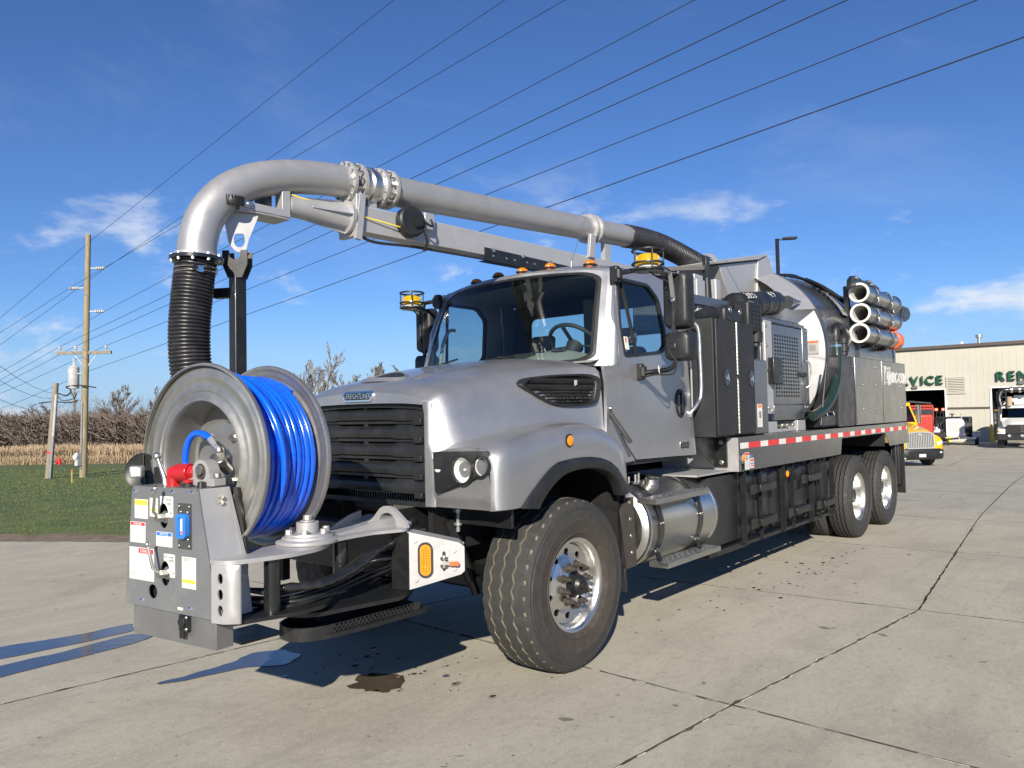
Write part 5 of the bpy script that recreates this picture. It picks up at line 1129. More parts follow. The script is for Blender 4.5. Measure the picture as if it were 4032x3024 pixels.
decal(-.607, 1.049, -.410, .895, [(.38, .02, .98, .17, 'labelred'), (.68, .10, 'DANGER', .022, 'label', 1.), (.36, .02, .365, .97, 'labelgrey'), (.04, .08, .10, .40, 'labelgrey'), (.12, .25, .28, .28, 'labelgrey'), (.08, .55, .30, .60, 'labelgrey'), (.06, .75, .32, .92, 'labelgrey')]+lines(.40, .96, .22, .95, 14))
decal(-.391, 1.135, -.268, 1.067, [(.03, .03, .97, .27, 'labelblue'), (.5, .15, 'NOTICE', .017, 'label', 1.)]+lines(.08, .6, .34, .92, 6)+lines(.7, .92, .45, .92, 5))
decal(-.196, 1.032, -.095, .890, lines(.12, .88, .03, .14, 3, 'labelprint')+lines(.07, .93, .17, .68, 14)+[(.04, .72, .96, .83, 'labelyellow'), (.5, .775, 'CAUTION', .012, 'labelprint', 1.)]+lines(.07, .93, .86, .97, 3))
def hole_plate(x0, z1, x1, z0, hole, txt, name):
    lp = rrect(x0, z0, x1, z1, .010, 4); g = RG('label')
    # label cut round the slot
    from_ = hole; pts = [p for p in lp]
    g.plate(lp, [], (0,0,0), (1,0,0), (0,0,1), .0072, fn=panf)
    for (u, v, t, s) in txt: g.text(t, (lerp(x0, x1, u), -.0078, lerp(z1, z0, v)), (1,0,0), (0,0,1), s, .0003, 'labelprint')
    return g.done(name, CP, ang=20)
hole_plate(-.297, 1.303, -.261, 1.206, None, [], 'reel_plate') if False else None
g = RG('label'); HRP = [(-.36, 1.30), (-.36, 1.268)]+[(-.335+.039*cos(a), 1.21+.060*sin(a)) for a in [radians(d) for d in (128, 110, 90, 70, 50, 30, 10, -5)]]+[(-.293, 1.206), (-.265, 1.206), (-.261, 1.21), (-.261, 1.299), (-.265, 1.303), (-.356, 1.303)]
g.plate(HRP, [], (0,0,0), (1,0,0), (0,0,1), .0074, fn=panf); g.text('HOSE', (-.290, -.0080, 1.287), (1,0,0), (0,0,1), .020, .0003, 'labelprint', sx=.8); g.text('REEL', (-.288, -.0080, 1.268), (1,0,0), (0,0,1), .020, .0003, 'labelprint', sx=.8); g.text('OFF', (-.277, -.0080, 1.224), (1,0,0), (0,0,1), .017, .0003, 'labelprint', sx=.8); g.done('control_plate', CP, ang=20)
g = RG('label'); PCP = [(-.332, 1.035), (-.332, 1.004)]+[(-.325+.039*cos(a), .942+.060*sin(a)) for a in [radians(d) for d in (95, 80, 60, 40, 20, 0, -12)]]+[(-.270, .928), (-.252, .928), (-.249, .932), (-.249, 1.031), (-.253, 1.035)]
g.plate(PCP, [], (0,0,0), (1,0,0), (0,0,1), .0074, fn=panf); g.text('OFF', (-.318, -.0080, 1.021), (1,0,0), (0,0,1), .016, .0003, 'labelprint', sx=.8); g.text('PUMP', (-.276, -.0080, 1.019), (1,0,0), (0,0,1), .016, .0003, 'labelprint', sx=.75); g.text('CONTROL', (-.277, -.0080, 1.004), (1,0,0), (0,0,1), .016, .0003, 'labelprint', sx=.7); g.text('ON', (-.263, -.0080, .948), (1,0,0), (0,0,1), .017, .0003, 'labelprint', sx=.8); g.done('control_plate', CP, ang=20)
decal(-.229, .798, -.191, .786, lines(.1, .9, .2, .9, 1))
# gauge
g = RG('greymetal'); g.plate(rrect(-.223, 1.067, -.123, 1.276, .004, 2), [], (0,0,0), (1,0,0), (0,0,1), .009, fn=panf); g.plate(rrect(-.209, 1.102, -.133, 1.245, .003, 2), [], (0,0,0), (1,0,0), (0,0,1), .013, fn=panf)
for a, z in ((-.21, 1.262), (-.137, 1.262), (-.21, 1.082), (-.137, 1.082), (-.198, 1.236), (-.148, 1.236), (-.20, 1.112), (-.145, 1.112)): g.hexbolt((a, -.012, z), (0,-1,0), .005, .004)
g.done('gauge_plate', CP, bevel=.001)
g = RG('labelblue'); g.plate(roundpoly([(-.205, 1.130), (-.190, 1.118), (-.148, 1.118), (-.133, 1.130), (-.133, 1.218), (-.148, 1.230), (-.190, 1.230), (-.205, 1.218)], .006, 2), [rrect(-.186, 1.135, -.153, 1.214, .005, 2)], (0,0,0), (1,0,0), (0,0,1), .034, fn=panf); g.done('gauge_body', CP, bevel=.004)
g = RG('label'); g.plate(rrect(-.187, 1.134, -.152, 1.215, .003, 2), [], (0,0,0), (1,0,0), (0,0,1), .022, fn=panf); g.plate(rrect(-.176, 1.138, -.163, 1.212, .003, 2), [], (0,0,0), (1,0,0), (0,0,1), .024, 'labelgrey', fn=panf); g.plate(rrect(-.181, 1.139, -.160, 1.151, .002, 2), [], (0,0,0), (1,0,0), (0,0,1), .026, 'orange', fn=panf)
for k in range(8): g.plate([(-.161, 1.158+.007*k), (-.155, 1.158+.007*k), (-.155, 1.1595+.007*k), (-.161, 1.1595+.007*k)], [], (0,0,0), (1,0,0), (0,0,1), .0225, 'labelprint', fn=panf)
g.done('gauge_scale', CP)
# levers
for (p0, kn, z0) in (((-.325, 1.205), (-.305, 1.345), 0), ((-.312, .945), (-.365, 1.083), 0)):
    g = RG('boltmetal'); g.hexbolt((p0[0], .01, p0[1]), (0,-1,0), .022, .05); g.cyl((p0[0], -.03, p0[1]), (p0[0], -.052, p0[1]), .014, n=6); g.bar((p0[0]+.02, .02, p0[1]-.045), (p0[0]+.02, .02, p0[1]+.03), .03, .03, (0,1,0))
    g.tube([(p0[0], -.035, p0[1]), (lerp(p0[0], kn[0], .25)-.012, -.06, lerp(p0[1], kn[1], .22)), (kn[0], -.068, kn[1])], .0075, 8); g.sph((kn[0], -.068, kn[1]), .013, 10); g.done('control_lever', CP, ang=50)
g = RG('boltmetal'); g.tube([(-.415, .06, 1.345), (-.425, .06, 1.385), (-.480, .06, 1.478)], [.017, .014, .010], 10); g.sph((-.484, .06, 1.484), .021, 12); g.done('ball_lever', CP, ang=60)
g = RG('red'); g.lathe([(.012, 0), (.012, .018), (.024, .02), (.024, .032), (0, .034)], (-.240, .06, 1.345), (0,0,1), 16); g.lathe([(.028, 0), (.028, .012), (0, .012)], (-.240, .06, 1.345), (0,0,1), 16, mat='plastic'); g.done('stop_button', CP)
g = RG('plastic'); g.lathe([(.02, 0), (.017, .025), (.006, .028), (0, .028)], (-.13, .05, 1.345), (0,0,1), 14); g.done('selector_knob', CP)
g = RG('plastic'); g.lathe([(0, -.02), (.075, -.018), (.098, -.008), (.10, .004), (.096, .012), (.08, .0), (.0, -.006)], (-.775, .165, 1.392), (.35, -.93, .1), 36); g.box(-.68, .17, 1.335, -.60, .20, 1.42); g.done('hose_guide_wheel', CP, ang=40)
g = RG('galv'); g.bar((-.735, .12, 1.400), (-.655, .055, 1.404), .062, .062); g.done('guide_motor', CP, bevel=.01)
g = RG('blackpaint'); g.add([(-.04, .155, 1.34), (-.01, .155, 1.34), (.04, .175, .99), (-.02, .175, .99), (-.04, .17, 1.34), (-.01, .17, 1.34), (.04, .19, .99), (-.02, .19, .99)], [(0,3,2,1), (4,5,6,7), (0,1,5,4), (1,2,6,5), (2,3,7,6), (3,0,4,7)]); g.done('reel_stanchion', T)
for b in (.63,):
    g = RG('blackpaint'); g.bar((-.29, b, ZC), (-.29, b, .80), .14, .05, (0,1,0)); g.done('reel_stanchion', T)
g = RG('greymetal'); g.cyl((AC, .56, ZC), (AC, .70, ZC), .08, n=20); g.done('reel_motor', HR)
# swing frame plates (world coordinates)
FR = empty('reel_swing_frame', parent=T)
g = G('silver2'); g.plate(roundpoly([(.775,-2.315),(.895,-2.285),(.932,-2.15),(.958,-2.0),(.94,-1.84),(.86,-1.70),(.72,-1.66),(.64,-1.80),(.70,-2.1)], .05, 4), [], (0,0,1.012), (1,0,0), (0,1,0), .020); g.done('upper_plate', FR, bevel=.003)
g = G('blackpaint'); g.plate(roundpoly([(.79,-2.30),(.90,-2.28),(.93,-2.15),(.985,-1.97),(.97,-1.82),(.87,-1.70),(.72,-1.66),(.62,-1.80),(.62,-2.1)], .05, 4), [], (0,0,.745), (1,0,0), (0,1,0), .018); g.done('lower_plate', FR, bevel=.003)
for (x, y) in ((.885, -2.055), (.80, -1.60)): g = G('blackgloss'); g.cyl((x, y, .76), (x, y, 1.013), .038, n=20); g.done('frame_post', FR)
def bent(a): # curved front bracket: distance along the bend -> plan position (local)
    if a < .085: return Vector((.02+a*.97, -.004+a*.10))
    t = (a-.085)/.06; ang_ = min(t, 1)*1.35; r_ = .05; c = Vector((.02+.085*.97, .0045+r_)); return c+Vector((r_*sin(ang_), -r_*cos(ang_)))
g = RG('silver2'); g.plate(dens(rrect(0, .757, .150, 1.014, .003, 1), 4), [circ(.055, .955, .017, 16, .024), circ(.055, .885, .017, 16, .024), circ(.055, .815, .017, 16, .024)], (0,0,0), (1,0,0), (0,0,1), .008, fn=lambda x, y, h: Vector((*bent(x), y))+Vector((0, -h, 0)), extra=[(x, y) for x in (.09, .10, .11, .12, .13, .14) for y in (.78, .82, .86, .90, .94, .99)]); g.done('bent_bracket', FR, ang=40)
g = RG('dark'); g.box(.025, .022, .77, .105, .026, 1.0); g.done('bracket_hole_shade', FR)  # added dark sheet, paints the shade seen through the bracket holes
# pivot stack
PV = Vector((.762, -1.772, 0)); PVt = empty('swing_pivot', parent=T)
g = G('silver2'); g.lathe([(.0, 1.034), (.155, 1.034), (.158, 1.040), (.158, 1.050), (.150, 1.056), (.128, 1.058), (.126, 1.068), (.112, 1.072), (.110, 1.082), (.0, 1.084)], PV, (0,0,1), 48); g.done('bearing_plate', PVt)
for k in range(6): a = 2*pi*k/6+.3; q = PV+Vector((.098*cos(a), .098*sin(a), 1.082)); g = G('silver2'); g.cyl(q, q+Vector((0,0,.022)), .017, n=6); g.done('bolt', PVt)
g = G('silver2'); q = PV+Vector((0,0,1.083)); g.cyl(q, q+Vector((0,0,.052)), .056, n=28); g.cyl(q+Vector((0,0,.052)), q+Vector((0,0,.060)), .036, n=20); g.cyl(q+Vector((0,0,.06)), q+Vector((0,0,.085)), .022, n=6); g.done('pivot_cap', PVt, bevel=.003)
g = G('blackgloss'); g.lathe([(.0, .700), (.095, .700), (.10, .715), (.10, .735), (.085, .738), (.085, .77), (.098, .772), (.098, .79), (.06, .795), (0, .795)], PV+Vector((.02,-.03,0)), (0,0,1), 40); g.done('lower_bearing', PVt)
# hinge arm to the bumper
BU = empty('front_bumper', parent=T)
g = G('silver2'); g.plate(roundpoly([(.66,-1.88),(.80,-1.93),(.915,-1.80),(.885,-1.62),(.882,-1.45),(.955,-1.275),(.78,-1.08),(.45,-.96),(.27,-.93),(.33,-1.12),(.55,-1.45)], .04, 4), [], (0,0,1.036), (1,0,0), (0,1,0), .016); g.done('hinge_arm_plate', BU, bevel=.003)
g = G('silver2'); g.plate([(0, 0), (.50, 0), (.50, .045), (.30, .035), (.12, .015)], [], (.80, -1.66, 1.052), Vector((-.05, .66, 0)).normalized(), (0,0,1), .012); g.done('arm_rib', BU); g = G('silver2'); g.plate([(0, 0), (.45, 0), (.45, .05), (.30, .045), (.1, .02)], [], (.62, -1.55, 1.052), Vector((-.30, .55, 0)).normalized(), (0,0,1), .012); g.done('arm_rib', BU)
ld = Vector((.92-.55, -1.225+1.20, 0)).normalized(); lug = [(0, 0), (.06, .035), (.12, .088), (.155, .104), (.20, .108), (.24, .10), (.29, .07), (.345, .035), (.36, 0), (.272, 0)]+[(.19+.080*cos(a), .004+.066*sin(a)) for a in [pi*k/12 for k in range(13)]]+[(.108, 0)]
g = G('silver2'); g.plate(lug, [], (.575, -1.215, 1.051), ld, (0,0,1), .022); g.done('lifting_lug', BU, ang=20)
# angled lamp box
A0 = Vector((.950, -1.272, 0)); A1 = Vector((1.168, -1.058, 0)); e = (A1-A0).normalized(); nrm = Vector((e.y, -e.x, 0)); Lw = (A1-A0).length
LB = empty('lamp_box', parent=T)
face = [(0, .722), (Lw-.02, .797), (Lw, .815), (Lw, .945), (Lw-.03, .968), (.0, 1.034)]
g = G('white' if False else 'silver2'); g.plate(face, [circ(.095, .882, .034, 24, .078)], A0-nrm*.13, e, (0,0,1), .13); g.done('box_shell', LB, bevel=.012, seg=3)
def at2(a, z, h=0.): return A0+e*a+nrm*h+Vector((0,0,z))
ov = lambda rx, ry: rrect(.095-rx, .882-ry, .095+rx, .882+ry, min(rx, ry)*.98, 8)
g = G('plastic'); g.plate(ov(.040, .094), [ov(.029, .083)], A0-nrm*.01, e, (0,0,1), .024); g.done('lamp_grommet', LB, bevel=.005)
g = G('amberbright'); g.plate(ov(.030, .084), [], A0-nrm*.03, e, (0,0,1), .042); 
for k in range(11):
    for j in (-1, 0, 1):
        if abs(k-5) == 5 and j: continue
        g.sph(at2(.095+.015*j, .882+.0135*(k-5), .012), .0075, 8)
g.done('turn_lamp', LB, ang=60)
for a, z in ((.04, .985), (.045, .775), (.25, .925), (.25, .828)): g = G('silver2'); g.hexbolt(at2(a, z), nrm, .011, .009, 'silver2'); g.done('bolt', LB)
g = G('dark'); g.plate(circ(.195, .905, .010, 14, .018), [], A0-nrm*.0, e, (0,0,1), .0015); g.plate(circ(.195, .835, .010, 14, .018), [], A0, e, (0,0,1), .0015); g.done('valve_slot', LB)
g = G('boltmetal'); g.cyl(at2(.195, .835, .012), at2(.195, .905, .012), .010, n=10); 
for z in (.845, .855, .885, .895): g.cyl(at2(.195, z-.003, .012), at2(.195, z+.003, .012), .021, n=12)
g.cyl(at2(.195, .868, .0), at2(.195, .868, .034), .012, n=8); g.bar(at2(.195, .866, .034), at2(.235, .863, .034), .018, .006, nrm); g.done('bypass_valve', LB)
g = G('orange'); g.plate(rrect(.225, .851, .275, .873, .008, 4), [], A0+nrm*.030, e, (0,0,1), .010); g.done('valve_handle', LB, bevel=.003)
g = G('label'); g.plate(rrect(.176, .936, .222, .950, .002, 1), [], A0, e, (0,0,1), .0016); g.text('BYPASS', at2(.199, .943, .0018), e, (0,0,1), .012, .0003, 'labelprint'); g.plate(rrect(.212, .876, .244, .888, .002, 1), [], A0, e, (0,0,1), .0016); g.text('CLOSE', at2(.228, .882, .0018), e, (0,0,1), .010, .0003, 'labelprint'); g.done('valve_tag', LB)
# black bumper body
g = G('blackpaint'); g.box(-.95, -1.17, .74, .88, -1.06, 1.02); g.done('bumper_beam', BU, bevel=.006)
g = G('blackpaint'); 
g.plate([(0, .722), (.12, .722), (.12, 1.03), (0, 1.03)], [], A0+Vector((-.11, -.005, 0)), Vector((.995, .05, 0)).normalized(), (0,0,1), .012); g.done('end_plate', BU, bevel=.004)
g = G('blackpaint'); g.plate(roundpoly([(.62,-1.88),(.80,-1.95),(.93,-1.86),(.985,-1.55),(1.02,-1.38),(.95,-1.25),(.8,-1.1),(.3,-1.0),(.4,-1.3)], .06, 4), [], (0,0,.700), (1,0,0), (0,1,0), .020); g.done('hinge_arm_lower_plate', BU, bevel=.003)
# rounded lower guard with perforated grip strip
path = [Vector(p) for p in ((.60, -1.62), (.615, -1.76), (.66, -1.86), (.755, -1.905), (.85, -1.87), (.90, -1.76), (.912, -1.55), (.916, -1.34), (.918, -1.16))]
PP = smooth([(p.x, p.y, 0) for p in path], 5); cum = [0]
for a, b in zip(PP, PP[1:]): cum.append(cum[-1]+(b-a).length)
def along(s_):
    for i in range(len(cum)-1):
        if s_ <= cum[i+1] or i == len(cum)-2:
            t = (s_-cum[i])/(cum[i+1]-cum[i]); p = PP[i].lerp(PP[i+1], t); d = (PP[i+1]-PP[i]).normalized(); return p, Vector((d.y, -d.x, 0))
def guardf(x, y, h): p, n = along(max(0, min(cum[-1], x))); return Vector((p.x, p.y, y))+n*h
Lg = cum[-1]; sp = Lg*.50
g = G('blackgloss'); g.plate(dens([(0, .575), (sp, .575), (sp, .640), (0, .640)]), [], (0,0,0), (1,0,0), (0,0,1), .010, fn=guardf); g.done('lower_guard', BU, ang=50, bevel=.002)
hs_ = [circ(sp+.03+.026*i+(.013 if j % 2 else 0), .5845+.0155*j, .0075, 6) for i in range(int((Lg-sp-.06)/.026)) for j in range(4)]
g = G('blackgloss'); g.plate(dens([(sp+.002, .575), (Lg, .575), (Lg, .640), (sp+.002, .640)]), hs_, (0,0,0), (1,0,0), (0,0,1), .006, fn=guardf); g.done('perforated_guard', BU, ang=50)
g = G('dark'); g.plate(roundpoly([(.54,-1.75),(.66,-1.88),(.76,-1.915),(.86,-1.88),(.92,-1.75),(.94,-1.5),(.94,-1.1),(.4,-1.0),(.45,-1.5)], .04, 3), [], (0,0,.575), (1,0,0), (0,1,0), .02); g.done('guard_floor', BU)
g = G('blackpaint'); g.box(.30, -2.02, .545, .56, -1.78, .556); g.bar((.43, -1.88, .555), (.43, -1.88, .72), .06, .05); g.hexbolt((.43, -1.905, .69), (0,-1,0), .012, .01); g.done('foot_plate', BU)
# hoses and loom inside the frame
rr_ = random.Random(15)
for k in range(6):
    z = .775+.016*k; x0 = .82+rr_.uniform(-.06, .04); g = G('plastic' if k != 3 else 'labelgrey')
    g.tube(smooth([(.70+rr_.uniform(-.1, .1), -2.12, z+rr_.uniform(-.01, .03)), (x0, -1.95+rr_.uniform(-.05, .05), z-.01), (x0+.02, -1.70, z+.01), (x0-.02, -1.45, z+.03+.01*k), (.80, -1.22, z+.05)], 6), .011 if k != 3 else .004, 8); g.done('hydraulic_line', T, ang=60)
Pl = smooth([(.88, -1.99, .86), (.93, -1.86, .855), (.95, -1.75, .87), (.93, -1.60, .90), (.90, -1.45, .95), (.86, -1.30, .97)], 8); g = G('blackgloss'); g.tube(Pl, [.020+.0035*(1 if (i//2) % 2 else 0) for i in range(len(Pl))], 12); g.done('wrapped_loom', T, ang=60)
g = G('corrug'); g.tube(smooth([(.86, -2.05, .862), (.88, -1.99, .86)], 10), [.016, .019]*5+[.016], 12); g.done('loom_conduit', T, ang=60)
# ------------------------------------------------------------------ boom
BM = empty('suction_boom', parent=T)
def bx(y): return -.2*(3-y)/4.8
EL_ = smooth([(-.200,-1.842,2.600),(-.2,-1.835,2.70),(-.199,-1.785,2.86),(-.195,-1.665,3.015),(-.188,-1.48,3.135),(-.178,-1.24,3.215),(-.168,-1.0,3.258),(-.158,-.79,3.278)], 6)
g = G('pipealu'); g.tube(EL_, .1095, 36); g.done('elbow_pipe', BM, ang=60)
Pa = Vector((bx(-.79), -.79, 3.278)); Pb = Vector((bx(2.66), 2.66, 3.450)); bd = (Pb-Pa).normalized()
def on(y): return Pa+bd*((y-Pa.y)/bd.y)
g = G('pipealu'); g.cyl(on(-.42), Pb, .1095, n=36, caps=False); g.done('main_pipe', BM, ang=60)
g = G('flatalu'); 
for y in (-.79, -.70, -.515, -.425): g.cyl(on(y-.012), on(y+.012), .140, n=36, mat='silver2')
g.cyl(on(-.70), on(-.515), .118, n=30, mat='rimalu'); g.cyl(on(-.625), on(-.59), .132, n=30, mat='rimalu'); g.cyl(on(-.52), on(-.42), .112, n=30, mat='rimalu')
g.done('swivel_coupling', BM, ang=40)
x_ = bd.cross(Vector((0,0,1))).normalized(); y_ = x_.cross(bd)
for k in range(14):
    a = 2*pi*k/14; q = .128*(cos(a)*x_+sin(a)*y_); g = G('boltmetal'); g.cyl(on(-.815)+q, on(-.67)+q, .008, n=6); g.done('flange_bolt', BM); g = G('boltmetal'); g.cyl(on(-.53)+q, on(-.40)+q, .008, n=6); g.done('flange_bolt', BM)
g = G('silver2'); 
for y in (2.0, 2.08): g.cyl(on(y-.012), on(y+.012), .142, n=32)
g.cyl(on(2.0), on(2.08), .12, n=28); g.done('rear_coupling', BM)
# rubber sleeve on the tail and corrugated hoses
def corr(path, r0, pitch, name, amp=.009, n=26):
    P = smooth(path, 30); c = [0]
    for a, b in zip(P, P[1:]): c.append(c[-1]+(b-a).length)
    pts = []; rad = []; m = int(c[-1]/pitch); sub = [0, .18, .32, .5, .68, .82]
    amps = [0, .65, .97, 1, .97, .65]
    for k in range(m):
        for q, am in zip(sub, amps):
            s_ = (k+q)*pitch; i = max(0, min(len(c)-2, next((j for j in range(len(c)-1) if c[j+1] >= s_), len(c)-2))); t = (s_-c[i])/(c[i+1]-c[i]); pts.append(P[i].lerp(P[i+1], t)); rad.append(r0+amp*am)
    g = G('corrug'); g.tube(pts, rad, n); return g.done(name, BM, ang=75)
corr([(-.2,-1.845,2.585),(-.203,-1.862,2.45),(-.205,-1.885,2.2),(-.20,-1.882,1.98),(-.19,-1.85,1.80),(-.17,-1.80,1.66)], .107, .0212, 'front_suction_hose')
corr([(-.012,2.64,3.45),(-.002,3.0,3.468),(.02,3.4,3.455),(.10,3.85,3.36),(.17,4.2,3.27)], .112, .028, 'rear_suction_hose', .008, 22)
dz0 = (EL_[1]-EL_[0]).normalized()
g = G('blackgloss'); g.cyl(EL_[0]-dz0*.014, EL_[0]+dz0*.006, .150, n=36); g.done('hose_flange', BM)
g = G('silver2'); g.cyl(EL_[0]+dz0*.006, EL_[0]+dz0*.024, .128, n=36)
g.done('pipe_collar', BM)
for k in range(10):
    a = 2*pi*k/10; q = EL_[0]+Vector((.136*cos(a), .136*sin(a), .006)); g = G('boltmetal'); g.cyl(q-Vector((0,0,.034)), q+Vector((0,0,.014)), .006, n=6); g.hexbolt(q, (0,0,1), .010, .012); g.hexbolt(q-Vector((0,0,.02)), (0,0,-1), .010, .012); g.done('flange_bolt', BM)
g = G('chrome'); 
for z in (-.06, -.085): g.tube([EL_[0]+Vector((.119*cos(a), .119*sin(a)-.006, z)) for a in [2*pi*k/32 for k in range(32)]], .0035, 5, closed=True)
g.box(-.10, -1.90, 2.50, -.07, -1.87, 2.535); g.done('hose_clamp', BM)
# square boom beam
def bb(y, z=0., dx=0.): return Vector((bx(y)+dx, y, 3.030+.012*(y+.75)/3.7*1.2+z))
g = G('silver2'); g.bar(bb(-.74), bb(3.2), .13, .185); g.done('boom_beam', BM, bevel=.008)
g = G('silver2'); g.bar(bb(-.745)+Vector((0,-.03,.03)), bb(-.745)+Vector((0,.015,.03)), .20, .33); g.done('beam_end_plate', BM, bevel=.004)
g = G('silver2'); g.lathe([(.0, 0), (.115, 0), (.118, .03), (.095, .034), (.088, .05), (.074, .30), (.066, .47), (.045, .475), (.04, .50), (0, .50)], bb(-.775), bb(-1)-bb(-.5), 32); g.done('telescoping_nose', BM)
for a in (0, pi/2, pi, 3*pi/2): 
    g = G('silver2'); d = bb(-1)-bb(-.5); d.normalize(); r1 = d.cross(Vector((0,0,1))).normalized(); r2 = r1.cross(d); n_ = cos(a)*r1+sin(a)*r2; p0 = bb(-.80); g.plate([(0, .085), (0, .115), (.30, .078), (.30, .068)], [], p0, d, n_, .008); g.done('nose_rib', BM)
g = G('silver2'); q = bb(-.76)+Vector((.09, 0, -.16)); g.bar(q, q+Vector((0, .04, .32)), .03, .05); g.done('hinge_lug', BM)
# cable reel, cord and bracket
q = bb(-.30)+Vector((.10, 0, .035)); g = G('plastic'); g.lathe([(0, .052), (.10, .048), (.112, .035), (.112, -.03), (.10, -.045), (0, -.045)], q, (1, -.15, .05), 40); g.done('cable_reel', BM, ang=40)
g = G('silver2'); g.box(q.x-.03, q.y+.12, q.z-.03, q.x+.03, q.y+.22, q.z+.09); g.done('cable_reel_bracket', BM, bevel=.004)
g = G('plastic'); g.bar(q+Vector((.05, -.01, -.02)), q+Vector((.06, .05, .0)), .05, .06); g.tube(smooth([q+Vector((.07,.02,.03)), q+Vector((.09,.10,-.02)), q+Vector((.07,.16,-.01)), q+Vector((.04,.17,.04))], 5), .009, 7); g.tube(smooth([q+Vector((.06,.08,-.06)), q+Vector((.05,.12,-.14)), q+Vector((.0,.13,-.19))], 4), .010, 7); g.done('cable_reel_hub', BM)
ca = q+Vector((.0, -.08, -.055)); cb = bb(-1.33)+Vector((.03, .0, .075)); g = G('labelyellow'); g.tube([ca, ca.lerp(cb, .5)+Vector((0,0,-.006)), cb], .0042, 6); g.done('yellow_cord', BM)
g = G('boltmetal'); g.cyl(cb+Vector((0,.05,-.004)), cb+Vector((0,-.06,.004)), .014, n=10); g.cyl(cb+Vector((0,-.06,.004)), cb+Vector((0,-.12,.010)), .020, n=10, mat='plastic'); g.done('cable_gland', BM)
g = G('corrug'); g.tube(smooth([cb+Vector((0,-.12,.01)), cb+Vector((0,-.20,.035)), cb+Vector((0,-.28,.03)), cb+Vector((0,-.33,-.04)), cb+Vector((.0,-.36,-.07))], 5), .010, 8); g.done('lamp_cable', BM)
g = G('wire')
P0 = bb(-.70)+Vector((.0,0,-.115)); g.tube(smooth([P0+Vector((.05,-.02,0)), P0+Vector((.05,.12,-.03)), bb(-.2)+Vector((.04,0,-.125)), bb(.5)+Vector((.05,0,-.12)), bb(1.2)+Vector((.05,0,-.115))], 6), .011, 7); g.done('boom_cable', BM)
# black slotted channel along the beam
g = G('blackpaint'); g.plate([(0, 0), (1.25, 0), (1.25, .085), (.0, .105)], [circ(.10+.13*k+(.03 if k % 2 else 0), .05, .019, 10) for k in range(8)], bb(.50)+Vector((.068, 0, -.135)), (bb(2)-bb(1)).normalized(), (0,0,1), .010); g.plate([(0, 0), (1.25, 0), (1.25, -.06), (0, -.06)], [], bb(.50)+Vector((.068, 0, -.135)), (bb(2)-bb(1)).normalized(), (1,0,0), .005)
g.done('slotted_channel', BM)
for k in range(4): p_ = bb(.60+.36*k)+Vector((.08, 0, -.045)); g = G('boltmetal'); g.hexbolt(p_, (1,0,0), .013, .014); g.done('channel_bolt', BM)
p_ = bb(1.95); g = G('silver2'); g.bar(p_+Vector((.07, 0, .08)), p_+Vector((.09, 0, .30)), .035, .09, (0,1,0)); g.done('pipe_support', BM, bevel=.004)
p_ = bb(.9); g = G('silver2'); g.bar(bb(2.3)+Vector((0,0,.09)), on(2.3)+Vector((0,0,-.10)), .05, .10, (0,1,0)); g.done('pipe_support', BM); g = G('silver2'); g.bar(bb(-.6)+Vector((0,0,.09)), on(-.6)+Vector((0,0,-.10)), .10, .08, (0,1,0)); g.done('pipe_support', BM)
# under-elbow bracket, rest hook and work lamp
c = Vector((-.19, -1.36, 2.985)); g = G('silver2'); g.box(-.275, -1.62, 2.915, -.105, -1.27, 2.928); g.box(-.108, -1.62, 2.928, -.100, -1.27, 2.975); g.box(-.20, -1.315, 2.928, -.12, -1.255, 3.13); g.done('elbow_bracket', BM, bevel=.003)
g = G('blackpaint'); g.box(-.27, -1.42, 2.93, -.20, -1.34, 3.09); g.done('elbow_strut', BM)
g = G('silver2'); hk = roundpoly([(-.14, 0), (.15, 0), (.06, -.20), (.045, -.265), (0, -.285), (-.045, -.275), (-.095, -.22)], .03, 4)
hk = [(x*.72, y*.86) for x, y in hk]
g.plate(hk, [[(x*.78, y*.86) for x, y in roundpoly([(-.045, -.15), (.025, -.145), (.035, -.205), (.012, -.245), (-.035, -.245), (-.055, -.20)], .02, 4)]], (-.175, -1.575, 2.913), Vector((.45, .89, 0)).normalized(), (0,0,1), .012); g.done('rest_hook', BM, bevel=.002)
c = Vector((-.115, -1.66, 2.955)); g = G('plastic'); g.lathe([(0, -.02), (.060, -.02), (.064, -.008), (.064, .012), (.058, .030), (.02, .034), (0, .034)], c, (.1, -.15, 1), 28)
for k in range(22): a = 2*pi*k/22; g.box(c.x+.062*cos(a)-.003, c.y+.062*sin(a)-.003, c.z-.006, c.x+.062*cos(a)+.003, c.y+.062*sin(a)+.003, c.z+.03)
g.done('work_lamp', BM, ang=40); g = G('boltmetal'); g.box(c.x-.01, c.y+.06, c.z-.02, c.x+.03, c.y+.12, c.z+.02); g.hexbolt((c.x+.03, c.y+.09, c.z), (1,0,0), .012, .012); g.done('lamp_mount', BM, bevel=.003)
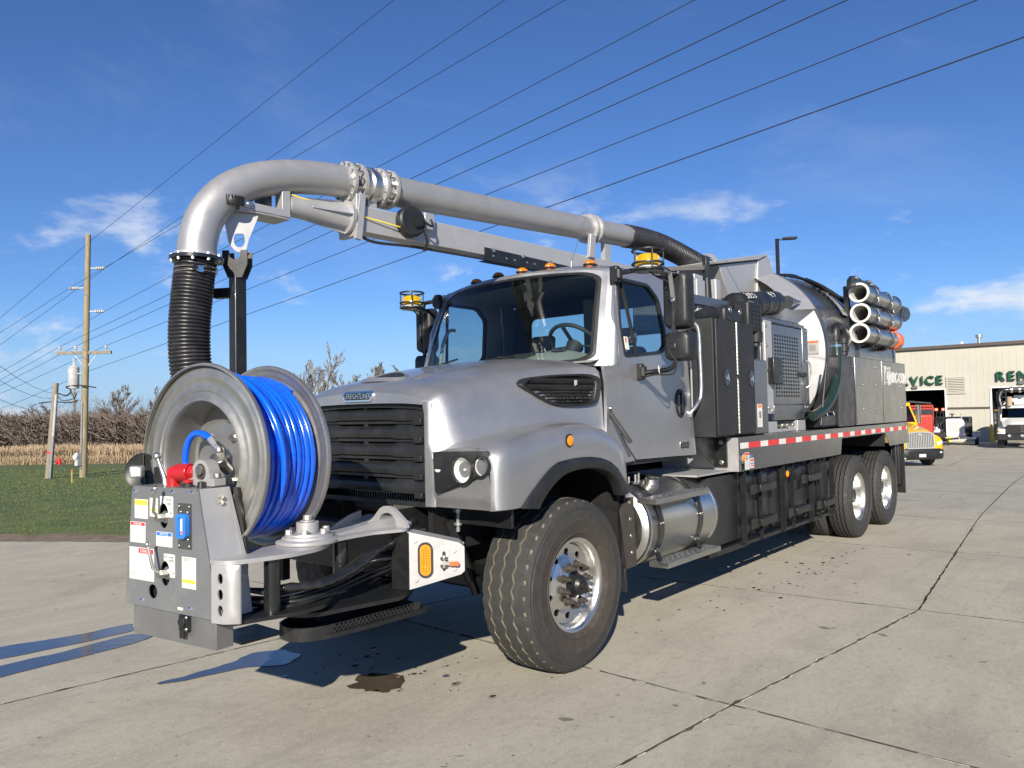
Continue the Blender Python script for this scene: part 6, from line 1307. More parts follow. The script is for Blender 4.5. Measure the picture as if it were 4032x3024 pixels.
# boom rest post
PO = empty('boom_rest_post', parent=T)
x, y = -.195, -1.585; g = G('blackpaint'); g.box(x-.038, y-.038, .74, x+.038, y+.038, 2.53); g.done('post', PO, bevel=.006)
g = G('rusty'); fk = [(x*.72, y*.66+.02) for x, y in [(-.06, -.16), (.06, -.16), (.105, -.04), (.105, .09), (.05, .09), (.045, .03), (0, .0), (-.045, .03), (-.05, .09), (-.105, .09), (-.105, -.04)]]
ex_ = Vector((.77, .64, 0)); 
for s in (-1, 1): g.plate(fk, [], Vector((x, y, 2.60))+Vector((.64, -.77, 0))*(.042*s)-Vector((.64, -.77, 0))*.005, ex_, (0,0,1), .010, 'blackpaint' if s > 0 else 'rusty')
g.box(x-.03, y-.03, 2.52, x+.03, y+.03, 2.60, 'rusty'); g.done('fork_cradle', PO, bevel=.002)
g = G('blackpaint'); g.bar((x-.02, y, 2.43), (x-.12, y-.085, 2.425), .05, .06); g.done('post_tab', PO, bevel=.003)
# ------------------------------------------------------------------ fuel tank, steps
FT = empty('fuel_tank', parent=T)
TX, TZ, TR = .885, .785, .315
g = G('tankalu'); g.lathe([(0, .0), (.20, -.012), (.26, -.004), (.285, .02), (.300, .03), (.318, .028), (.324, .04), (.318, .055), (TR, .06), (TR, 1.12), (.320, 1.125), (.324, 1.14), (.318, 1.155), (.29, 1.15), (.25, 1.18), (0, 1.19)], (TX, .86, TZ), (0,1,0), 64); g.done('tank_shell', FT, ang=35)
for y in (1.05, 1.70): g = G('blackgloss'); g.lathe([(TR+.001, -.035), (TR+.006, -.035), (TR+.006, .035), (TR+.001, .035)], (TX, y, TZ), (0,1,0), 64); g.done('tank_strap', FT)
g = G('tankalu'); q = Vector((1.0, 1.26, TZ+.30)); ax = Vector((.35, -.2, .9)).normalized(); g.cyl(q-ax*.03, q+ax*.02, .062, n=24); g.cyl(q+ax*.02, q+ax*.052, .052, n=20); g.bar(q+ax*.055-Vector((.05,.0,0)), q+ax*.055+Vector((.05,0,0)), .02, .012); g.done('filler_cap', FT)
g = G('rusty'); 
for k, y in enumerate((1.12, 1.22, 1.27)): g.cyl((.88, y, TZ+.31), (.88, y, TZ+.36+.01*k), .012, n=6, mat='boltmetal')
g.done('tank_fittings', FT)
def step(y0, y1, z, x0, x1, name):
    S_ = empty(name, parent=T)
    hs_ = [circ(x0+.022+.027*j+(.0135 if i % 2 else 0), y0+.025+.021*i, .0055, 6) for i in range(int((y1-y0-.04)/.021)) for j in range(int((x1-x0-.03)/.027))]
    g = G('flatalu'); g.plate([(x0, y0), (x1, y0), (x1, y1), (x0, y1)], hs_, (0, 0, z-.003), (1,0,0), (0,1,0), .003); g.done('tread_plate', S_)
    g = G('flatalu')
    for i in range(int((y1-y0-.04)/.042)):
        for j in range(int((x1-x0-.03)/.054)): g.lathe([(.011, 0), (.008, .0035), (.0055, .004)], (x0+.036+.054*j+(.027 if i % 2 else 0), y0+.036+.042*i, z), (0,0,1), 8)
    g.done('grip_bumps', S_); S_.children[-1]['kind'] = 'stuff'
    for nm, b in (('front_lip', (x0, y0, z-.040, x1, y0+.003, z-.0035)), ('outer_lip', (x1-.003, y0+.0035, z-.040, x1, y1-.0035, z-.0035)), ('rear_lip', (x0, y1-.003, z-.040, x1, y1, z-.0035)), ('inner_lip', (x0, y0+.0035, z-.040, x0+.003, y1-.0035, z-.0035))): g = G('flatalu'); g.box(*b); g.done(nm, S_)
    return S_
s1_ = step(.880, 1.763, 1.012, 1.095, 1.252, 'upper_step'); s2_ = step(1.035, 1.943, .523, 1.095, 1.252, 'lower_step')
for y in (1.05, 1.70):
    g = G('blackpaint'); g.bar((1.20, y+.0, TZ+.02), (1.20, y-.08 if y < 1.5 else y-.04, .975), .03, .012, (1,0,0)); g.done('step_bracket', T); g = G('blackpaint'); g.bar((1.15, y, TZ-.17), (1.17, y+.04 if y < 1.5 else y+.06, .485), .05, .012, (1,0,0)); g.done('step_bracket', T)
    g = G('chrome'); 
    for z in (TZ+.03, TZ-.18): 
        for d in (-.02, .02): g.hexbolt((TX+sqrt(max(0, TR**2-(z-TZ)**2))+.008, y+d, z), (1,0,0), .009, .010)
    g.done('strap_bolts', FT)
# splash guard behind the front wheel
g = G('tyrebrown'); g.plate([(0, 0), (.13, .0), (.10, .50), (.02, .50), (-.08, .42)], [], (1.125, .66, .535), (.0, 1., 0), (0,0,1), .010); g.done('splash_guard', T); g = G('plastic'); g.box(.70, .645, .45, 1.13, .655, 1.06); g.box(1.08, .63, .37, 1.13, .66, .54); g.done('mud_flap', T, bevel=.003)
for k in range(4): g = G('boltmetal'); g.hexbolt((1.136, .70+.006*k, 1.0-.12*k), (1,0,0), .011, .008); g.done('guard_bolt', T)
g = G('flatalu'); g.plate([(0, 0), (.10, -.02), (.24, -.50), (.20, -.50)], [], (1.08, .69, 1.055), (0,1,0), (0,0,1), .006) if False else None
# ------------------------------------------------------------------ lower black water tanks and ladder frames
PT = empty('water_tank', parent=T)
lp = rrect(1.94, .475, 2.66, 1.07, .07, 6); g = G('poly'); g.plate(lp, [], (.50, 0, 0), (0,1,0), (0,0,1), .62); g.done('front_tank', PT, bevel=.045, seg=4, ang=50)
def corrwall(u, v):
    y = lerp(2.66, 5.18, u); ph = (y-2.66)/.36; k = ph % 1; d = .035*sstep(min(k, 1-k)*6-.6); z = lerp(.475, 1.07, v); e_ = .03*(1-min(1, min(v, 1-v)*12)); return (1.10+d-e_, y, z)
g = G('poly'); g.grid(corrwall, 110, 14); g.box(.5, 2.66, .46, 1.09, 5.18, 1.07); g.done('long_tank', PT, ang=50)
g = G('blackpaint'); g.box(.6, 1.90, .405, 1.165, 2.70, .455); g.box(1.10, 2.70, .415, 1.165, 5.15, .45); g.done('tank_tray', T, bevel=.005)
for k in range(3): g = G('blackpaint'); g.box(.6, 2.9+.9*k, .41, 1.10, 2.96+.9*k, .455); g.done('tray_crossbar', T)
for k, y in enumerate((2.60, 3.02, 3.56, 3.86, 4.40, 4.70, 5.10)):
    w_ = .085 if k % 2 == 0 else .06; g = G('blackpaint'); g.box(1.150, y, .42, 1.158, y+w_, 1.085); g.box(1.158, y, .42, 1.205 if k % 2 == 0 else 1.185, y+.008, 1.085); 
    for z in (.58, .61, .88, .92): g.hexbolt((1.158, y+.05, z), (1,0,0), .010, .008, 'blackpaint')
    g.done('upright', T)
for y0, zz_ in ((2.69, .915), (2.69, .600), (4.02, .905), (3.62, .600), (4.48, .585)):
    R0 = empty('ladder_rung', parent=T); L_ = .58 if y0 != 4.48 else .62
    g = G('blackpaint'); g.plate([(0, -.045), (.10, -.045), (.22, -.03), (.22, .02), (.10, .045), (0, .045)], [], (1.205, y0, zz_), (0,1,0), (0,0,1), .008); g.done('rung_bracket', R0)
    g = G('blackpaint'); g.box(1.165, y0+.19, zz_-.035, 1.235, y0+L_, zz_+.03); g.done('tread', R0, bevel=.006)
    g = G('blackpaint')
    for k in range(6): g.box(1.172+.010*k, y0+.2, zz_+.030, 1.176+.010*k, y0+L_-.01, zz_+.037)
    g.done('tread_grip', R0)
g = G('amberbright'); g.lathe([(.036, 0), (.034, .012), (.02, .022), (0, .025)], (1.166, 3.72, .985), (1,0,0), 22); g.lathe([(.042, -.012), (.045, .004), (.038, .010)], (1.166, 3.72, .985), (1,0,0), 22, mat='plastic'); g.done('side_marker_lamp', T)
# ------------------------------------------------------------------ flatbed deck
BD = empty('flatbed', parent=T)
side = [(2.44, 1.098), (5.345, 1.098), (5.405, 1.286), (7.33, 1.286), (7.56, 1.098), (8.62, 1.098), (8.62, 1.402), (2.44, 1.402)]
for s in (1, -1):
    g = G('greymetal'); g.plate(side, [], (s*1.212, 0, 0), (0, s, 0), (0, 0, 1), .008, fn=lambda x, y, h: Vector((s*(1.212+h), x, y)));
    if s < 0: g.f = [q[::-1] for q in g.f]
    g.done('side_panel', BD, bevel=.003)
g = G('silver2'); g.box(.46, 2.430, 1.100, 1.219, 2.438, 1.400); g.done('front_panel', BD); g = G('silver2'); g.box(-1.219, 2.430, 1.10, -.46, 2.438, 1.40); g.done('front_panel', BD)
g = G('greymetal'); g.box(-1.219, 2.44, 1.385, 1.219, 8.62, 1.405); g.done('deck', BD); 
for b_ in ((-1.2, 5.38, 1.2, 1.2, 5.40, 1.385), (-1.2, 7.34, 1.1, 1.2, 7.36, 1.385), (-1.2, 2.5, 1.098, 1.2, 5.35, 1.11)): g = G('dark'); g.box(*b_); g.done('underside_panel', BD)
g = G('silver2'); g.box(.46, 1.62, 1.105, 1.18, 2.43, 1.16) if False else g.box(.46, 1.75, 1.10, 1.15, 2.43, 1.115); g.done('front_shelf', BD)
y = 2.475; k = 0
while y < 8.57:
    ln = .18 if k % 2 == 0 else .285; ln = min(ln, 8.58-y); g = G('tapewhite' if k % 2 == 0 else 'tapered'); g.box(1.2203, y, 1.300, 1.2212, y+ln-.0015, 1.353); g.done('reflective_tape', BD, ang=0); y += ln; k += 1
g = G('chrome'); g.lathe([(.042, 0), (.040, .006), (.03, .010)], (1.2205, 2.515, 1.22), (1,0,0), 24); g.lathe([(.031, .005), (.028, .018), (0, .022)], (1.2205, 2.515, 1.22), (1,0,0), 22, mat='amberbright'); g.done('side_marker_lamp', BD)
def bdecal(y0, z0, y1, z1, items, nm='decal'):
    g = G('label'); g.box(1.2203, y0, z0, 1.2213, y1, z1)
    for (u0, v0, u1, v1, m) in items: g.box(1.2213, lerp(y0, y1, u0), lerp(z1, z0, v1), 1.2219, lerp(y0, y1, u1), lerp(z1, z0, v0), m)
    g.done(nm, BD, ang=0)
bdecal(2.565, 1.108, 2.665, 1.262, [(.05, .03, .95, .16, 'labelred'), (.3, .2, .6, .3, 'labelprint'), (.2, .34, .8, .40, 'labelprint'), (.35, .4, .5, .52, 'labelprint')]+[(.12, .6+.05*k, .85, .62+.05*k, 'labelgrey') for k in range(7)])
bdecal(2.68, 1.115, 2.765, 1.205, [(.1, .1, .9, .3, 'labelred'), (.2, .36, .8, .42, 'tapered'), (.1, .5, .9, .62, 'labelblue'), (.2, .7, .9, .85, 'labelred')])
bdecal(2.70, 1.212, 2.74, 1.235, [(0, 0, 1, 1, 'labelblue')])
bdecal(2.475, 1.112, 2.545, 1.165, [(0, 0, 1, 1, 'dark'), (.1, .1, .9, .3, 'labelyellow'), (.1, .5, .4, .8, 'labelred')])
# rear valance, mud flap and bumper
for s in (1, -1):
    g = G('plastic'); g.box(s*.62, 8.42, .36, s*1.20, 8.44, 1.10); g.done('mud_flap', T)
    g = G('blackpaint'); 
    for y0, y1 in ((8.05, 8.12), (8.20, 8.27), (8.34, 8.40)): g.box(s*1.13, y0, .50, s*1.17, y1, 1.10)
    g.box(s*1.11, 8.02, .48, s*1.13, 8.42, 1.10); g.done('rear_box', T, bevel=.004)
# gusset under the cabinet
g = G('blackpaint'); g.plate([(1.90, 1.405), (2.40, 1.405), (2.40, 1.15), (2.33, 1.15)], [], (0,0,0), (0,1,0), (0,0,1), .008, fn=lambda x, y, h: Vector((1.02+h, x, y))); g.box(1.0, 2.405, 1.14, 1.12, 2.428, 1.41)
for z in (1.18, 1.36): g.hexbolt((1.07, 2.405, z), (0,-1,0), .016, .012)
g.done('cabinet_gusset', T)
# ------------------------------------------------------------------ black tool cabinet
TCB = empty('tool_cabinet', parent=T)
g = G('blacktex'); g.box(.98, 2.055, 1.418, 1.185, 2.905, 2.448); g.done('cabinet_body', TCB, bevel=.006)
for y0, y1 in ((2.075, 2.478), (2.492, 2.885)): g = G('blacktex'); g.box(1.186, y0, 1.430, 1.208, y1, 2.440); g.done('cabinet_door', TCB, bevel=.008)
for z0, z1 in ((1.44, 1.925), (1.965, 2.435)):
    g = G('boltmetal'); g.cyl((1.213, 2.485, z0), (1.213, 2.485, z1), .009, n=8)
    k = z0
    while k < z1-.02: g.cyl((1.213, 2.485, k), (1.213, 2.485, k+.022), .0125, n=8); k += .032
    g.done('piano_hinge', TCB)
for y in (2.26, 2.80):
    g = G('blackgloss'); g.plate(circ(y, 1.935, .050, 24, .075), [], (1.2085, 0, 0), (0,1,0), (0,0,1), .006); g.lathe([(.028, .004), (.022, .004), (.012, .016), (0, .018)], (1.2085, y, 1.935), (1,0,0), 18, mat='chrome'); g.bar((1.22, y, 1.965), (1.222, y+.012, 1.905), .016, .010, (1,0,0), 'chrome'); g.done('paddle_latch', TCB)
# ------------------------------------------------------------------ auxiliary engine enclosure
EN = empty('engine_enclosure', parent=T)
X0 = 1.055
g = G('greymetal'); g.box(.45, 3.50, 1.62, 1.03, 4.80, 2.60); g.done('enclosure_core', EN, bevel=.01)
hs_ = [rrect(3.79+.072*i, 1.775+.0395*j, 3.79+.072*i+.045, 1.775+.0395*j+.022, .003, 1) for i in range(10) for j in range(17)]
g = G('greymetal'); g.plate([(3.735, 1.70), (4.615, 1.70), (4.615, 2.53), (3.735, 2.53)], hs_, (X0, 0, 0), (0,1,0), (0,0,1), .006); g.done('louvred_door', EN)
g = G('dark'); g.box(1.031, 3.77, 1.74, 1.036, 4.58, 2.50); g.done('grille_backing', EN)
g = G('flatalu')
for k in range(10): g.bar((1.040, 3.85+.03*(k % 3), 1.80+.045*k), (1.044, 4.05+.07*(k % 2), 1.86+.045*k), .02, .012, (1,0,0))
g.done('engine_parts', EN)
fr_ = [((3.53, 1.60, 3.72, 2.56)), ((4.63, 1.60, 4.80, 2.56))]
for y0, z0, y1, z1 in fr_: g = G('silver2' if y0 < 4 else 'greymetal'); g.box(1.032, y0, z0, X0+.008, y1, z1); g.done('corner_post', EN, bevel=.006)
g = G('greymetal'); g.add([(1.032, 3.52, 2.545), (X0+.01, 3.52, 2.545), (X0+.01, 4.81, 2.545), (1.032, 4.81, 2.545), (.93, 3.52, 2.63), (.96, 3.52, 2.63), (.96, 4.81, 2.63), (.93, 4.81, 2.63)], [(0,1,2,3)[::-1], (4,5,6,7), (0,1,5,4), (1,2,6,5), (2,3,7,6), (3,0,4,7)]); g.box(.45, 3.52, 2.60, .95, 4.81, 2.628); g.done('canopy_top', EN, bevel=.004)
g = G('greymetal'); g.box(1.032, 3.73, 1.53, X0+.006, 4.62, 1.69); g.done('lower_skirt', EN, bevel=.004)
g = G('silver2'); g.box(.6, 3.48, 1.405, X0+.02, 3.76, 1.52); g.box(.6, 4.36, 1.405, X0+.02, 4.60, 1.52); g.box(.6, 3.76, 1.405, X0+.0, 4.36, 1.44); g.done('skid_base', EN, bevel=.006)
for y in (3.92, 4.06, 4.22): g = G('boltmetal'); g.cyl((1.0, y, 1.475), (X0+.03, y, 1.475), .016, n=8); g.cyl((X0-.01, y, 1.475), (X0+.015, y, 1.475), .026, n=10); g.done('hose_coupling', EN)
g = G('blackpaint'); g.box(X0+.004, 3.58, 1.905, X0+.075, 3.82, 2.175); g.done('controller_box', EN, bevel=.008)
g = G('rimalu'); g.tube(smooth([(X0+.01, 4.69, 2.19), (X0+.05, 4.72, 2.15), (X0+.055, 4.73, 2.03), (X0+.05, 4.72, 1.92), (X0+.01, 4.69, 1.88)], 4), .010, 8); g.done('door_handle', EN, ang=60)
g = G('plastic'); g.box(X0+.006, 4.50, 2.0, X0+.035, 4.66, 2.05); g.done('latch', EN, bevel=.004)
for y, z in ((3.56, 2.50), (3.56, 2.30), (3.56, 2.05), (3.68, 1.63), (4.66, 1.66), (4.74, 1.66), (4.76, 2.52), (3.58, 1.66)): g = G('boltmetal'); g.hexbolt((X0+.009, y, z), (1,0,0), .015, .010); g.done('enclosure_bolt', EN)
# narrow grey pump cover between cabinet and engine
g = G('greymetal'); g.box(.98, 2.935, 1.412, 1.165, 3.30, 2.13); g.done('pump_cover', T, bevel=.012)
g = G('label'); g.box(1.1655, 3.02, 1.48, 1.1665, 3.14, 1.70); g.box(1.1667, 3.03, 1.665, 1.1672, 3.13, 1.695, 'labelorange'); g.box(1.1667, 3.06, 1.565, 1.1672, 3.11, 1.63, 'labelprint')
for k in range(4): g.box(1.1667, 3.035, 1.50+.014*k, 1.1672, 3.12, 1.505+.014*k, 'labelgrey')
g.done('decal', T)
# ------------------------------------------------------------------ air cleaner
AR = empty('air_cleaner', parent=T); X_ = .82
a0 = Vector((.90, 3.02, 2.665)); a1 = Vector((.90, 4.60, 2.865)); d = (a1-a0).normalized()
g = G('plastic'); g.lathe([(0, 0), (.06, 0), (.085, .10), (.125, .14), (.130, .16), (.130, .55), (.134, .56), (.134, .60), (.130, .61), (.130, 1.22), (.12, 1.26), (.06, 1.28), (.055, 1.40), (0, 1.40)], a0, d, 40); g.done('canister', AR)
for s_ in (.42, .80, 1.10): g = G('blackgloss'); g.lathe([(.1315, -.014), (.1345, -.014), (.1345, .014), (.1315, .014)], a0+d*s_, d, 36); g.done('band_clamp', AR)
g = G('rusty'); g.lathe([(.062, 1.30), (.066, 1.30), (.066, 1.34), (.062, 1.34)], a0, d, 24); g.done('outlet_clamp', AR)
def onc(s_, a, rr=.1335): 
    x1 = Vector((1,0,0)); x1 = (x1-d*x1.dot(d)).normalized(); y1 = d.cross(x1)*-1; y1 = Vector((0,0,1)); y1 = (y1-d*y1.dot(d)).normalized(); return a0+d*s_+rr*(cos(a)*x1+sin(a)*y1), (cos(a)*x1+sin(a)*y1), (-sin(a)*x1+cos(a)*y1)
for txt, s_ in (('3050', .36), ('4/9', .93)):
    g = G('label')
    v, f = textmesh(txt, 'CENTER', .1); g.add([onc(s_+p[0]*.125, .75+p[1]*.125/.132, .1325+.0005*p[2])[0] for p in v], f); g.done('chalk_mark', AR, ang=0)
# hydraulic pre-filter housing in front of it
PF = empty('intake_filter', parent=T)
g = G('plastic'); g.box(.90, 2.52, 2.452, 1.10, 2.98, 2.60); g.done('filter_body', PF, bevel=.03, seg=3)
g = G('plastic'); g.box(.98, 2.96, 2.40, 1.14, 3.29, 2.69); g.done('filter_head', PF, bevel=.025, seg=3)
for j in range(3):
    for k in range(6): g = G('dark'); g.cyl((1.138, 3.04+.085*j, 2.44+.042*k), (1.146, 3.04+.085*j, 2.44+.042*k), .016, n=6); g.done('intake_port', PF)
g = G('plastic'); g.cyl((1.08, 3.24, 2.41), (1.08, 3.24, 2.31), .075, .070, n=20); g.cyl((1.08, 3.24, 2.31), (1.08, 3.24, 2.27), .045, n=16); g.done('dust_cup', PF)
for y in (2.62, 2.84): g = G('chrome'); g.tube([(1.103, y+.025*cos(a), 2.57+.03*sin(a)) for a in [2*pi*k/16 for k in range(16)]], .004, 5, closed=True); g.done('wire_clip', PF)
g = G('plastic'); g.cyl((.94, 2.28, 2.50), (.96, 2.52, 2.53), .05, .085, n=20); g.done('intake_cone', PF)
g = G('label'); g.box(1.05, 3.02, 2.691, 1.12, 3.14, 2.693); g.done('filter_label', PF)
# hydraulic cooler stack behind the cab
CO = empty('oil_cooler', parent=T)
g = G('radiator'); g.box(.20, 2.40, 2.40, .86, 2.50, 2.86); g.done('cooler_core', CO)
g = G('galv')
for k in range(40): x = lerp(.22, .84, k/39); g.box(x-.003, 2.392, 2.42, x+.003, 2.3995, 2.85)
g.done('cooler_fins', CO)
g = G('silver2'); g.box(.18, 2.37, 2.86, .88, 2.54, 2.91); g.box(.86, 2.37, 2.40, .90, 2.54, 2.86); g.done('cooler_frame', CO, bevel=.006)
g = G('greymetal'); g.bar((.90, 2.05, 2.655), (.90, 3.0, 2.665), .06, .085); g.done('support_rail', T, bevel=.004)
g = G('silver2'); g.box(.62, 2.95, 2.62, .82, 3.06, 2.94); g.done('valve_bank', T, bevel=.01)
g = G('blackpaint'); g.cyl((.80, 2.79, 2.70), (.80, 2.785, 2.93), .045, .038, n=16); g.box(.775, 2.755, 2.90, .815, 2.80, 3.145); g.box(.79, 2.80, 2.90, .815, 2.835, 3.10); g.done('boom_stop_post', T, bevel=.004)
g = G('blackpaint'); g.bar((.80, 2.74, 3.02), (.42, 2.45, 3.02), .045, .04); g.done('boom_stop_arm', T)
# ------------------------------------------------------------------ debris tank
DT = empty('debris_tank', parent=T); TR_, TZ_ = 1.12, 2.335
g = G('headsilver'); g.lathe([(0, -.10), (.45, -.085), (.80, -.045), (1.0, -.012), (1.095, .0)], (0, 5.32, TZ_), (0,1,0), 72); g.done('tank_head', DT, ang=60)
g = G('greymetal'); g.lathe([(1.095, -.002), (1.125, -.004), (1.128, .03), (TR_, .034), (TR_, 3.05), (1.13, 3.06), (1.13, 3.12), (.9, 3.2), (0, 3.25)], (0, 5.32, TZ_), (0,1,0), 72); g.done('tank_barrel', DT, ang=40)
g = G('greymetal'); g.lathe([(TR_+.001, -.03), (TR_+.03, -.03), (TR_+.03, .03), (TR_+.001, .03)], (0, 6.55, TZ_), (0,1,0), 72); g.done('tank_ring', DT)
g = G('label'); q = lambda y, a: None
ph = .10; 
def hd(x, z, h=.0): return Vector((x, 5.32-.012-.03+h*-1, z))
g = G('label'); g.plate([(.88, 2.30), (1.03, 2.30), (1.03, 2.46), (.88, 2.46)], [], (0,0,0), (1,0,0), (0,0,1), .0, fn=lambda x, y, h: Vector((x, 5.315-.062*(1.1-math.hypot(x, y-TZ_))-.020, y))); g.plate([(.885, 2.435), (1.025, 2.435), (1.025, 2.455), (.885, 2.455)], [], (0,0,0), (1,0,0), (0,0,1), .0, 'labelorange', fn=lambda x, y, h: Vector((x, 5.315-.062*(1.1-math.hypot(x, y-TZ_))-.022, y))); g.plate([(.92, 2.34), (.99, 2.34), (.99, 2.41), (.92, 2.41)], [], (0,0,0), (1,0,0), (0,0,1), .0, 'labelgrey', fn=lambda x, y, h: Vector((x, 5.315-.062*(1.1-math.hypot(x, y-TZ_))-.022, y))); g.done('decal', DT, ang=0)
# silver inlet hopper on top
HPR = [(.62, 3.00), (-.62, 3.00)]
g = G('silver2')
def hex8(b, t): return g.add(b+t, [(0,3,2,1), (4,5,6,7), (0,1,5,4), (1,2,6,5), (2,3,7,6), (3,0,4,7)])
hex8([(-.50, 4.02, 2.90), (.48, 4.02, 2.90), (.48, 4.76, 2.95), (-.50, 4.76, 2.95)], [(-.50, 3.78, 3.24), (.48, 3.78, 3.24), (.48, 4.83, 3.43), (-.50, 4.83, 3.43)]); g.done('inlet_hopper', DT, bevel=.008)
g = G('silver2'); hex8([(-.56, 4.77, 2.95), (.50, 4.77, 2.95), (.50, 5.55, 3.10), (-.56, 5.55, 3.10)], [(-.56, 4.84, 3.44), (.50, 4.84, 3.44), (.50, 5.16, 3.535), (-.56, 5.16, 3.535)]); g.done('hopper_brace', DT, bevel=.006)
g = G('silver2'); hex8([(-.54, 3.62, 3.222), (.52, 3.62, 3.222), (.52, 4.84, 3.445), (-.54, 4.84, 3.445)], [(-.54, 3.60, 3.255), (.52, 3.60, 3.255), (.52, 5.17, 3.565), (-.54, 5.17, 3.565)]); g.done('hopper_lid', DT, bevel=.006)
g = G('silver2'); g.lathe([(.13, 0), (.17, .01), (.17, .05), (.13, .05)], (.17, 4.14, 3.285), (-.2, -.9, .25), 28); g.done('hose_collar', DT)
# front saddle plates covering the top of the head
def saddle(u, v):
    a = lerp(radians(27), radians(95), u); y = lerp(4.75, 5.31, v); r_ = lerp(1.0, 1.115, v); return (r_*cos(a), y, TZ_+r_*sin(a))
g = G('silver2'); g.grid(saddle, 14, 3); g.done('head_saddle', DT, ang=60)
g = G('greymetal'); g.cyl((.92, 4.58, 2.86), (.93, 4.99, 2.90), .075, .01, n=16); g.done('outlet_horn', DT)
g = G('blackpaint'); g.box(.25, 5.65, 3.44, .9, 5.70, 3.47) if False else g.bar((.20, 5.5, 3.43), (.50, 6.0, 3.27), .05, .04); g.box(.485, 5.97, 3.19, .50, 6.10, 3.30, 'greymetal'); g.cyl((.50, 6.03, 3.25), (.508, 6.03, 3.25), .03, n=16, mat='red'); g.done('lamp_bracket', DT)
beacon(DT if False else T, Vector((.45, 6.80, 3.275)))
for k in range(10):
    a = radians(28+6*k); 
g = G('silver2'); 
def latchp(u, v): a = lerp(radians(26), radians(48), u); r_ = TR_+.045; y = lerp(6.22, 6.42, v); return (r_*cos(a), y, TZ_+r_*sin(a))
g.grid(latchp, 8, 2); g.done('latch_plate', DT)
for a in (29, 37, 45): g = G('boltmetal'); ra = radians(a); g.hexbolt(((TR_+.045)*cos(ra), 6.32, TZ_+(TR_+.045)*sin(ra)), (cos(ra), 0, sin(ra)), .02, .015); g.done('latch_bolt', DT)
rr_ = random.Random(3)
for k in range(6): g = G('blackgloss'); g.tube(smooth([(.35+.07*k, 5.9, TZ_+1.08-.02*k), (.45+.07*k, 6.15, TZ_+1.09-.035*k), (.55+.08*k, 6.35, TZ_+1.03-.05*k), (.70+.06*k, 6.6, TZ_+.93-.05*k), (.86+.03*k, 6.9, TZ_+.80-.05*k)], 5), .018, 7); g.done('hydraulic_hose', T, ang=60)
# ------------------------------------------------------------------ rear side tank, doors, lettering
SB = empty('side_locker', parent=T)
g = G('poly'); g.plate(roundpoly([(4.50, 1.42), (4.62, 1.54), (5.42, 1.54), (5.42, 1.42), (8.60, 1.42), (8.60, 2.28), (5.52, 2.28)], .05, 4) if False else roundpoly([(5.40, 1.42), (6.10, 1.42), (6.10, 2.285), (5.50, 2.285)], .05, 4), [], (.72, 0, 0), (0,1,0), (0,0,1), .465); g.done('poly_tank', SB, bevel=.03, seg=3, ang=50)
g = G('poly'); g.box(.70, 6.12, 1.42, 1.17, 8.62, 2.27); g.done('locker_body', SB, bevel=.01)
g = G('poly'); g.box(.75, 4.85, 1.42, 1.17, 5.38, 1.58); g.done('battery_box', SB, bevel=.03, seg=3)
for y0, y1 in ((6.13, 7.375), (7.405, 8.70)):
    g = G('greymetal'); g.box(1.172, y0, 1.418, 1.195, y1, 2.290); g.done('locker_door', SB, bevel=.008)
    for y in (y0+.32, y1-.32):
        for z in (1.62, 1.94, 2.18): g = G('greymetal'); g.lathe([(.014, 0), (.012, .005), (.006, .008), (0, .009)], (1.195, y, z), (1,0,0), 12); g.done('door_rivet', SB)
# logo and VAC-CON lettering
g = G('label'); 
def lg(y, z, h=0.): return Vector((1.1955+h, y, z))
sqr = [(7.50, 1.955), (7.84, 1.955), (7.84, 2.215), (7.50, 2.215)]
def crescent(cy, cz, a, b, rot, k): 
    o_ = []; i_ = []
    for q in range(25):
        t = lerp(radians(-60), radians(230), q/24); x, y = a*cos(t), b*sin(t); o_.append((cy+x*cos(rot)-y*sin(rot), cz+x*sin(rot)+y*cos(rot))); x, y = a*k*cos(t)+a*.10, b*k*sin(t)-b*.08; i_.append((cy+x*cos(rot)-y*sin(rot), cz+x*sin(rot)+y*cos(rot)))
    return o_+i_[::-1]
g.plate(sqr, [], (1.1955, 0, 0), (0,1,0), (0,0,1), .0008)
for (a, b, k, m) in ((.165, .105, .80, 'greymetal'), (.105, .062, .72, 'greymetal')):
    g.plate(crescent(7.665, 2.085, a, b, .95, k), [], (1.1955, 0, 0), (0,1,0), (0,0,1), .0018, m)
g.done('logo', SB, ang=0)
g = G('label'); 
for q_, dx in enumerate((0, .010, .020, .030, .040)): g.text('VAC-CON', (1.1957+.0004*q_, 8.265+dx, 2.055), (0,1,0), (0,0,1), .225, .0006, sx=.86)
g.done('lettering', SB, ang=0)
# fill pipe: black elbow and green hose
g = G('plastic'); E0 = smooth([(1.12, 5.62, 2.30), (1.12, 5.62, 2.52), (1.12, 5.66, 2.62), (1.12, 5.78, 2.655), (1.12, 5.88, 2.62), (1.12, 5.93, 2.52), (1.12, 5.93, 2.30)], 5); g.tube(E0, .052, 16); 
for z, y in ((2.50, 5.62), (2.42, 5.62), (2.48, 5.93), (2.38, 5.93)): g.cyl((1.12, y, z-.03), (1.12, y, z+.03), .066, n=18)
g.done('overflow_elbow', T, ang=60)
g = G('hosegreen'); g.tube(smooth([(1.13, 5.60, 2.44), (1.14, 5.58, 2.20), (1.145, 5.48, 1.95), (1.15, 5.25, 1.75), (1.15, 4.95, 1.62), (1.13, 4.70, 1.56)], 7), .058, 16); g.done('fill_hose', T, ang=70); g = G('chrome'); g.lathe([(.060, -.012), (.064, -.012), (.064, .012), (.060, .012)], (1.13, 5.60, 2.40), (0,0,1), 20); g.done('hose_clamp', T)
g = G('blackpaint'); g.tube([(1.16, 5.12, 2.16), (1.17, 4.82, 1.45)], .013, 8); g.done('prop_rod', T)
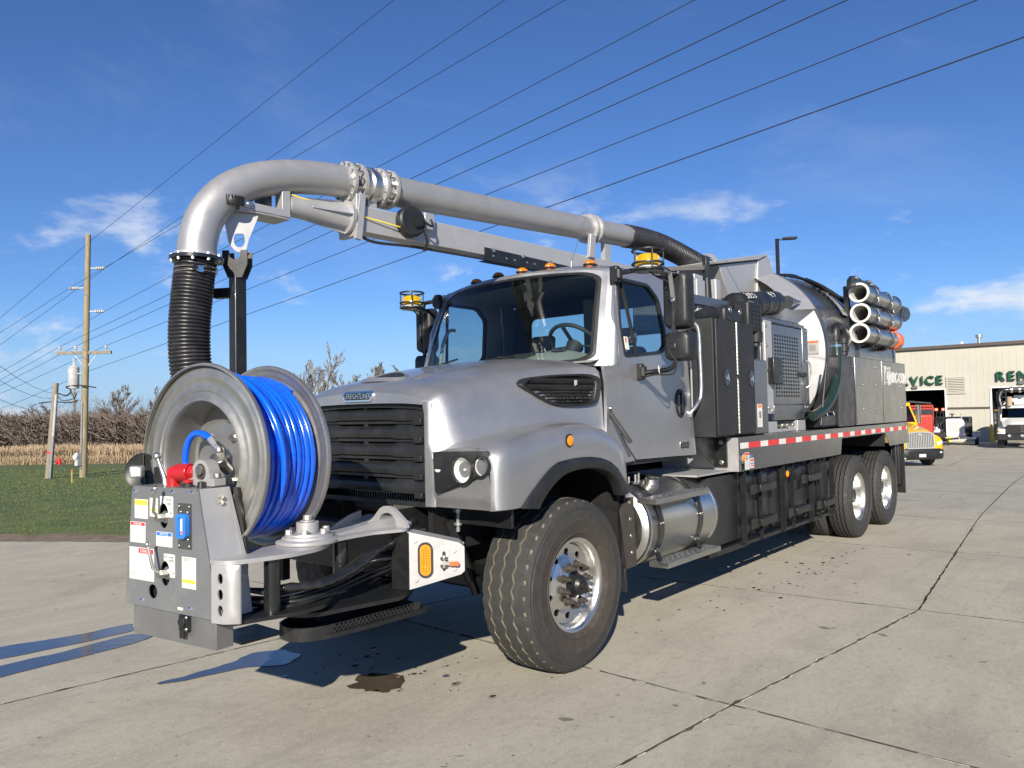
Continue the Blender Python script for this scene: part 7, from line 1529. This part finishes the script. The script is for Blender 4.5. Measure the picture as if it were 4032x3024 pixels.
g = G('plastic'); g.box(.9, 4.86, 1.585, 1.18, 5.36, 1.62); g.done('battery_lid', T, bevel=.006)
for y in (4.98, 5.22): g = G('chrome'); g.bar((1.182, y, 1.60), (1.182, y+.05, 1.56), .02, .01, (1,0,0)); g.done('lid_latch', T)
# tube rack: black frame on the truck
RK = empty('tube_rack', parent=T)
g = G('blackpaint'); g.box(1.0, 6.42, 2.28, 1.06, 6.50, 3.24); g.done('rack_upright', RK); g = G('blackpaint'); g.box(1.0, 7.6, 2.28, 1.06, 7.68, 3.2); g.done('rack_upright', RK)
for z in (3.135, 2.87, 2.605):
    for y in (6.84, 7.55): 
        g = G('blackpaint'); g.tube([(1.20+.128*cos(a), y, z+.128*sin(a)) for a in [2*pi*k/36 for k in range(36)]], .007, 5, closed=True); g.box(1.02, y-.03, z-.165, 1.24, y+.03, z-.135); g.done('tube_strap', RK, ang=60)
        g = G('chrome'); g.bar((1.328, y-.01, z-.03), (1.326, y+.02, z-.09), .02, .012, (1,0,0)); g.done('strap_buckle', RK)
g = G('blackpaint'); g.plate([(6.14, 3.15), (6.30, 3.20), (6.62, 3.25), (7.0, 3.262), (7.48, 3.262), (7.54, 3.29), (7.50, 3.325), (7.20, 3.352), (7.05, 3.380), (6.95, 3.35), (6.70, 3.335), (6.46, 3.36), (6.30, 3.345), (6.18, 3.28)], [], (1.12, 0, 0), (0,1,0), (0,0,1), .05); g.done('tailgate_arm', T, bevel=.01)
for y, z in ((6.42, 3.33), (7.03, 3.355), (7.15, 3.33)): g = G('galv'); g.cyl((1.17, y, z), (1.19, y, z), .025, n=14); g.done('arm_pin', T)
g = G('blackpaint'); g.plate(roundpoly([(8.2, 3.10), (8.50, 2.97), (9.0, 2.96), (9.28, 3.03), (9.38, 3.12), (9.25, 3.20), (8.9, 3.20), (8.5, 3.19), (8.2, 3.14)], .05, 3), [], (1.10, 0, 0), (0,1,0), (0,0,1), .06); g.plate(roundpoly([(8.7, 3.02), (9.05, 3.02), (9.22, 3.10), (9.1, 3.16), (8.8, 3.16)], .03, 3), [], (1.16, 0, 0), (0,1,0), (0,0,1), .01); g.done('tailgate_hinge', T, bevel=.006)
g = G('greymetal'); g.box(.78, 8.42, 1.45, 1.10, 8.60, 2.66); g.done('tailgate_frame', T, bevel=.02)
g = G('blackpaint'); g.box(-1.1, 8.56, 1.5, 1.0, 8.75, 3.2) if False else g.box(-.9, 8.5, .9, .9, 8.62, 1.4); g.done('rear_beam', T)
# the three loose suction tubes strapped in the rack
def stube(z, y0, ln, label, cap=None):
    R0 = empty('suction_tube', (1.20, y0, z), label=label, cat='tube', group='suction tubes in the rack')
    g = G('steeltube'); g.lathe([(.100, .0), (.128, .0), (.129, .012), (.124, .022), (.116, .03), (.116, ln-.06), (.128, ln-.045), (.130, ln-.02), (.126, ln), (.104, ln), (.100, ln*.5), (.104, .0)], (0,0,0), (0,1,0), 44, mats=['label', 'label', 'flatalu', 'steeltube', 'steeltube', 'steeltube', 'flatalu', 'flatalu', 'flatalu', 'dark', 'labelgrey']); g.done('pipe', R0, ang=35)
    if cap: g = G(cap); g.lathe([(.118, 0), (.130, .004), (.134, .02), (.134, .20), (.128, .215), (.117, .22)], (0, ln-.22, 0), (0,1,0), 44); g.done('end_band', R0)
    return R0
stube(3.135, 6.40, 1.68, 'top silver suction tube in the side rack'); stube(2.87, 6.43, 1.66, 'middle silver suction tube in the side rack'); stube(2.605, 6.36, 1.78, 'bottom silver suction tube with an orange end band', 'orange')
# ================================================================== vehicles in the yard
def small_wheel(g, x, y, z, R, W, s): 
    g.lathe([(R*.55, -W/2), (R*.92, -W/2), (R, -W*.36), (R, W*.36), (R*.92, W/2), (R*.55, W/2)], (x, y, z), (1,0,0), 28, mat='tyre'); g.lathe([(R*.55, s*W*.45), (R*.5, s*W*.2), (0, s*W*.25)], (x, y, z), (1,0,0), 24, mat='rimalu')
def yellow_truck():
    th = radians(-4); k = 1.65
    fx, fy = CAM.x+(-.86-CAM.x)*k, CAM.y+(18.95-CAM.y)*k
    R = empty('yellow_truck', (fx+.15, fy-.3, yardz(fy)), radians(46), label='yellow truck with tall chrome grille parked behind the silver truck', cat='truck')
    # local: front at y=0 facing -y, x across
    def hoodf(u, v):
        x = lerp(-1.12, 1.12, u); t = abs(x)/1.12; y = lerp(0, 1.55, v); zc = lerp(1.58, 1.92, v**.8); dr = .0 if t < .5 else .42*sstep((t-.5)/.5)*(1-.5*v); nose = .10*t**2; return (x*lerp(.93, 1.0, v), y+nose*(1-v), zc-dr-.05*(1-v)**6)
    g = G('yellowpaint'); g.grid(hoodf, 24, 12); g.done('hood', R, ang=60)
    for s in (-1, 1):
        g = G('yellowpaint'); rows_ = []
        for y in (.02, .06, .15, .4, .8, 1.2, 1.5):
            arch = .72+.34*math.exp(-((y-.95)/.35)**4); top = lerp(1.24, 1.42, y/1.5); o_ = .06*sstep((.2-y)/.2); rows_.append([(s*(1.02), y, top+.03), (s*(1.14-o_), y, top-.03), (s*(1.18-o_), y, top-.14), (s*(1.18-o_), y, min(arch, top-.16))])
        g.ring_loft(rows_, None, False, False); g.grid(lambda u, v: (s*lerp(.66, 1.125, u), -.01+.06*u**3+.03*v*v, lerp(.74, lerp(1.46, 1.22, u), v)), 6, 6); g.done('fender', R, ang=60)
        g = G('lens'); g.plate(roundpoly([(.80, 1.06), (1.07, 1.16), (1.10, 1.02), (.84, .92)], .03, 3), [], (0,0,0), (1,0,0), (0,0,1), .02, fn=lambda x, y, h: Vector((s*x, -.022-h+.20*max(0, x-.9), y))); g.done('headlight', R)
        g = G('tyre'); small_wheel(g, s*1.0, .98, .5, .5, .28, s); g.done('wheel', R)
        g = G('chrome'); g.cyl((s*1.18, 1.72, 1.9), (s*1.18, 1.72, 2.75), .10, n=16); g.done('exhaust_stack', R) if s > 0 else None
        g = G('blackpaint'); g.bar((s*1.05, .55, 1.28), (s*1.30, .30, 1.52), .03, .03); g.sph((s*1.32, .28, 1.55), .10, 12, None, (1, .5, 1)); g.done('fender_mirror', R)
    gr = empty('grille', parent=R)
    lp = roundpoly([(-.70, .80), (.70, .80), (.67, 1.50), (0, 1.58), (-.67, 1.50)], .14, 5); inn = roundpoly([(-.63, .86), (.63, .86), (.60, 1.45), (0, 1.52), (-.60, 1.45)], .10, 5)
    g = G('brightchrome'); g.plate(lp, [inn], (0, -.02, 0), (1,0,0), (0,0,1), .05); g.done('grille_surround', gr, bevel=.01); g = G('dark'); g.add([(x, .01, z) for x, z in inn], [tuple(range(len(inn)))]); g.done('grille_back', gr)
    for q in range(15): x = lerp(-.56, .56, q/14); g = G('brightchrome'); g.box(x-.022, -.05, .87, x+.022, -.01, 1.44+.06*(1-abs(x)/.56)); g.done('grille_bar', gr)
    g = G('brightchrome'); g.plate([(0, -.08), (.07, 0), (0, .08), (-.07, 0)], [], (0, -.05, 1.44), (1,0,0), (0,0,1), .02); g.done('badge', gr)
    g = G('plastic'); rows_ = []
    for x in (-1.22, -1.15, -.9, -.5, 0, .5, .9, 1.15, 1.22):
        y = -.16+.30*(abs(x)/1.22)**4; rows_.append([(x, y+.03, .80), (x, y-.02, .74), (x, y-.02, .44), (x, y+.06, .32), (x, y+.3, .32), (x, y+.3, .80)])
    g.ring_loft(rows_, None, True); g.done('bumper', R, ang=45)
    g = G('dark'); g.box(-.6, -.185, .58, .6, -.17, .70); g.done('bumper_intake', R)
    g = G('label'); g.box(-.16, -.20, .44, .16, -.19, .57); g.text('IN', (-.09, -.202, .505), (1,0,0), (0,0,1), .11, .001, 'labelprint'); g.done('number_plate', R) if False else (g.done('number_plate', R))
    g = G('lens'); g.box(-.95, -.10, .36, -.72, -.08, .46); g.done('fog_lamp', R); g = G('lens'); g.box(.80, -.09, .60, 1.0, -.05, .66); g.done('fog_lamp', R)
    g = G('yellowpaint'); g.box(-1.05, 1.62, .9, 1.05, 3.3, 1.95); g.box(-1.0, 2.05, 2.70, 1.0, 3.3, 2.86); g.box(-1.02, 3.2, 1.95, 1.02, 3.3, 2.7)
    for s in (-1, 1): g.box(s*.97, 2.9, 1.95, s*1.03, 3.2, 2.7); g.bar((s*1.0, 1.65, 1.95), (s*.97, 2.1, 2.72), .07, .07)
    g.done('cab', R, bevel=.02)
    g = G('glassblack'); g.add([(-.98, 1.66, 1.96), (.98, 1.66, 1.96), (.95, 2.08, 2.70), (-.95, 2.08, 2.70)], [(0,1,2,3)]); g.done('windshield', R)
    g = G('dark'); g.box(-.95, 2.6, 1.95, .95, 2.65, 2.7); g.done('cab_interior', R)
    g = G('amberbright'); 
    for x in (-.5, 0, .5): g.box(x-.06, 2.1, 2.86, x+.06, 2.2, 2.91)
    g.done('roof_lamps', R)
    return R
class _D(dict): pass
yellow_truck()
def red_truck():
    # dark red dump body of another vehicle, just behind the yellow truck inside the bay mouth
    k = 1.78; fx, fy = CAM.x+(-2.05-CAM.x)*1.62, 49.
    R = empty('red_truck', (-6.9, 46.5, yardz(46.5)), radians(14), label='red dump bodied truck behind the yellow truck', cat='truck')
    g = G('redtruck'); g.box(-1.15, 2.2, 1.3, 1.15, 6.8, 2.75); g.done('dump_body', R, bevel=.03)
    for y in (2.6, 3.6, 4.6, 5.6): g = G('redtruck'); g.box(1.15, y, 1.3, 1.24, y+.14, 2.75); g.done('body_rib', R)
    g = G('redtruck'); g.box(-1.2, 2.1, 2.75, 1.2, 6.9, 2.87); g.done('top_rail', R, bevel=.01); g = G('blackpaint'); g.box(-1.18, 2.05, 1.2, 1.18, 2.12, 2.6); g.done('bulkhead', R); g = G('plastic'); g.tube([(-1.1, 2.3, 2.95), (0, 2.35, 3.08), (1.1, 2.3, 2.95)], .09, 10); g.done('tarp_roll', R, ang=60)
    g = G('blackpaint'); g.box(-.5, .2, .7, .5, 6.8, 1.1); g.box(-1.0, 1.4, 1.1, 1.0, 2.0, 2.5); g.done('chassis', R)
    for k in range(4): g = G('dark'); g.cyl((.7, 1.39, 1.6+.25*k), (.7, 1.36, 1.6+.25*k), .07, n=12); g.done('gauge_port', R)
    g = G('redtruck'); g.box(-1.0, -.9, .9, 1.0, 1.3, 2.3); g.done('cab', R, bevel=.08)
    for s in (-1, 1):
        for y in (-.2, 4.6, 5.8): g = G('tyre'); small_wheel(g, s*1.0, y, .5, .5, .3, s); g.done('wheel', R)
    g = G('wire'); g.tube([(1.22, 2.2, 1.3), (1.45, 1.9, 1.9), (1.6, 1.7, 2.5)], .025, 6); g.done('tarp_arm', R)
red_truck()
def trailer():
    k = 1.8; x0, y0 = CAM.x+(-2.0-CAM.x)*k, CAM.y+(31.9-CAM.y)*k
    R = empty('jetter_trailer', (x0-.75, y0, yardz(y0)), radians(8), label='white equipment trailer with rounded engine hood and black tank', cat='trailer')
    g = G('white'); g.plate(roundpoly([(-.15, .62), (.95, .62), (1.05, .75), (1.02, 1.75), (.85, 1.95), (-.15, 1.95)], .12, 4), [], (0, -.3, 0), (1,0,0), (0,0,1), .9, fn=lambda x, y, h: Vector((x, -.3+h, y))); g.f = [q[::-1] for q in g.f]; g.done('engine_hood', R, bevel=.06, seg=3, ang=50)
    g = G('labelgrey'); g.box(.10, -.31, .98, .72, -.302, 1.75); g.done('radiator_grille', R)
    g = G('blackpaint'); g.cyl((-.9, 1.2, 1.30), (1.5, 1.2, 1.30), .78, n=28); g.done('water_tank', R, bevel=.04); g = G('blackpaint'); g.box(1.25, .55, .75, 1.45, 1.9, 2.0); g.done('tank_bulkhead', R, bevel=.1, seg=3)
    g = G('white'); g.box(-1.45, -.4, .45, 1.75, 2.3, .58); g.done('deck', R)
    for x in (-1.55, 1.75): g = G('white'); g.box(x-.28, .3, .85, x+.28, 1.6, .95); g.box(x-.28, .3, .55, x+.28, .34, .95); g.done('mudguard', R, bevel=.02); g = G('tyre'); small_wheel(g, x, .95, .38, .38, .24, 1 if x > 0 else -1); g.done('wheel', R)
    g = G('white'); g.box(-1.25, -.5, .75, -.55, .1, 1.2); g.box(-1.1, -.45, 1.2, -.7, .05, 1.35); g.done('pump_box', R, bevel=.03); g = G('plastic'); g.box(-1.1, -.8, .55, -.2, -.5, .95); g.done('tool_box', R, bevel=.03)
    for x in (-.75, -.30): g = G('blackpaint'); g.box(x-.025, -.2, .6, x+.025, -.15, 2.55); g.done('light_mast', R); g = G('orange'); g.box(x-.12, -.24, 2.55, x+.12, -.18, 2.75); g.box(x-.05, -.25, 2.6, x+.05, -.17, 2.7, 'white'); g.done('marker_light', R)
    g = G('blackpaint'); g.bar((-.75, -.17, 2.45), (-.3, -.17, 2.45), .04, .04); g.done('mast_bar', R); g = G('plastic'); g.cyl((.25, .1, 1.95), (.25, .1, 2.25), .05, n=10); g.cyl((.25, .1, 2.25), (.25, .1, 2.32), .17, n=14); g.done('intake_cap', R); g = G('galv'); g.cyl((.85, .1, 1.95), (.85, .1, 2.35), .05, n=10); g.done('exhaust_pipe', R)
    g = G('blackpaint'); g.bar((-.6, -.4, .50), (-.05, -1.9, .50), .10, .12); g.bar((.6, -.4, .50), (.05, -1.9, .50), .10, .12); g.bar((0, -1.8, .55), (0, -1.8, .0), .07, .07, (0,1,0)); g.done('drawbar', R); g = G('labelyellow'); g.box(-.12, -1.05, .42, .1, -1.0, .62); g.done('hitch_tag', R)
trailer()
def white_truck():
    k = 1.78; x0, y0 = CAM.x+(.72-CAM.x)*k, CAM.y+(29.3-CAM.y)*k
    R = empty('white_truck', (x0-.75, y0, yardz(y0)), radians(6), label='white vacuum truck parked before the right bay with a boom over its cab', cat='truck')
    def hoodf(u, v):
        x = lerp(-1.0, 1.0, u); t = abs(x); return (x*lerp(.80, .95, v), lerp(0, 1.4, v)+.08*t*t*(1-v), lerp(1.62, 1.98, v)-.16*sstep((t-.5)/.5)-.06*(1-v)**6)
    g = G('white'); g.grid(hoodf, 16, 10); 
    for s in (-1, 1): g.add([(s*.80, .08, 1.46), (s*.95, 1.4, 1.82), (s*1.0, 1.4, 1.3), (s*.85, .05, 1.2)], [(0,1,2,3)])
    g.done('hood', R, ang=60)
    for s in (-1, 1):
        g = G('white'); rows_ = []
        for y in (.0, .08, .3, .7, 1.1, 1.4): 
            top = lerp(1.28, 1.42, y/1.4); arch = .75+.38*math.exp(-((y-.8)/.42)**4); rows_.append([(s*.75, y, top+.02), (s*1.05, y, top), (s*1.18, y, top-.08), (s*1.2, y, min(arch, top-.12))])
        g.ring_loft(rows_, None, False, False); g.add([(s*.72, .0, 1.28), (s*1.12, .0, 1.26), (s*1.17, .02, .98), (s*.72, -.01, .95)], [(0,1,2,3)]); g.done('fender', R, ang=60)
        g = G('lens'); g.plate(roundpoly([(.78, 1.06), (1.12, 1.08), (1.13, 1.20), (.80, 1.22)], .03, 3), [], (0,0,0), (1,0,0), (0,0,1), .02, fn=lambda x, y, h: Vector((s*x, -.015-h, y))); g.box(s*1.02, -.05, 1.08, s*1.12, -.035, 1.2, 'amberbright'); g.done('headlight', R)
        g = G('tyre'); small_wheel(g, s*1.0, .8, .55, .55, .36, s); g.done('wheel', R)
        g = G('chrome'); g.box(s*1.22, 1.75, 1.85, s*1.36, 1.85, 2.35); g.box(s*1.22, 1.75, 1.55, s*1.36, 1.85, 1.80); g.done('mirror', R, bevel=.03); g = G('chrome'); g.cyl((s*1.06, 2.0, 1.2), (s*1.06, 2.0, 2.75), .09, n=14); g.done('exhaust_stack', R)
        g = G('beaconyellow'); g.cyl((s*1.25, 1.8, 2.42), (s*1.25, 1.8, 2.55), .1, n=14); g.done('beacon', R)
    gr = empty('grille', parent=R)
    g = G('plastic'); g.plate(roundpoly([(-.66, .98), (.66, .98), (.60, 1.56), (-.60, 1.56)], .05, 3), [], (0, .02, 0), (1,0,0), (0,0,1), .04); g.done('grille_panel', gr)
    for q in range(5): z = 1.06+.1*q; g = G('dark'); g.box(-.55, -.035, z, .55, -.0215, z+.05); g.done('grille_slot', gr)
    for q in range(4): z = 1.10+.12*q; g = G('chrome'); g.box(.12, -.05, z, .30, -.036, z+.022); g.done('grille_trim', gr)
    g = G('blackpaint'); g.box(-1.2, -.30, .55, 1.2, -.05, .96); g.done('bumper', R, bevel=.04); 
    for x in (-.5, .2, .7): g = G('galv'); g.cyl((x, -.3, .85), (x, -.42, .85), .09, n=12); g.done('hose_coupling', R)
    g = G('white'); g.box(-1.0, 1.4, 1.0, 1.0, 3.2, 1.98); g.box(-.95, 1.75, 2.62, .95, 3.2, 2.80); g.box(-.97, 3.1, 1.98, .97, 3.2, 2.62)
    for s in (-1, 1): g.bar((s*.97, 1.42, 1.98), (s*.92, 1.78, 2.66), .09, .09); g.box(s*.93, 2.7, 1.98, s*.99, 3.1, 2.62)
    g.done('cab', R, bevel=.04, seg=3); g = G('glassblack'); g.add([(-.93, 1.43, 1.99), (.93, 1.43, 1.99), (.88, 1.76, 2.63), (-.88, 1.76, 2.63)], [(0,1,2,3)]); g.done('windshield', R); g = G('dark'); g.box(-.92, 2.2, 1.95, .92, 2.25, 2.62); g.done('cab_interior', R)
    BMW = empty('boom', parent=R)
    g = G('blackpaint'); g.tube(smooth([(-.9, .6, 2.75), (-1.0, .7, 3.3), (-.85, .9, 3.75), (-.5, 1.1, 3.85), (1.6, 1.4, 3.9)], 5), .16, 14); g.done('boom_pipe', BMW, ang=60)
    for x in (-.35, .1, .5, .9): g = G('flatalu'); g.cyl((x, 1.18+.1*x, 3.86), (x+.12, 1.19+.1*x, 3.865), .21, n=16); g.done('coupling', BMW)
    g = G('blackpaint'); 
    for z in (2.75, 3.05, 3.35, 3.65): g.box(-1.15, .75, z, -.6, 1.1, z+.07)
    for x in (-1.15, -.65): g.box(x, .75, 2.6, x+.07, 1.1, 3.75)
    g.done('boom_cradle', BMW); g = G('reed'); g.cyl((-.45, 1.6, 2.8), (-.45, 1.6, 3.4), .16, n=16); g.done('filter_can', R); g = G('white'); g.box(-.2, 2.0, 2.85, 1.6, 3.0, 3.5); g.done('roof_box', R, bevel=.03)
    g = G('plastic'); g.box(-1.1, 3.3, 1.0, 1.1, 8.5, 1.3); g.done('chassis', R); g = G('white'); g.cyl((0, 3.8, 2.3), (0, 8.5, 2.3), 1.05, n=32); g.done('tank', R)
    for s in (-1, 1):
        for y in (6.0, 7.3): g = G('tyre'); small_wheel(g, s*1.0, y, .52, .52, .5, s); g.done('wheel', R)
white_truck()
